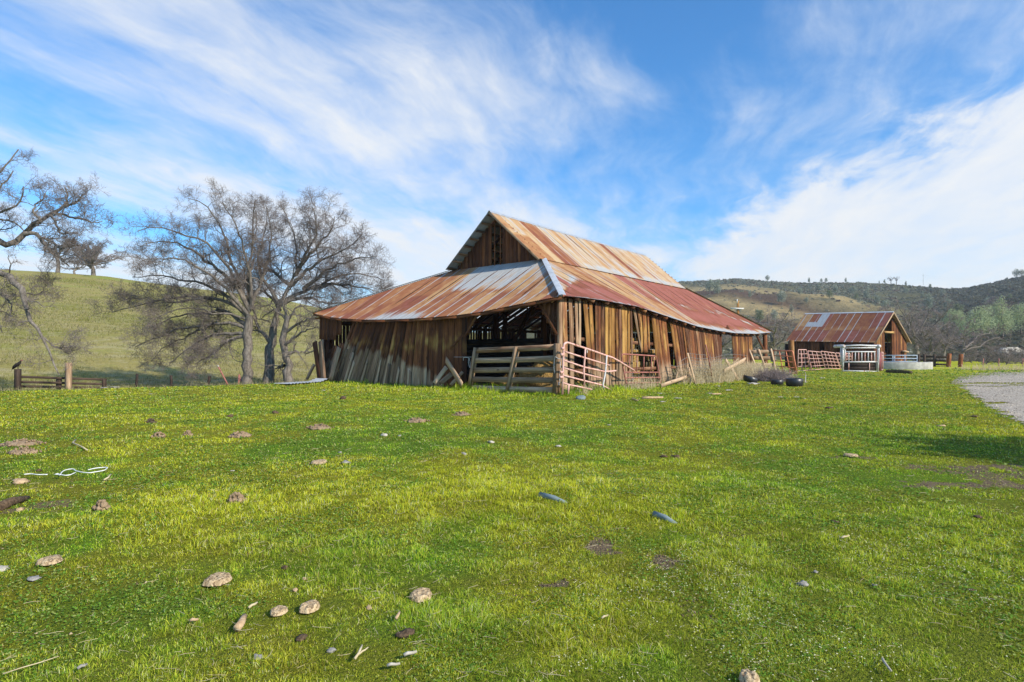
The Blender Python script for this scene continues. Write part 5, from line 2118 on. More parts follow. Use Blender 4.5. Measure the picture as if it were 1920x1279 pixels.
# --- black rubber feed tubs
def tub(px, py, wpx, label, tilt=0.0, hgt=.34):
    c = G(px, py)
    rad = wpx / FPX * c[1] / 2
    mb = MB()
    prof = [(rad * .86, 0.0), (rad, .05), (rad * 1.02, hgt * .6), (rad, hgt), (rad * .93, hgt + .01), (rad * .86, hgt * .8), (rad * .8, .06)]
    n = 26
    V = []
    for (r_, z) in prof:
        for k in range(n):
            t_ = k * 2 * math.pi / n
            x, y, zz = math.cos(t_) * r_, math.sin(t_) * r_, z
            zz = zz + tilt * (x - rad * .9)
            V.append((c[0] + x, c[1] + rad + y, c[2] + zz))
    F = [(i * n + k, i * n + (k + 1) % n, (i + 1) * n + (k + 1) % n, (i + 1) * n + k) for i in range(len(prof) - 1) for k in range(n)]
    F.append(tuple((len(prof) - 1) * n + k for k in range(n)))
    mb.raw(V, F)
    return tag(mb.build("rubber_tub", M_RUBBER, None, zbase(c), True), label, "feed tub")


tub(1412, 721, 25, "black rubber tub tipped on its edge beside the pale tilted plank", -.28, .24)
tub(1497, 725, 30, "black rubber tub standing right of the dry grey bush", 0, .31)
tub(1462, 722, 22, "low black rubber tub half hidden under the dry grey bush", 0, .20)
cord([gd(1510, 718, .02), gd(1511, 713, .3), gd(1509, 716, .45)], .02, "short white plastic strip standing beside the right-hand rubber tub", "plastic_strip", M_PALE, "plastic strip")


# --- dead grey bush and tall dry grass along the wall
def stems(mb, base, n, h, spread, r, up=1.0, K=6):
    P = np.empty((n, K, 3))
    b_ = np.asarray(base)
    ang = R.uniform(0, 2 * math.pi, n)
    sp = np.abs(R.normal(0, spread, n))
    L = h * R.uniform(.45, 1.1, n)
    wob = R.normal(0, .06, (n, 2))
    for k in range(K):
        q = k / (K - 1)
        P[:, k, 0] = b_[:, 0] + np.cos(ang) * sp * q ** 1.4 * L + wob[:, 0] * math.sin(q * 5) * L
        P[:, k, 1] = b_[:, 1] + np.sin(ang) * sp * q ** 1.4 * L + wob[:, 1] * math.sin(q * 4) * L
        P[:, k, 2] = b_[:, 2] + L * q * up * (1 - .25 * (sp * q) ** 2)
    rr_ = np.linspace(1, .35, K)[None] * r * R.uniform(.7, 1.3, (n, 1))
    V, F = pts_tube(P, rr_, 3)
    mb.raw(V, F)
    return P


def bush(px, py, w_, h_, label, mt, n=700, cat="bush"):
    c = G(px, py)
    root = thing("dead_bush", label, cat, zbase(c))
    mb = MB()
    base = np.tile(c, (n, 1)) + np.stack([R.normal(0, w_ * .22, n), R.normal(0, w_ * .2, n), np.zeros(n)], 1)
    P = stems(mb, base, n, h_, w_ * .55 / h_, .008)
    # side twigs
    m2 = n * 4
    i = R.randint(0, n, m2)
    k = R.randint(1, 6, m2)
    s0 = P[i, k]
    dd = norm(R.normal(0, 1, (m2, 3)) + np.array([0, 0, .3])) * R.uniform(.08, .28, (m2, 1))
    Q = np.stack([s0, s0 + dd * .5 + R.normal(0, .01, (m2, 3)), s0 + dd], 1)
    V, F = pts_tube(Q, np.tile(np.array([[.006, .005, .003]]), (m2, 1)), 3)
    mb.raw(V, F)
    mb.build("branches", mt, root)
    return root


bush(1450, 715, 1.5, 0.6, "dry grey bush growing between the black rubber tubs", M_TWIGP, 600)


def strip_pts(n, pts, sx, a):
    seg = np.asarray(pts, float)
    u = R.uniform(0, len(seg) - 1, n)
    k = np.floor(u).astype(int)
    f = u - k
    sv = seg[k, 0] + (seg[k + 1, 0] - seg[k, 0]) * f
    av = a + R.normal(0, sx, n)
    P = BC + np.outer(sv, E1) + np.outer(av, E2)
    P[:, 2] = terrain(P[:, 0], P[:, 1])
    return P


mb = MB()
for (s0, s1, n, h, a0, sx) in ((2.6, 6.0, 420, .50, -.55, .22), (8.0, 11.5, 700, .75, -.6, .3), (10.5, 14.5, 1400, 1.05, -.8, .45), (14.2, 18.5, 2000, .85, -1.0, .6), (18.0, 21.0, 380, .5, -1.3, .5), (0.6, 2.6, 130, .35, -.25, .1), (.2, .6, 60, .3, -.6, .1)):
    b_ = strip_pts(n, [(s0,), (s1,)], sx, a0)
    clump = fbm(b_[:, 0] * 1.3, b_[:, 1] * 1.3, 201, 3)
    b_ = b_[clump > .42]
    stems(mb, b_, len(b_), h, .42, .0065)
tag(mb.build("dry_grass", M_STRAW), kind="stuff")
b_ = np.array([G(px, 693.5) for px in R.uniform(1805, 1990, 500)]) + np.stack([R.normal(0, .5, 500), R.normal(0, 1.0, 500), np.zeros(500)], 1)
mb = MB()
stems(mb, b_, 500, .5, .4, .012)
tag(mb.build("dry_grass", M_STRAW), kind="stuff")

# --- left fence: board panel, posts, hawk, wire posts
Yl = 29.0
lf = thing("board_fence", "low dark three-board fence at the far left edge of the yard", "fence", zbase(G(90, 735)))
for (y0, y1) in ((706.5, 712), (716, 720.5), (724.5, 727)):
    mb = MB()
    mb.bar(atY(35, y0, Yl), atY(200, y1, Yl + 3), (0, 0, 1), .12, .04, a=.6, seg=6)
    mb.build("rail", M_DARKW, lf)
for (x, y0, y1, w_, Y) in ((33, 692, 738, .22, Yl - .05), (110, 707, 738, .17, Yl + 1.4), (195, 711, 737, .13, Yl + 2.9)):
    mb = MB()
    mb.bar(atY(x, y1, Y), atY(x + .5, y0, Y), (1, 0, 0), w_, .18, a=.5, seg=3)
    mb.build("post", M_DARKW, lf)
mb = MB()
mb.bar(atY(128.5, 740, Yl + 1.2), atY(128.5, 680, Yl + 1.2), (1, 0, 0), .24, .2, a=.7, b=.75, seg=4)
tag(mb.build("fence_post", M_WOOD, None, zbase(atY(128, 735, Yl + 1.2))), "tall grey weathered post rising above the low board fence", "post")
for (xa, ya, xb, yb, lb, mt, w_) in ((254, 728, 257, 701, "short dark post, first in the wire line after the board fence", M_DARKW, .10), (320, 730, 320.5, 704, "slim upright dark post midway along the wire line", M_DARKW, .10), (387, 730, 393, 705, "dark post tilting right in the wire line near the oaks", M_DARKW, .12)):
    mb = MB()
    mb.bar(atY(xa, ya, Yl + 4), atY(xb, yb, Yl + 4), (1, 0, 0), w_, .1, a=.4, seg=3, bow=(.03, 0, 0))
    tag(mb.build("fence_post", mt, None, zbase(atY(xa, ya, Yl + 4))), lb, "post")
mb = MB()
mb.tube([atY(430, 727, Yl + 3.5), atY(409, 687, Yl + 3.5)], .04, 6)
so = mb.build("steel_stake", M_RPINK, None, zbase(atY(430, 727, Yl + 3.5)))
tag(so, "rusty pink steel stake leaning left with a white tip near the oaks", "stake")
mb = MB()
mb.tube([atY(409.6, 688.2, Yl + 3.48), atY(407.8, 684.8, Yl + 3.48)], .05, 6)
mb.build("tip", M_PALE, so, np.array(so.location))
mb = MB()
mb.tube([atY(447, 732, Yl + 5), atY(448.5, 702, Yl + 5)], .05, 6)
mb.tube([atY(449, 705, Yl + 5), atY(455, 724, Yl + 5)], .035, 6)
tag(mb.build("steel_stake", M_RPINK, None, zbase(atY(447, 727, Yl + 5))), "thin rusty stake with a slanting brace left of the first oak trunk", "stake")
wl = MB()
for y in (712, 719):
    wl.tube([atY(200, y + 2, Yl + 3), atY(256, y, Yl + 4), atY(320, y + 1.5, Yl + 4), atY(389, y + 2, Yl + 4), atY(447, y, Yl + 5)], .006, 3)
tag(wl.build("fence_wire", M_WIRE, None, zbase(atY(300, 720, Yl + 4))), "two thin wires strung between the short dark posts", "wire")

# hawk-like dark bird perched on the corner post
bp = atY(33.5, 692, Yl - .05)
bird = MB()
S_ = 0.42
prof = [(-.62, -.28, .02), (-.45, -.12, .06), (-.25, .06, .13), (0.0, .28, .19), (.18, .46, .17), (.28, .60, .11), (.34, .70, .085), (.40, .77, .08), (.46, .76, .05)]
P = np.array([[bp[0] + x * S_, bp[1], bp[2] + .03 + (z + .18) * S_] for x, z, r_ in prof])
bird.tube(P, [r_ * S_ for _, _, r_ in prof], 12)
bo = bird.build("bird", M_FEATHER, None, tuple(bp), True)
tag(bo, "dark vulture-like bird perched on the left end post of the board fence", "bird")
mb = MB()
mb.tube([P[6], P[7] + np.array([.01, 0, .0]), P[8] + np.array([.035, 0, -.012]), P[8] + np.array([.05, 0, -.035])], [.038, .036, .02, .006], 8)
mb.build("head", M_SKINR, bo, np.array(bo.location), True)
for sg in (-1, 1):
    mb = MB()
    mb.tube([P[4] + np.array([-.01, sg * .06, .0]), P[3] + np.array([-.03, sg * .085, .0]), P[2] + np.array([-.05, sg * .07, -.01]), P[0] + np.array([-.01, sg * .03, -.01])], [.03, .055, .045, .008], 8)
    mb.build("wing", M_FEATHER, bo, np.array(bo.location), True)
    mb = MB()
    mb.tube([P[3] + np.array([.02, sg * .035, -.06]), np.array([bp[0] + .01, bp[1] + sg * .03, bp[2] + .005])], [.014, .010], 6)
    mb.build("leg", M_FEATHER, bo, np.array(bo.location), True)

# ------------------------------------------------------------------ small barn on the right
SBL = np.array([0.574, -0.819, 0])             # long direction, toward the viewer
SBW = np.array([0.819, 0.574, 0])
SBP = np.array([0.6455 * 50, 50.0, 0])         # under the ridge at the near gable
sb = thing("small_barn", "small wooden barn with a red rusty tin roof and an open gable end", "barn", tuple(SBP))


def SP_(l, w_, z):
    return SBP + SBL * l + SBW * w_ + np.array([0, 0, z])


LEN = 7.4
RZ2 = 4.80


def ez(l):
    return 2.16 + 0.22 * (-l) / LEN


def rz(l):
    return RZ2 + 0.24 * (-l) / LEN


def sb_attr(U, v, r1, r2):
    A = 0.02 + 0.12 * r1
    B = 0.52 + 0.42 * r2
    seam = np.exp(-((v - .46) / .035) ** 2) + sm(v, .06, .0) * .7
    A = A + 0.32 * seam * (.3 + r2)
    B = B - 0.35 * seam
    # L-shaped bright patch near the far end
    pt = ((U > 5.25) & (U < 6.0) & (v > .58)) | ((U > 5.25) & (U < 6.9) & (v > .52) & (v < .70))
    A = np.where(pt, 1.3, A)
    B = B - .3 * (U > 6.4) * (v > .5)
    return A, B


def q0(u):
    l = 0.3 - u
    return SBP + SBL * l[:, None] + SBW * -3.42 + np.stack([u * 0, u * 0, ez(l)], 1)


def q1(u):
    l = 0.3 - u
    return SBP + SBL * l[:, None] + np.stack([u * 0, u * 0, rz(l)], 1)


rf = MB()
corrugate(rf, LEN + .3, 14, q0, q1, norm(np.array([0, 0, 3.4]) - SBW * 2.6), sheet_attr(0.62, 51, sb_attr, 0.07, 0.75, .46), uvo=300, sag=.03)
sbroof = rf.build("roof_slope", M_ROOF, sb)
sbroof["label"] = "red rusty roof slope with pale seams and an L-shaped bright patch"
rf = MB()


def q2(u):
    l = 0.3 - u
    return SBP + SBL * l[:, None] + SBW * 3.25 + np.stack([u * 0, u * 0, ez(l) + .05], 1)


corrugate(rf, LEN + .3, 6, q2, q1, norm(np.array([0, 0, 3.4]) + SBW * 2.6), sheet_attr(0.62, 57, plain_attr, 0.05, 0.3), uvo=340)
rf.build("roof_slope", M_ROOF, sb)
mb = MB()
strip(mb, SP_(.3, 0, rz(0)), SP_(-LEN, 0, rz(-LEN)), norm(-SBW * 3.3 - np.array([0, 0, 2.6])), norm(SBW * 3.3 - np.array([0, 0, 2.6])), .13, .02, 8)
mb.build("ridge_cap", M_GALV, sbroof)
mb = MB()
l = -0.05
while l > -LEN + .15:
    wd = R.uniform(.2, .28)
    if not (-4.45 < l < -4.05):
        mb.bar(SP_(l, -3.2, -.1), SP_(l, -3.2, ez(l) + .1), SBL, wd * .96, .025, a=R.uniform(.1, .7), b=.05, c=.05, seg=3)
    else:
        mb.bar(SP_(l, -3.2, -.1), SP_(l, -3.2, 1.35), SBL, wd * .96, .025, a=R.uniform(.1, .7), b=.05, seg=2)
    l -= wd
mb.build("long_wall", M_WOOD, sb)


def gable(mb, w0, w1, l, zlo=-.1, gold=.45):
    w_ = w0
    while w_ < w1 - .02:
        wd = min(R.uniform(.2, .28), w1 - w_)
        wc = w_ + wd / 2
        zt = RZ2 - .06 - (RZ2 - 2.2) * abs(wc) / 3.35
        mb.bar(SP_(l, wc, zlo), SP_(l, wc, zt), SBW, wd * .96, .025, a=R.uniform(.2, .9), b=.15, c=gold * R.uniform(.3, 1.2), seg=4)
        w_ += wd


mb = MB()
gable(mb, -3.2, -1.25, 0.0)
mb.build("gable_wall", M_WOOD, sb)
mb = MB()
gable(mb, .55, 3.1, 0.0)
mb.build("gable_wall", M_WOOD, sb)
mb = MB()
gable(mb, -3.2, 3.1, -LEN + .2, gold=.1)
mb.build("gable_wall", M_WOOD, sb)
mb = MB()
l = -0.1
while l > -LEN + .15:
    mb.bar(SP_(l, 3.05, -.1), SP_(l, 3.05, 2.2), SBL, .2, .025)
    l -= .215
mb.build("long_wall", M_WOOD, sb)
for (w_, zt) in ((-1.2, 3.7), (.5, 4.3)):
    mb = MB()
    mb.bar(SP_(-.1, w_, -.1), SP_(-.1, w_, zt), SBW, .16, .16, a=.7, b=.2, c=.3, seg=3)
    mb.build("post", M_WOOD, sb)
mb = MB()
mb.bar(SP_(.03, -1.25, 3.05), SP_(.03, .55, 3.05), (0, 0, 1), .17, .1, a=.9, b=.4, c=.7, seg=3)
mb.build("lintel", M_WOOD, sb)
mb = MB()
mb.bar(SP_(-.6, -1.1, 2.9), SP_(-.6, .5, 1.9), (0, 0, 1), .1, .06, a=.6)
mb.build("door_brace", M_WOOD, sb)
mb = MB()
for k in range(4):
    mb.bar(SP_(-.5, -1.2, .25 + k * .32), SP_(-.5, .5, .25 + k * .32), (0, 0, 1), .2, .04, a=.2, seg=3)
mb.build("half_door", M_WOOD, sb)
mb = MB()
mb.bar(SP_(.16, 1.9, 1.45), SP_(.16, 2.75, 1.38), (0, 0, 1), .12, .3, a=.9, b=1)
mb.bar(SP_(.02, 2.0, .75), SP_(.02, 2.0, 1.4), SBW, .1, .1, a=.3)
mb.build("shelf", M_WOOD, sb)
for wS in (-1, 1):
    mb = MB()
    mb.bar(SP_(.28, wS * 3.4, 2.12), SP_(.28, 0, RZ2 - .06), np.cross(norm(SP_(0, wS * 3.4, 2.12) - SP_(0, 0, RZ2)), SBL), .12, .03, a=.7, b=.8)
    mb.build("bargeboard", M_WOOD, sb)
for l in np.arange(-.4, -LEN, -1.1):
    for wS in (-1, 1):
        mb = MB()
        mb.bar(SP_(l, wS * 3.15, ez(l) + .05), SP_(l, 0, rz(l) - .13), SBL, .06, .12, a=.3)
        mb.build("rafter", M_WOOD, sb)
# bent loose sheet and dark side shed at the far end
ls = MB()
pts = [(1474, 643.5), (1488, 642), (1496, 636), (1492, 629.5), (1483, 631.5)]
Ysb = 55.0
Vs = [atY(x, y, Ysb + .4 * (i % 2)) for i, (x, y) in enumerate([(1472, 643), (1487, 641), (1499, 636), (1490, 636.5), (1484, 630), (1497, 632.5), (1486, 629)])]
ls.raw(Vs, [(0, 1, 3), (1, 2, 3), (3, 2, 5), (3, 5, 4), (4, 5, 6)])
so = ls.build("metal_sheet", M_GALV, None, tuple(np.mean(Vs, 0)))
md = so.modifiers.new("thick", 'SOLIDIFY')
md.thickness = 0.02
tag(so, "crumpled bluish metal sheet hanging off the far end of the small barn roof", "metal sheet")
mb = MB()
for k in range(9):
    x = 1473 + k * 2.2
    mb.bar(atY(x, 698, 55.6), atY(x, 645, 55.6), (1, 0, 0), .12, .03, a=R.uniform(.1, .4), seg=2)
mb.build("side_shed_wall", M_DARKW, sb)

# ------------------------------------------------------------------ poles
up = thing("utility_pole", "brown wooden pole with a pale crossbar rising behind the barn's lean-to roof", "pole", zbase(atY(1384, 660, 62)))
mb = MB()
c = atY(1383.5, 564, 62)
mb.tube([(c[0], c[1], -.1), (c[0], c[1], c[2])], [.17, .13], 8, a=.7, b=.1, c=.6)
mb.build("shaft", M_WOOD, up, smooth=True)
mb = MB()
mb.bar(atY(1370, 578.2, 61.8), atY(1394.5, 578.8, 61.8), (0, 0, 1), .14, .12)
mb.build("crossbar", M_WHITEP, up)
mb = MB()
mb.tube([c + np.array([-.1, -.1, -.25]), c + np.array([-.12, -.1, .15])], .06, 6)
mb.build("insulator", M_WHITEP, up)
p = G(1731, 534.5)
hp = thing("utility_pole", "thin utility pole with two crossarms standing on the far ridge", "pole", tuple(p))
Yp = p[1]
mb = MB()
mb.tube([p - np.array([0, 0, .3]), atY(1731, 513, Yp)], [.32, .24], 6)
mb.build("shaft", M_TWIG, hp)
for (y, w_) in ((516.2, 2.4), (526.5, 1.2)):
    mb = MB()
    mb.bar(atY(1731 - w_, y, Yp - .3), atY(1731 + w_, y, Yp - .3), (0, 0, 1), .3, .2)
    mb.build("crossarm", M_TWIG, hp)
mb = MB()
a0, a1 = atY(1731, 516.5, Yp), atY(2300, 560, Yp - 150)
a2 = atY(1100, 560, Yp + 10)
for dz in (0, -4.5):
    mb.tube([a0 + np.array([0, 0, dz]), (a0 + a1) / 2 + np.array([0, 0, dz - 5]), a1 + np.array([0, 0, dz])], .045, 3)
mb.build("power_line", M_WIRE, hp)

# ------------------------------------------------------------------ bare oaks
def resample(P, Rr, K, wob):
    """list of hand-laid limbs -> (B,K,3), (B,K) with a crooked wobble"""
    oP, oR = [], []
    for p, r in zip(P, Rr):
        p = np.asarray(p, float)
        L = np.concatenate([[0], np.cumsum(np.linalg.norm(p[1:] - p[:-1], axis=1))])
        q = np.linspace(0, L[-1], K)
        Q = np.stack([np.interp(q, L, p[:, i]) for i in range(3)], 1)
        Q[1:-1] = (Q[:-2] + 2 * Q[1:-1] + Q[2:]) / 4
        w_ = R.normal(0, wob, (K, 3)) * np.sin(np.linspace(0, math.pi, K))[:, None] * L[-1] ** .5
        w_[0] = 0
        Q = Q + w_
        oP.append(Q)
        oR.append(np.interp(q / L[-1], np.linspace(0, 1, len(r)), r))
    return np.array(oP), np.array(oR)


def spawn(P, Rr, n, lens, K, ang=(35, 75), jit=.35, up=.12, tmin=.15, taper=.3, rmul=.62, rmin=.004, flat=0.0, maxr=None):
    """n children along every branch"""
    B, KK, _ = P.shape
    t = (np.arange(n)[None] + R.uniform(0, 1, (B, n))) / n
    t = tmin + (1 - tmin) * t
    x = t * (KK - 1)
    i = np.minimum(x.astype(int), KK - 2)
    f = (x - i)[..., None]
    bi = np.arange(B)[:, None]
    p0 = P[bi, i] * (1 - f) + P[bi, i + 1] * f
    tg = norm(P[bi, i + 1] - P[bi, i])
    r0 = Rr[bi, i] * (1 - f[..., 0]) + Rr[bi, i + 1] * f[..., 0]
    rnd = norm(R.normal(0, 1, (B, n, 3)))
    perp = norm(rnd - tg * (rnd * tg).sum(-1, keepdims=True))
    a = np.radians(R.uniform(ang[0], ang[1], (B, n)))[..., None]
    d = norm(tg * np.cos(a) + perp * np.sin(a) + np.array([0, 0, up]))
    if flat:
        d[..., 2] *= (1 - flat)
        d = norm(d)
    Lp = np.linalg.norm(P[:, 1:] - P[:, :-1], axis=2).sum(1)
    L = lens * R.uniform(.55, 1.15, (B, n)) * (1 - .45 * t)
    L = np.minimum(L, Lp[:, None] * .75)
    d = d.reshape(-1, 3)
    p = p0.reshape(-1, 3)
    L = L.reshape(-1)
    N = len(p)
    Q = np.empty((N, K, 3))
    Q[:, 0] = p
    for k in range(1, K):
        d = norm(d + R.normal(0, jit, (N, 3)) + np.array([0, 0, up * .5]))
        Q[:, k] = Q[:, k - 1] + d * (L / (K - 1))[:, None]
    rb = np.maximum(r0.reshape(-1) * rmul, rmin)
    if maxr:
        rb = np.minimum(rb, maxr)
    RR = rb[:, None] * np.linspace(1, taper, K)[None]
    return Q, np.maximum(RR, rmin * .6)


def oak(name, label, loc, limbs, radii, levels, bark, twig, sides=(9, 5, 4, 3, 3), K0=14, wob=.03, group=None, cat="tree", trunk_first=1):
    root = thing(name, label, cat, loc, group)
    P, Rr = resample(limbs, radii, K0, wob)
    mb = MB()
    V, F = pts_tube(P, Rr, sides[0])
    mb.raw(V, F)
    cur = (P[trunk_first:], Rr[trunk_first:]) if len(P) > trunk_first else (P, Rr)
    tw = MB()
    for li, lv in enumerate(levels):
        cur = spawn(*cur, **lv)
        V, F = pts_tube(cur[0], cur[1], sides[min(li + 1, len(sides) - 1)])
        (mb if li == 0 else tw).raw(V, F)
    mb.build("trunk", bark, root, smooth=True)
    tw.build("branches", twig, root)
    return root


def limbs_px(lst, zf, ox, oy, Y, depth):
    out = []
    for k, pts in enumerate(lst):
        dz = R.uniform(-depth, depth)
        L = []
        for i, (x, y) in enumerate(pts):
            q = i / max(1, len(pts) - 1)
            L.append(atY(x / zf + ox, y / zf + oy, Y + dz * q * (1 if k else 0)))
        out.append(L)
    return out


ZF, OX, OY = 2.907, 180, 320
LV = [dict(n=9, lens=2.6, K=8, ang=(30, 65), jit=.30, up=.10, rmul=.5, taper=.25, maxr=.06, rmin=.012),
      dict(n=7, lens=1.25, K=6, ang=(30, 70), jit=.32, up=.08, rmul=.55, taper=.3, rmin=.008),
      dict(n=6, lens=.62, K=5, ang=(30, 75), jit=.34, up=.06, rmul=.6, taper=.4, rmin=.0060),
      dict(n=4, lens=.32, K=3, ang=(30, 75), jit=.30, up=.05, rmul=.7, taper=.5, rmin=.0048, tmin=.2)]
YA = 34.0
tA = limbs_px([[(822, 1240), (822, 1165), (826, 1050), (818, 930), (828, 850), (838, 790)],
               [(836, 800), (800, 755), (770, 720), (720, 640), (660, 590), (600, 540), (480, 490), (380, 470), (250, 490)],
               [(828, 800), (760, 725), (690, 705), (570, 690), (450, 680), (340, 720), (200, 740), (90, 772)],
               [(822, 860), (740, 830), (640, 832), (520, 845), (430, 870), (330, 915), (215, 960)],
               [(838, 770), (760, 620), (700, 500), (620, 400), (480, 350), (350, 290), (225, 330)],
               [(845, 760), (770, 610), (722, 450), (690, 320), (640, 230), (575, 165), (500, 150)],
               [(850, 740), (840, 580), (812, 440), (790, 340), (720, 240), (690, 170)],
               [(845, 700), (832, 560), (830, 460), (860, 360), (850, 250), (870, 160)],
               [(815, 900), (750, 915), (690, 945), (630, 1000), (540, 1055)],
               [(815, 890), (700, 880), (560, 930), (470, 990), (400, 1050)],
               [(835, 810), (740, 790), (600, 760), (450, 745), (330, 800), (240, 870)],
               [(600, 690), (450, 720), (320, 700), (180, 690), (110, 720)],
               [(640, 832), (560, 880), (480, 900), (380, 960), (300, 1040)],
               [(800, 770), (650, 640), (520, 600), (400, 580), (200, 580)],
               [(820, 840), (690, 760), (560, 770), (420, 800), (300, 850)],
               [(760, 620), (640, 520), (520, 430), (400, 380), (260, 400)],
               [(850, 720), (905, 600), (940, 480), (960, 330), (930, 200)]], ZF, OX, OY, YA, 3.2)
rA = [[.36, .30, .26, .25, .25, .22]] + [[.12, .075, .045, .02]] * 9 + [[.08, .05, .03, .015]] * 3 + [[.12, .075, .045, .02]] * 4
lv = [dict(l) for l in LV]
lv[0]['n'] = 13
lv[0]['lens'] = 2.1
lv[0]['maxr'] = .045
lv[1] = dict(lv[1], lens=1.1, n=8)
lv[3] = dict(lv[3], rmin=.0046)
oak("bare_oak", "wide bare oak with low sweeping limbs, leftmost of the three trunks beside the barn", zbase(tA[0][1]), tA, rA, lv, M_BARK, M_TWIG)
YB = 34.6
tB = limbs_px([[(945, 1240), (945, 1165), (950, 1050), (948, 940), (965, 870), (985, 800)],
               [(948, 935), (905, 880), (870, 820), (850, 760), (835, 700), (820, 600)],
               [(975, 830), (1010, 700), (1068, 620), (1100, 500), (1072, 380), (1050, 260), (1010, 195)],
               [(1005, 720), (1130, 645), (1200, 640), (1290, 585), (1400, 560), (1500, 570), (1570, 600)],
               [(1068, 625), (1150, 540), (1250, 470), (1370, 425), (1450, 350)],
               [(1088, 570), (1165, 420), (1205, 300), (1180, 200)],
               [(1000, 730), (905, 580), (880, 450), (930, 320), (935, 205)],
               [(1000, 735), (1100, 690), (1190, 700), (1300, 730), (1400, 700)],
               [(1060, 625), (960, 545), (890, 500), (860, 440)],
               [(1130, 645), (1260, 540), (1400, 480), (1510, 470)],
               [(1180, 640), (1330, 610), (1450, 640), (1540, 660)],
               [(1095, 540), (1210, 410), (1290, 320), (1300, 250)],
               [(1000, 760), (960, 690), (880, 650), (790, 640)]], ZF, OX, OY, YB, 3.2)
rB = [[.38, .32, .28, .26, .22, .18]] + [[.13, .08, .045, .02]] * 12
oak("bare_oak", "tall bare oak with the thick middle trunk of the three beside the barn", zbase(tB[0][1]), tB, rB, lv, M_BARK, M_TWIG)
tC = limbs_px([[(1060, 1230), (1055, 1160), (1038, 1060), (1022, 960), (1028, 870), (1045, 790)],
               [(1038, 1000), (1085, 985), (1130, 985), (1180, 990)],
               [(1030, 950), (1080, 900), (1140, 870), (1215, 850)],
               [(1035, 850), (1065, 780), (1110, 730), (1190, 780)],
               [(1028, 1062), (1000, 1070), (975, 1080)],
               [(1040, 800), (1020, 720), (1040, 650), (1090, 600)],
               [(1040, 810), (980, 760), (940, 770), (900, 810)],
               [(1035, 880), (1110, 830), (1180, 800), (1230, 760)]], ZF, OX, OY, 33.4, 1.8)
rC = [[.34, .27, .2, .19, .17, .14]] + [[.09, .06, .04, .02]] * 7
oak("bare_oak", "slim pale crooked oak trunk closest to the barn wall", zbase(tC[0][1]), tC, rC, [dict(LV[0], n=7), LV[1], LV[2]], M_BARK, M_TWIG)

# big oak whose limbs reach in from the left edge
YD = 27.0
Z6, Z4 = 4.92, 2.558


def l6(p):
    return [(x / Z6, y / Z6 + 260) for x, y in p]


def l4(p):
    return [(x / Z4, y / Z4 + 260) for x, y in p]


limD = [[(-190, 760), (-186, 720), (-176, 640), (-180, 560), (-165, 500), (-150, 455)],
        [(-160, 490)] + l6([(-400, 960), (-150, 905), (0, 935), (80, 975), (150, 940), (215, 880), (255, 830), (380, 750), (520, 680), (630, 595), (640, 520), (600, 450)]),
        l6([(225, 875), (320, 870), (360, 895), (420, 985), (500, 1060), (560, 1110), (640, 1180)]),
        l6([(430, 930), (500, 960), (560, 1020), (640, 990), (720, 985)]),
        [(-155, 470)] + l6([(-300, 800), (-60, 700), (0, 665), (110, 655), (190, 600), (205, 520), (215, 440)]),
        [(-155, 470)] + l6([(-250, 830), (-80, 720), (60, 745), (140, 770), (220, 850)]),
        l6([(500, 690), (590, 705), (680, 730), (780, 750), (880, 780), (945, 765)]),
        l6([(470, 710), (520, 780), (550, 840), (570, 880), (660, 870)]),
        l6([(380, 750), (300, 680), (330, 600), (400, 560), (420, 500)]),
        l6([(600, 630), (690, 590), (740, 560), (760, 510)]),
        [(-165, 520)] + l4([(-150, 600), (0, 640), (60, 672), (105, 700), (132, 745), (128, 800), (116, 862), (175, 900), (213, 955), (246, 1045), (284, 1135)]),
        l4([(213, 955), (260, 1000), (320, 1000), (365, 1000)]),
        l4([(130, 740), (170, 750), (230, 730)]),
        [(-150, 455)] + [(-90, 390), (-50, 350), (-10, 330), (20, 300), (35, 280)],
        [(-150, 455)] + [(-80, 420), (-30, 370), (10, 345), (25, 320)],
        [(-170, 480), (-230, 400), (-270, 340), (-300, 300)],
        [(-170, 480), (-260, 470), (-340, 450), (-400, 430)],
        [(-176, 560), (-270, 560), (-350, 590), (-420, 620)],
        l4([(-80, 700), (0, 740), (60, 800), (40, 880)]),
        [(-120, 560)] + l4([(-60, 780), (-10, 860), (10, 930)])]
tD = []
for k, pts in enumerate(limD):
    dz = R.uniform(-1.2, 1.2)
    tD.append([atY(x, y, YD + dz * min(1, i / 6) * (k > 0)) for i, (x, y) in enumerate(pts)])
rD = [[.5, .42, .36, .34, .3, .26]] + [[.24, .20, .16, .12, .07, .03]] + [[.10, .07, .03]] + [[.06, .03]] + [[.10, .07, .05, .025]] * 2 + [[.06, .04, .02]] * 4 + [[.17, .15, .14, .13, .13, .08, .05, .025]] + [[.04, .02]] * 2 + [[.13, .09, .05, .025]] * 2 + [[.16, .1, .03]] * 3 + [[.06, .02]] * 2
lvD = [dict(LV[0], n=9, lens=1.6, maxr=.04), dict(LV[1], n=6, lens=.85), dict(LV[2], n=5, lens=.48), dict(LV[3], n=3, lens=.26)]
oak("bare_oak", "gnarled bare oak reaching in from the left, a pale limb drooping over the fence", zbase(tD[0][1]), tD, rD, lvD, M_BARK, M_TWIG, K0=20, wob=.02)

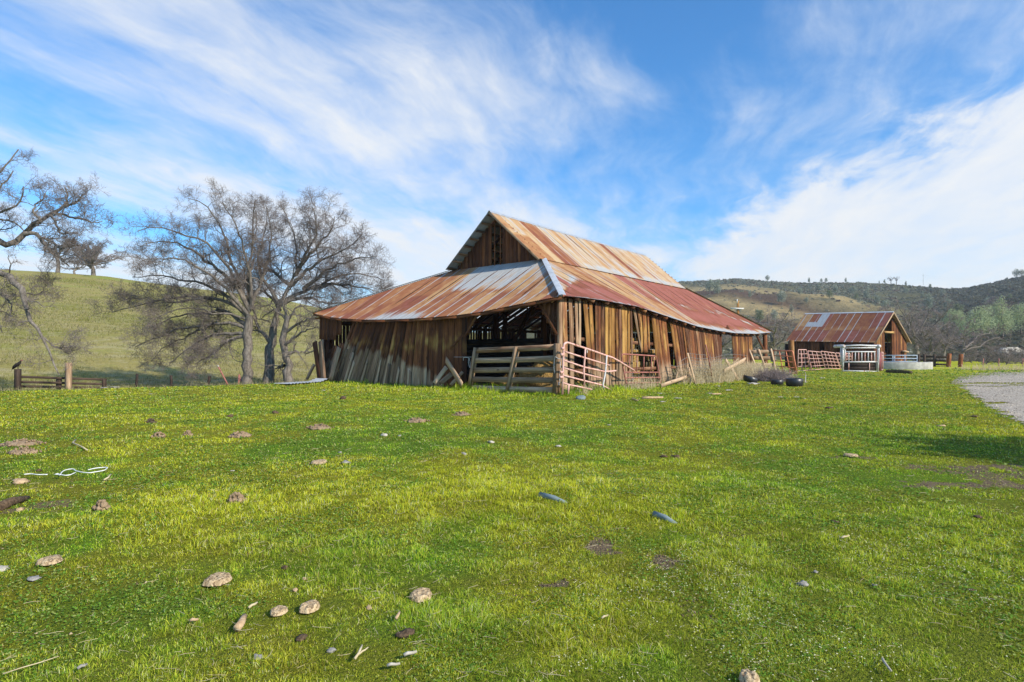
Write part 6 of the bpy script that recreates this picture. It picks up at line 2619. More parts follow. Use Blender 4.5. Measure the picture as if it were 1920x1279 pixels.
def auto_oak(name, label, H, crown_r, seed, scale_tw=1.0, group=None, bark=None, twig=None, dens=1.0, low=.25, fan_=(25, 80), thick=1.0, n_limb=9, asym=(0, 0)):
    """free-standing bare tree grown about the origin"""
    st = R.get_state()
    R.seed(seed)
    tr_top = H * low
    limbs = [[(0, 0, -.3), (R.normal(0, .1), R.normal(0, .1), tr_top * .5), (R.normal(0, .2), R.normal(0, .2), tr_top), (R.normal(0, .3), R.normal(0, .3), tr_top * 1.5)]]
    rad = [[.045 * H * thick, .035 * H * thick, .032 * H * thick, .02 * H * thick]]
    for k in range(n_limb):
        az_ = k * 2.4 + R.uniform(-.4, .4)
        elv = math.radians(R.uniform(*fan_))
        L = H * .8
        d = np.array([math.cos(az_) * math.cos(elv) * crown_r / (H * .62) + asym[0] * .3, math.sin(az_) * math.cos(elv) * crown_r / (H * .62) + asym[1] * .3, math.sin(elv)])
        p = np.array(limbs[0][2]) * R.uniform(.75, 1.15)
        pts = [p]
        for q in range(4):
            d = d + R.normal(0, .16, 3)
            d[2] += .02 if elv > .6 else -.02
            pts.append(pts[-1] + d * L / 5)
        for q in pts:
            q[2] = min(q[2], .86 * H * (1 - .25 * (math.hypot(q[0], q[1]) / (crown_r + 1e-6)) ** 2) * R.uniform(.85, 1))
        limbs.append(pts)
        rad.append([.020 * H * thick, .013 * H * thick, .007 * H * thick, .003 * H * thick])
    s_ = scale_tw
    lv_ = [dict(n=max(2, int(7 * dens)), lens=.19 * H, K=6, ang=(28, 65), jit=.28, up=.08, rmul=.5, taper=.3, rmin=.012 * s_),
           dict(n=max(2, int(6 * dens)), lens=.10 * H, K=5, ang=(28, 70), jit=.3, up=.06, rmul=.6, taper=.4, rmin=.010 * s_),
           dict(n=max(2, int(5 * dens)), lens=.055 * H, K=4, ang=(28, 75), jit=.3, up=.05, rmul=.7, taper=.5, rmin=.008 * s_)]
    o = oak(name, label, (0, 0, 0), limbs, rad, lv_, bark or M_BARK, twig or M_TWIG, sides=(7, 4, 3, 3), K0=8, wob=.06, group=group)
    R.set_state(st)
    return o


def put(o, px, Yd, sc_=1.0, rz_=0.0, dz=0.0):
    X = (px - 960) / FPX * Yd
    o.location = (X, Yd, terr1(X, Yd) + dz)
    o.rotation_euler = (0, 0, rz_)
    o.scale = (sc_, sc_, sc_)
    return o


# oaks on the left ridge
h1 = auto_oak("bare_oak", "round-headed bare oak on the crest of the left hill", 7.6, 5.6, 11, 1.1, dens=1.6, low=.24, fan_=(18, 88), n_limb=20)
put(h1, 173, 131, .95)
h1.scale = (1.55, 1.55, 1.22)
h2 = auto_oak("bare_oak", "pale-trunked bare oak on the hill crest half hidden by nearer limbs", 8.5, 4.5, 14, 1.1, dens=.9, low=.35)
put(h2, 106, 126, .85)
h2.scale = (1.2, 1.2, 1.15)
h3 = auto_oak("bare_oak", "small low bare oak just left of the round-headed one on the hill crest", 5.0, 4.5, 17, 1.1, dens=.9, low=.2, fan_=(10, 70))
put(h3, 138, 127, .8)
h3.scale = (1.2, 1.2, 1.1)
# bare trees behind the small barn and behind the lean-to end
protoA = auto_oak("bare_tree", "", 10.0, 6.5, 23, 2.2, dens=1.0, low=.25, fan_=(10, 80), n_limb=12, twig=M_TWIGP)
protoB = auto_oak("bare_tree", "", 9.0, 5.5, 29, 2.2, dens=1.0, low=.18, fan_=(15, 75), n_limb=12, twig=M_TWIGP)
GB_ = "bare trees behind the small barn"
TREES = [(protoA, 1718, 84, 1.05, .4, "largest bare grey tree right behind the small barn's open gable"),
         (protoB, 1690, 92, 1.22, 1.9, "tall bare pinkish tree rising above the small barn's ridge end"),
         (protoA, 1768, 90, .80, 3.0, "spreading bare tree above the dark rail fence"),
         (protoB, 1745, 78, .68, 4.4, "lower bare tree just behind the dark rail fence"),
         (protoA, 1806, 100, .55, 5.2, "bare tree behind the leaning one, before the pale green willows"),
         (protoB, 1400, 78, .80, .9, "bare tree seen between the lean-to end and the small barn"),
         (protoA, 1450, 84, .92, 2.2, "bushy bare tree close to the left end of the small barn"),
         (protoA, 1350, 92, .80, 3.4, "bare tree seen through the open far bay of the barn"),
         (protoB, 1890, 135, 1.0, 1.0, "distant dark-trunked bare tree among the pale green willows")]
used_ = set()
for (pr, px, Yd, s_, rz_, lb) in TREES:
    if id(pr) not in used_:
        used_.add(id(pr))
        o = pr
        o["label"] = lb
        o["group"] = GB_
    else:
        o = dup(pr, (0, 0, 0), 0, 1, lb, GB_)
    put(o, px, Yd, s_, rz_)
lean = auto_oak("bare_tree", "low leaning bare tree bending right over the wire fence", 6.0, 4.6, 37, 1.6, dens=1.0, low=.3, fan_=(15, 60), asym=(1.4, 0), twig=M_TWIGP, thick=.6, bark=M_TWIG)
put(lean, 1803, 62, .95, .2)
protoS = auto_oak("bare_shrub", "", 4.2, 4.0, 41, 1.4, dens=1.1, low=.06, fan_=(10, 75), n_limb=14, thick=.55, twig=M_TWIGP)
SHR = [(1848, 66, .82, 0, "bare grey shrub left in the row behind the wire fence"), (1885, 64, .80, 1.3, "rounded bare shrub second in the row behind the wire fence"), (1915, 67, .72, 2.5, "bare shrub at the right frame edge behind the wire fence"), (1822, 74, .85, 4, "bare shrub in the shade under the leaning tree"), (1740, 72, .7, 5, "bare shrub low behind the dark rail fence"), (1955, 70, 1.0, 3, "bare shrub past the right end of the row")]
for i, (px, Yd, s_, rz_, lb) in enumerate(SHR):
    o = protoS if i == 0 else dup(protoS, (0, 0, 0))
    o["label"] = lb
    o["category"] = "shrub"
    o["group"] = "bare shrubs behind the wire fence"
    put(o, px, Yd, s_, rz_)


# ------------------------------------------------------------------ leafy trees
def leafy(name, label, cat, H, blobs, n, size, c0, c1, seed, trunk_r=.18, group=None, droop=0.0, bark=None, hue=0.25):
    """trunk with limbs to each leaf mass, crown of many small leaf faces"""
    st = R.get_state()
    R.seed(seed)
    root = thing(name, label, cat, (0, 0, 0), group)
    limbs = [[(0, 0, -.3), (.02, 0, H * .2), (.05, .03, H * .45), (0, .05, H * .8)]]
    rad = [[trunk_r, trunk_r * .8, trunk_r * .6, trunk_r * .2]]
    for (bx, by, bz, br, bh) in blobs:
        z0 = min(bz * .6, H * .5)
        limbs.append([(0.02, 0, z0), (bx * .5, by * .5, (z0 + bz) / 2), (bx, by, bz)])
        rad.append([trunk_r * .45, trunk_r * .3, trunk_r * .1])
    P, Rr = resample(limbs, rad, 6, .03)
    mb = MB()
    V, F = pts_tube(P, Rr, 6)
    mb.raw(V, F)
    mb.build("trunk", bark or M_BARK, root, smooth=True)
    vol = np.array([b[3] ** 2 * b[4] for b in blobs])
    k = R.choice(len(blobs), n, p=vol / vol.sum())
    B = np.array(blobs)[k]
    d = norm(R.normal(0, 1, (n, 3)))
    rr_ = R.uniform(0, 1, n) ** .42
    lump = .75 + .5 * vnoise(d[:, 0] * 2.5 + k * 7, d[:, 1] * 2.5 + d[:, 2] * 2.2, seed)
    c = B[:, :3] + d * (rr_ * lump)[:, None] * np.stack([B[:, 3], B[:, 3], B[:, 4]], 1)
    c[:, 2] -= droop * rr_ * R.uniform(0, 1, n)
    c[:, 2] = np.maximum(c[:, 2], .2)
    t1 = norm(R.normal(0, 1, (n, 3)))
    t2 = norm(np.cross(t1, R.normal(0, 1, (n, 3))))
    s_ = size * R.uniform(.6, 1.3, n)[:, None]
    V = np.stack([c - t1 * s_, c + t2 * s_ * .6, c + t1 * s_, c - t2 * s_ * .6], 1)
    F = np.arange(n * 4).reshape(n, 4)
    kk = np.clip(R.normal(.5, .28, n) + (lump - 1) * .6, 0, 1)[:, None]
    col = np.asarray(c0) * (1 - kk) + np.asarray(c1) * kk
    mb = MB()
    mb.raw(V.reshape(-1, 3), F, col=np.repeat(col, 4, 0))
    mb.build("crown", M_LEAF, root)
    R.set_state(st)
    return root


W0, W1 = (0.31, 0.37, 0.18), (0.52, 0.57, 0.33)
wl1 = leafy("willow_tree", "", "tree", 9.5, [(0, 0, 6, 3.4, 3.0), (2.4, .5, 4.6, 2.5, 2.4), (-2.6, -.3, 4.4, 2.6, 2.4), (.4, 2, 3.2, 2.8, 2.0), (-.5, -.8, 8, 2.0, 1.6)], 3600, .17, W0, W1, 71, .25)
wl2 = leafy("willow_tree", "", "tree", 12, [(0, 0, 6, 2.6, 3.2), (.8, .5, 9.4, 1.8, 2.4), (-1.4, -.3, 3.6, 2.4, 2.2), (1.8, 1, 3.9, 2.3, 2.2), (.2, 0, 11.3, 1.0, 1.2)], 3600, .17, W0, W1, 73, .25)
WIL = [(wl1, 1838, 122, .80, 0, "rounded pale green willow above the row of bare shrubs"), (wl2, 1880, 124, .74, 1, "tallest pale green willow with a pointed top"), (wl1, 1915, 128, .74, 2, "pale green willow at the right frame edge"),
       (wl2, 1803, 130, .52, 3, "smaller pale green willow left of the rounded one"), (wl1, 1860, 140, .70, 4, "pale green willow filling the gap behind the tallest one"), (wl1, 1790, 150, .6, 5, "farthest small pale green willow near the leaning tree"), (wl2, 1960, 132, .75, 2, "pale green willow past the right end of the group")]
used_ = set()
for (pr, px, Yd, s_, rz_, lb) in WIL:
    if id(pr) not in used_:
        used_.add(id(pr))
        o = pr
    else:
        o = dup(pr, (0, 0, 0))
    o["label"] = lb
    o["group"] = "pale green willows at the foot of the hill"
    put(o, px, Yd, s_, rz_)

# grey-green pines scattered over the brushy hillside
PC0, PC1 = (0.20, 0.235, 0.17), (0.36, 0.39, 0.30)
fp = [leafy("foothill_pine", "", "tree", 9, [(0, 0, 3.4, 1.9, 2.0), (.5, .2, 5.4, 1.7, 1.8), (-.3, 0, 7.4, 1.2, 1.6)], 900, .26, PC0, PC1, 81, .18),
      leafy("foothill_pine", "", "tree", 8, [(0, 0, 3.6, 2.5, 2.3), (1.2, .4, 5.2, 1.9, 1.7), (-1.4, 0, 5.0, 1.7, 1.6), (0, .3, 6.6, 1.6, 1.4)], 900, .26, PC0, PC1, 83, .2),
      leafy("foothill_pine", "", "tree", 7, [(0, 0, 2.8, 2.4, 1.9), (-.6, .4, 4.6, 1.9, 1.6), (.9, 0, 5.4, 1.2, 1.2)], 900, .26, (0.15, 0.175, 0.10), (0.27, 0.30, 0.17), 85, .2)]
# (photo column, photo row of the foot, crown height in photo px, kind)
PINES = [(1331, 553, 28, 1), (1345, 556, 30, 0), (1406, 560, 15, 0), (1466, 572, 26, 1), (1424, 606, 26, 2), (1452, 606, 24, 1), (1400, 612, 20, 2), (1436, 640, 14, 1), (1484, 590, 18, 0), (1500, 555, 14, 1), (1536, 548, 18, 0), (1566, 553, 19, 0), (1600, 555, 18, 1), (1626, 565, 25, 0), (1605, 563, 14, 2), (1646, 570, 16, 1), (1742, 586, 34, 0), (1775, 582, 26, 0), (1796, 595, 26, 2), (1822, 597, 16, 1), (1730, 560, 14, 0), (1768, 556, 13, 1), (1852, 572, 14, 1), (1555, 560, 16, 2), (1345, 590, 16, 2), (1512, 570, 12, 1), (1893, 562, 11, 2), (1700, 552, 12, 1), (1385, 590, 14, 1), (1910, 585, 16, 2), (1660, 585, 22, 1)]
GP_ = "grey-green foothill pines scattered over the brushy hillside"
LBP = "grey-green foothill pine on the brushy hillside behind the small barn"
used_ = set()
for (px, py, hp_, kd) in PINES:
    p = G(px, py)
    pr = fp[kd]
    if kd not in used_:
        used_.add(kd)
        o = pr
    else:
        o = dup(pr, (0, 0, 0))
    o["label"] = LBP
    o["group"] = GP_
    s_ = hp_ / FPX * p[1] / (9, 8, 7)[kd] * 1.1
    o.location = p
    o.scale = (s_, s_, s_)
    o.rotation_euler = (0, 0, R.uniform(0, 6))
p = G(1861, 588)
dp = auto_oak("bare_tree", "pale pinkish-grey bare tree standing out on the dark hillside above the willows", 10, 5.5, 47, 4.5, dens=1.0, low=.3, n_limb=12, twig=M_TWIGP)
dp.location = p
dp.scale = [36 / FPX * p[1] / 10] * 3

# trees on the skyline
SKY = [(1440, 524, 12, 1, "rounded tree alone on the skyline left of the small barn"), (1518, 529, 11, 0, "narrow tree on the skyline over the small barn's far end"), (1541, 530, 9, 1, "left tree of the skyline pair over the small barn roof"), (1550, 530, 10, 1, "right tree of the skyline pair over the small barn roof"),
       (1587, 528, 10, 0, "pointed tree on the skyline over the middle of the small barn"), (1650, 531, 6, 0, "tiny pointed tree on the skyline left of the bare pair"), (1660, 532, 9, 0, "slim conifer on the skyline just left of the bare pair"), (1700, 534, 9, 0, "small conifer on the skyline right of the bare pair"), (1908, 521, 18, 1, "largest dark pine on the right skyline"), (1918, 519, 15, 1, "dark pine cut by the frame edge on the right skyline"), (1890, 524, 6, 1, "small round bush on the right skyline"), (1786, 542, 5, 2, "low bush in the dip of the skyline"), (1745, 537, 8, 2, "wide low bush beside the skyline utility pole")]
for (px, py, hp_, kd, lb) in SKY:
    q = np.interp(px, CRQ, CRP)
    th_ = math.atan2(px - 960, FPX)
    rc_ = 450 * math.cos(th_)
    X = (px - 960) / FPX * rc_
    o = dup(fp[kd], (0, 0, 0), R.uniform(0, 6), 1, lb, "trees along the skyline")
    s_ = hp_ / FPX * rc_ / (9, 8, 7)[kd] * 1.05
    o.location = (X, rc_, terr1(X, rc_) - .3)
    o.scale = (s_, s_, s_)
for (px, lb, sd) in ((1672, "left bare tree of the pair on the skyline", 53), (1682, "right bare tree of the pair on the skyline", 59)):
    o = auto_oak("bare_tree", lb, 8, 4, sd, 4.0, dens=.8, low=.35, fan_=(40, 85), n_limb=7, twig=M_TWIG)
    rc_ = 450 * math.cos(math.atan2(px - 960, FPX))
    put(o, px, rc_, 17 / FPX * rc_ / 8, .5)

# chaparral: thousands of low clumps over the right hillside
nb = 20000
thb = R.uniform(12, 50, nb) * DEG
rb = np.sqrt(R.uniform(112 ** 2, 455 ** 2, nb))
X, Y = rb * np.sin(thb), rb * np.cos(thb)
bc, tt, qq, rk = brush_col(X, Y)
tanness = bc[:, 0] - bc[:, 1]
den_ = fbm(X * .025, Y * .025, 301, 4, .6) - 0.10 * sm(qq, 1500, 1250)
kp = (tanness < .035) & (R.uniform(0, 1, nb) < sm(den_, .25, .55)) | (R.uniform(0, 1, nb) < .10)
kp &= R.uniform(0, 1, nb) > rk * .8
X, Y, rb, qq = X[kp], Y[kp], rb[kp], qq[kp]
nb = len(X)
Z = terrain(X, Y) - .25
L = 15
br_ = R.uniform(.35, 1.0, nb) * (.75 + rb / 900)
d = norm(R.normal(0, 1, (nb, L, 3)))
d[..., 2] = np.abs(d[..., 2])
c = np.stack([X, Y, Z], 1)[:, None] + d * br_[:, None, None] * np.array([1, 1, .8]) * R.uniform(.6, 1, (nb, L, 1))
t1 = norm(R.normal(0, 1, (nb, L, 3)))
t2 = norm(np.cross(t1, d + R.normal(0, .4, (nb, L, 3))))
s_ = (br_[:, None] * R.uniform(.35, .65, (nb, L)))[..., None]
V = np.stack([c - t1 * s_, c + t2 * s_ * .7, c + t1 * s_, c - t2 * s_ * .7], 2).reshape(-1, 3)
kk = R.uniform(0, 1, (nb, 1))
bcol = np.array([0.15, 0.16, 0.115]) * (1 - kk) + np.array([0.30, 0.30, 0.23]) * kk
rd = (R.uniform(0, 1, nb) < .15)[:, None]
bcol = np.where(rd, np.array([0.19, 0.15, 0.12]), bcol)
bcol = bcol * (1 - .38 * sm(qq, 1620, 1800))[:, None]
bcol = bcol[:, None, :] * R.uniform(.7, 1.25, (nb, L, 1))
mb = MB()
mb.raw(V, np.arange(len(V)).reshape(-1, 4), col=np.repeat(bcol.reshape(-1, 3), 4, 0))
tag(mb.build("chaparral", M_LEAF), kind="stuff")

# the leafy oak outside the frame whose shade falls on the grass at the right
shade = leafy("leafy_oak", "dense green oak outside the frame that shades the grass at the right", "tree", 7.5, [(0, 0, 4.6, 2.1, 1.5), (1.6, .6, 4.4, 1.8, 1.4), (-1.2, 1.0, 4.9, 1.7, 1.3), (.4, -1.3, 4.7, 1.7, 1.3), (.3, .3, 5.9, 1.6, 1.2)], 4800, .15, (.04, .07, .02), (.09, .13, .04), 91, .3)
shade.location = (15.4, 2.1, 0)

# a pale car far off under the willows
p = G(1893, 668)
car = thing("parked_car", "tiny pale car parked far off under the willows at the right", "car", tuple(p))
mb = MB()
Lc, Wc = 4.4, 1.8
sec = [(-2.2, .45, .75), (-2.15, .35, .95), (-1.3, .30, 1.0), (-.7, .3, 1.42), (.7, .3, 1.45), (1.4, .3, 1.0), (2.15, .35, .9), (2.2, .45, .7)]
V = []
for (x, z0, z1) in sec:
    for (yy, zz) in ((-Wc / 2, z0), (Wc / 2, z0), (Wc / 2 * (.8 if z1 > 1.2 else .98), z1), (-Wc / 2 * (.8 if z1 > 1.2 else .98), z1)):
        V.append((p[0] + x, p[1] + yy, p[2] + zz))
F = [(i * 4 + k, i * 4 + (k + 1) % 4, (i + 1) * 4 + (k + 1) % 4, (i + 1) * 4 + k) for i in range(len(sec) - 1) for k in range(4)] + [(3, 2, 1, 0), tuple(28 + k for k in range(4))]
mb.raw(V, F)
mb.build("body", M_PALE, car)
for x in (-1.4, 1.4):
    for yy in (-.85, .85):
        mb = MB()
        mb.tube([p + np.array([x, yy - .1, .33]), p + np.array([x, yy + .1, .33])], .33, 12)
        mb.build("wheel", M_RUBBER, car)

# ------------------------------------------------------------------ things lying in the grass
def pie(px, py, wpx, label, mt, hgt=.03, asp=1.0, cat="dung", name="dried_dung"):
    c = G(px, py + wpx * .12)
    r_ = wpx / FPX * c[1] / 2 * .84
    n, rings = 30, 7
    sd = R.randint(999)
    V = [(c[0], c[1], c[2] + .028 + hgt * .8)]
    F = []
    for j in range(1, rings + 1):
        q = j / rings
        for k in range(n):
            t_ = k * 2 * math.pi / n
            rr_ = r_ * q * (1 + .30 * (float(vnoise(math.cos(t_) * 1.6 + 5, math.sin(t_) * 1.6 + 5, sd)) - .5) + .14 * (float(vnoise(math.cos(t_) * 5 + 5, math.sin(t_) * 5 + 5, sd)) - .5))
            z = hgt * (1 - q ** 9) * (.55 + .9 * float(vnoise(math.cos(t_) * q * 4 + 9, math.sin(t_) * q * 4 + 9, sd + 2)))
            V.append((c[0] + math.cos(t_) * rr_, c[1] + math.sin(t_) * rr_ * asp, c[2] + .026 + (z if j < rings else -.012)))
    F += [(0, 1 + k, 1 + (k + 1) % n) for k in range(n)]
    for j in range(rings - 1):
        a0 = 1 + j * n
        F += [(a0 + k, a0 + n + k, a0 + n + (k + 1) % n, a0 + (k + 1) % n) for k in range(n)]
    mb = MB()
    mb.raw(V, F)
    return tag(mb.build(name, mt, None, zbase(c), True), label, cat)


def stone(px, py, wpx, label, mt, hr=.55, asp=.8, name="stone", cat="stone", rot=None, lift=.006):
    c = G(px, py + wpx * .15)
    r_ = wpx / FPX * c[1] / 2
    mb = MB()
    mb.blob(c + np.array([0, 0, lift + r_ * hr * .2]), (r_ * .85, r_ * asp * .85, r_ * hr * .7), .55, 11, 7, rot=R.uniform(-.4, .4) if rot is None else rot)
    return tag(mb.build(name, mt, None, zbase(c), False), label, cat)


def stick(x0, y0, x1, y1, rpx, label, mt, name="stick", cat="stick", lift=.03, bend=.06, taper=.7):
    a, b_ = G(x0, y0), G(x1, y1)
    r_ = rpx / FPX * (a[1] + b_[1]) / 4
    L = np.linalg.norm(b_ - a)
    s = norm(np.cross(b_ - a, [0, 0, 1])) * L * bend
    up_ = np.array([0, 0, lift])
    mb = MB()
    mb.tube([a + up_, a + (b_ - a) * .3 + s + up_ * 1.2, a + (b_ - a) * .65 + s * .3 + up_, b_ + up_], [r_, r_ * .95, r_ * .85, r_ * taper], 7)
    return tag(mb.build(name, mt, None, zbase(a), True), label, cat)


for a_ in ((407, 1087, 54, "largest knobbly tan cow pat in the left foreground grass", M_DUNG, .016, 1.25), (579, 1141, 44, "oval tan cow pat in the foreground, right-hand one of a close pair", M_DUNG, .014, 1.25), (523, 1149, 33, "small ragged tan cow pat beside the oval one in the foreground", M_DUNG, .010, 1.2),
           (790, 1117, 49, "wide oval pale cow pat standing alone right of the foreground pair", M_DUNG, .014, 1.2), (93, 1052, 45, "crusty brown cow pat near the left edge of the foreground", M_DUNG, .014, 1.2), (1405, 1277, 42, "cow pat cut by the bottom edge of the frame", M_DUNG, .018, 1.2),
           (599, 865, 36, "thin brown cow pat in the middle grass left of a grey stone", M_DUNG, .014, 1.2), (1595, 853, 30, "pale flat cow pat in the short turf on the right", M_DUNG, .012, 1.0), (1268, 1274 - 20, 0, "", None, 0, 0)):
    if a_[4] is not None:
        pie(*a_)
for a_ in ((61, 1084, 30, "small greyish chip of dung near the left foreground edge", M_STONE, .4), (2, 1066, 26, "pale stone at the left foreground edge", M_PALE, .5), (484, 1233, 22, "pitted pale grey stone low in the left foreground", M_STONE, .6), (622, 1219, 20, "small grey stone near the pale twigs in the foreground", M_STONE, .5), (565, 1197, 24, "dark grey lump in the foreground below the pair of cow pats", M_DUNGD, .6),
           (760, 1187, 34, "lumpy brown clod in the centre foreground", M_DUNGD, .5), (691, 1141, 14, "small tan clod left of the wide cow pat", M_TAN, .7), (533, 1066, 15, "small reddish-brown clod above the oval cow pat", M_DUNGD, .8), (553, 1107, 12, "tiny tan clod between the large cow pats", M_TAN, .7), (571, 1087, 10, "tiny reddish clod right of the big cow pat", M_DUNG, .8),
           (1506, 1094, 24, "rough grey stone among the white flowers on the right", M_STONE, .55), (1529, 1073, 10, "pebble just above the rough grey stone", M_STONE, .6), (1820, 1108, 12, "dark small stone in the turf near the right edge", M_DUNGD, .7), (648, 867, 18, "grey stone beside the thin brown cow pat", M_STONE, .6), (721, 815, 17, "whitish stone in the middle distance left of centre", M_PALE, .5), (920, 828, 15, "whitish stone in the middle distance near the centre", M_PALE, .5), (870, 851, 11, "small grey stone just left of the central whitish stone", M_STONE, .6), (749, 817, 8, "pebble right of the left whitish stone", M_STONE, .6), (638, 848, 9, "pebble above the grey stone", M_STONE, .6),
           (1765, 798, 16, "flat-topped tan stone in the open turf on the right", M_TAN, .5), (37, 956, 16, "round yellowish stone beside the dark log end at the left", M_TAN, .8), (40, 901, 30, "pale brown clod at the start of the white string", M_TAN, .5), (1088, 746, 20, "blue-grey rock in the grass in front of the pink gate", M_BSTONE, .7),
           (517, 773, 15, "dark round dung lump in the middle distance on the left", M_DUNGD, .8), (643, 747, 12, "brown round dung ball on the grass before the barn wall", M_DUNGD, 1.0), (432, 780, 13, "dark clod left of the dark round dung lump", M_DUNGD, .6), (1245, 855, 16, "dark clod in the turf right of centre", M_DUNGD, .5), (1268, 855, 18, "second dark clod to the right in the turf", M_DUNGD, .5), (1047, 836, 13, "pale chip on the grass right of the central whitish stone", M_PALE, .4), (1240, 1103 - 126, 0, "", None, 0),
           (1565, 977, 16, "dark flat clod among the turf right of the blue-grey pipes", M_DUNGD, .35), (1833, 968, 17, "dark clod in the turf near the right edge", M_DUNGD, .4), (1826, 780, 14, "dark chip of wood in the turf near the gravel road", M_DUNGD, .4), (72, 920 - 38, 13, "dark small clod above the white string", M_DUNGD, .6), (1640, 1098, 11, "half-buried pebble in the flowers", M_STONE, .5)):
    if a_[4] is not None:
        stone(a_[0], a_[1], a_[2], a_[3], a_[4], a_[5])
# low mounds of loose soil thrown up by burrowing animals
for (px, py, w_, lb, mt) in ((781, 791, 48, "tan soil mound before the barn, rightmost of the row", M_DIRT), (598, 804, 52, "tan soil mound in the row, second from the right", M_DIRT), (450, 819, 46, "flat tan soil mound left of the row", M_DIRT), (40, 834, 78, "long tan soil mound near the left frame edge", M_DIRT), (45, 850, 55, "low brown soil mound just below the long tan one", M_DIRT), (866, 779, 36, "faint soil mound nearest the doorway side", M_DIRT), (298, 820, 26, "small pale soil heap left of the flat mound", M_DIRT), (190, 956, 26, "small pale soil spill left of centre", M_DIRT), (444, 941, 32, "small soil spill in the lush grass", M_DIRT), (283, 793, 20, "dark flat clod of soil at the back of the left grass", M_DIRTD), (352, 817, 18, "brown soil crumb heap between the flat mound and the small heap", M_DIRT)):
    c = G(px, py)
    r_ = w_ / FPX * c[1] / 2 * .82
    mb = MB()
    mb.blob(c + np.array([0, 0, 0]), (r_, r_ * .75, .06 if w_ > 30 else .04), .35, 22, 9)
    n = 60
    for k in range(n):
        an_ = R.uniform(0, 6.28)
        q = R.uniform(.2, 1.25)
        mb.blob(c + np.array([math.cos(an_) * r_ * q, math.sin(an_) * r_ * .75 * q, .02 + .06 * (1 - min(q, 1) ** 2)]), [R.uniform(.008, .022)] * 3, .3, 5, 4)
    tag(mb.build("soil_mound", mt, None, zbase(c), True), lb, "soil mound", "mounds of loose soil in the grass")
# dark rotten log end at the left
mb = MB()
a_, b_ = G(-12, 962), G(52, 938)
mb.tube([a_ + np.array([0, 0, .03]), (a_ + b_) / 2 + np.array([0, 0, .045]), b_ + np.array([0, 0, .02])], [.045, .04, .025], 9)
tag(mb.build("log", M_DUNGD, None, zbase(a_), True), "dark rotten piece of wood at the left edge of the grass", "log")
# blue-grey pipe ends poking from the mound
for (x0, y0, x1, y1, lb) in ((1012, 933, 1064, 943, "blue-grey pipe stub half sunk in the lush mound, left one"), (1226, 969, 1268, 981, "blue-grey flat-ended pipe stub in the lush grass, right one")):
    a_, b_ = G(x0, y0), G(x1, y1)
    mb = MB()
    r_ = 5.2 / FPX * a_[1]
    mb.tube([a_ + np.array([0, 0, .025]), (a_ + b_) / 2 + np.array([0, 0, .02]), b_ + np.array([0, 0, -.015])], [r_ * 1.05, r_, r_ * .9], 12)
    tag(mb.build("pipe_stub", M_BSTONE, None, zbase(a_), True), lb, "pipe")
# sticks, chips and straw
for a_ in ((444, 1190, 458, 1166, 15, "short thick chip of bark standing slantwise in the left foreground", M_TAN), (665, 1248, 679, 1222, 5, "pale split twig in the bottom centre foreground", M_STRAW), (672, 1240, 690, 1226, 3.5, "thin pale twig crossing the split one", M_STRAW), (757, 1241, 781, 1234, 7, "pale stick near the bottom centre, upper of two", M_PALE), (726, 1261, 750, 1257, 6, "pale stick near the bottom centre, lower of two", M_PALE), (742, 1171, 749, 1158, 6, "small tan twig under the wide cow pat", M_TAN), (145, 1267, 163, 1258, 6, "grey bark sliver low in the left foreground", M_STONE), (466, 1150, 482, 1140, 5, "little pale straw knot left of the ragged cow pat", M_STRAW), (356, 1175, 372, 1172, 6, "tan twig between the big cow pat and the bark chip", M_TAN), (5, 1277, 110, 1243, 2.2, "long dry stalk arching in the bottom left corner", M_STRAW), (1655, 1248, 1671, 1271, 5, "white stick lying in the bottom right turf", M_PALE), (1128, 1106 + 64, 1140, 1164, 4, "pale straw near the white flowers", M_STRAW), (1577, 1016, 1592, 1012, 4, "pale straw in the right turf", M_STRAW), (195, 905, 208, 894, 3, "short pale stalk right of the white string loop", M_STRAW), (142, 828, 164, 848, 3, "slanting dry stalk behind the white string", M_STRAW),
           (1204, 748, 1243, 747, 5, "peeled orange-brown branch in the litter before the side wall", M_TAN), (1186, 749, 1196, 753, 3, "short orange stick left of the peeled branch", M_TAN), (1334, 741, 1352, 740, 3, "thin brown stick beside a scrap in the right litter", M_TAN), (1549, 732 + 35, 1562, 766, 3, "dark thin stick in the open turf", M_DUNGD), (1548, 775 - 8, 1556, 768, 3, "dark twig touching the thin dark stick", M_DUNGD)):
    stick(*a_)
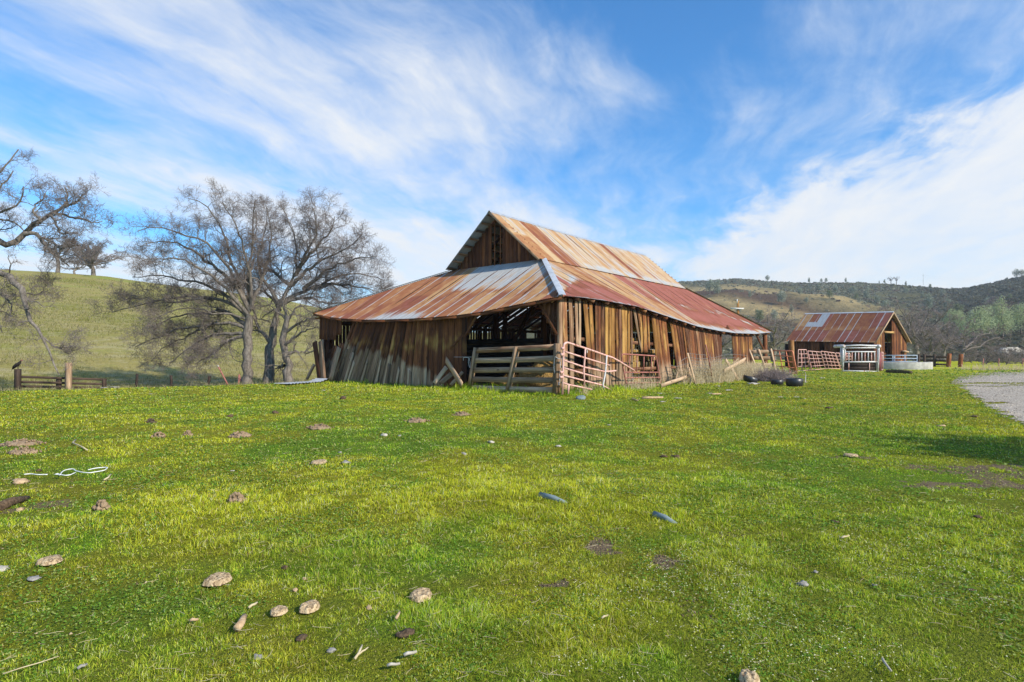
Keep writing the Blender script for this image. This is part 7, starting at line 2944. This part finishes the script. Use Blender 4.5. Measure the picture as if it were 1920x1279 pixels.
# pale scraps blown about before the barn
for i, (px, py, w_, lb) in enumerate(((1237, 741, 9, "pale scrap just above the peeled branch"), (1270, 751, 14, "pale flat scrap right of the peeled branch"), (1243, 757, 10, "pale scrap below the peeled branch"), (1331, 741, 9, "white round scrap by the thin brown stick"), (1366, 735, 12, "pale scrap with a reddish edge before the dry grass"), (1412, 723, 22, "largest crumpled white scrap before the tipped tub"), (1345, 727, 9, "small white scrap below the wire mesh"), (1463, 748, 8, "white scrap out on the turf, left of a pair"), (1493, 748, 9, "white scrap, right one of a pair on the turf"), (1509, 751, 5, "tiny white scrap right of the pair"), (1541, 711, 9, "white scrap between the tubs and the chute"), (1511, 719, 6, "little pale scrap beside the right tub"), (606, 735, 8, "pale scrap on the grass before the barn's left end"), (283, 742, 7, "pale chip near the wire posts"), (196, 730, 10, "white chips at the end of the board fence"), (215, 729.5, 14, "flat white chip right of the board fence"), (105, 731, 26, "pale board sliver lying at the foot of the tall grey post"), (1142, 822 - 20, 7, "pale chip in the turf below the pink gate"), (436, 887 + 4, 7, "tiny white scrap in the left lush grass"))):
    c = G(px, py)
    r_ = w_ / FPX * c[1] / 2
    mb = MB()
    n = 7
    V = []
    for ii in range(n):
        for jj in range(5):
            V.append((c[0] + (ii / (n - 1) * 2 - 1) * r_ * R.uniform(.8, 1.1), c[1] + (jj / 4 * 2 - 1) * r_ * .6, c[2] + .05 + .35 * r_ * R.uniform(0, 1)))
    F = [(ii * 5 + jj, (ii + 1) * 5 + jj, (ii + 1) * 5 + jj + 1, ii * 5 + jj + 1) for ii in range(n - 1) for jj in range(4)]
    mb.raw(V, F)
    o = mb.build("scrap", M_PALE, None, zbase(c))
    md = o.modifiers.new("thick", 'SOLIDIFY')
    md.thickness = .006
    tag(o, lb, "scrap", "pale scraps scattered on the grass")


def flatcord(pts, r, label):
    cord([gd(x, y, .055) for x, y in pts], r, label, "string", None, "string")


flatcord([(45, 899), (58, 897.5), (70, 899.5), (89, 899)], .006, "short white string tail beside the pale brown clod")
flatcord([(103, 899), (109, 897), (112, 901), (116, 894), (121, 891), (128, 889), (137, 888), (142, 892), (155, 895), (168, 896), (185, 893), (196, 891), (202, 886), (198, 885), (180, 886.5), (165, 890)], .006, "looped white string lying in the left grass")
flatcord([(104, 899), (112, 899), (122, 901), (131, 900), (142, 895)], .006, "knotted end of white string in the left grass")

# ------------------------------------------------------------------ thin haze in the valley air
hz = MB()
x0, x1, y0, y1, z0, z1 = -720, 720, -720, 720, -90, 110
hz.raw([(x0, y0, z0), (x1, y0, z0), (x1, y1, z0), (x0, y1, z0), (x0, y0, z1), (x1, y0, z1), (x1, y1, z1), (x0, y1, z1)],
       [(3, 2, 1, 0), (4, 5, 6, 7), (0, 1, 5, 4), (1, 2, 6, 5), (2, 3, 7, 6), (3, 0, 4, 7)])
mh = bpy.data.materials.new("thin_haze")
mh.use_nodes = True
th_ = NT(mh.node_tree)
pv = th_.add('ShaderNodeVolumePrincipled')
pv.inputs['Color'].default_value = (0.80, 0.90, 1.0, 1)
pv.inputs['Density'].default_value = 0.00032
pv.inputs['Anisotropy'].default_value = 0.2
oh = th_.add('ShaderNodeOutputMaterial')
th_.l.new(pv.outputs[0], oh.inputs['Volume'])
tag(hz.build("haze", mh), kind="stuff")
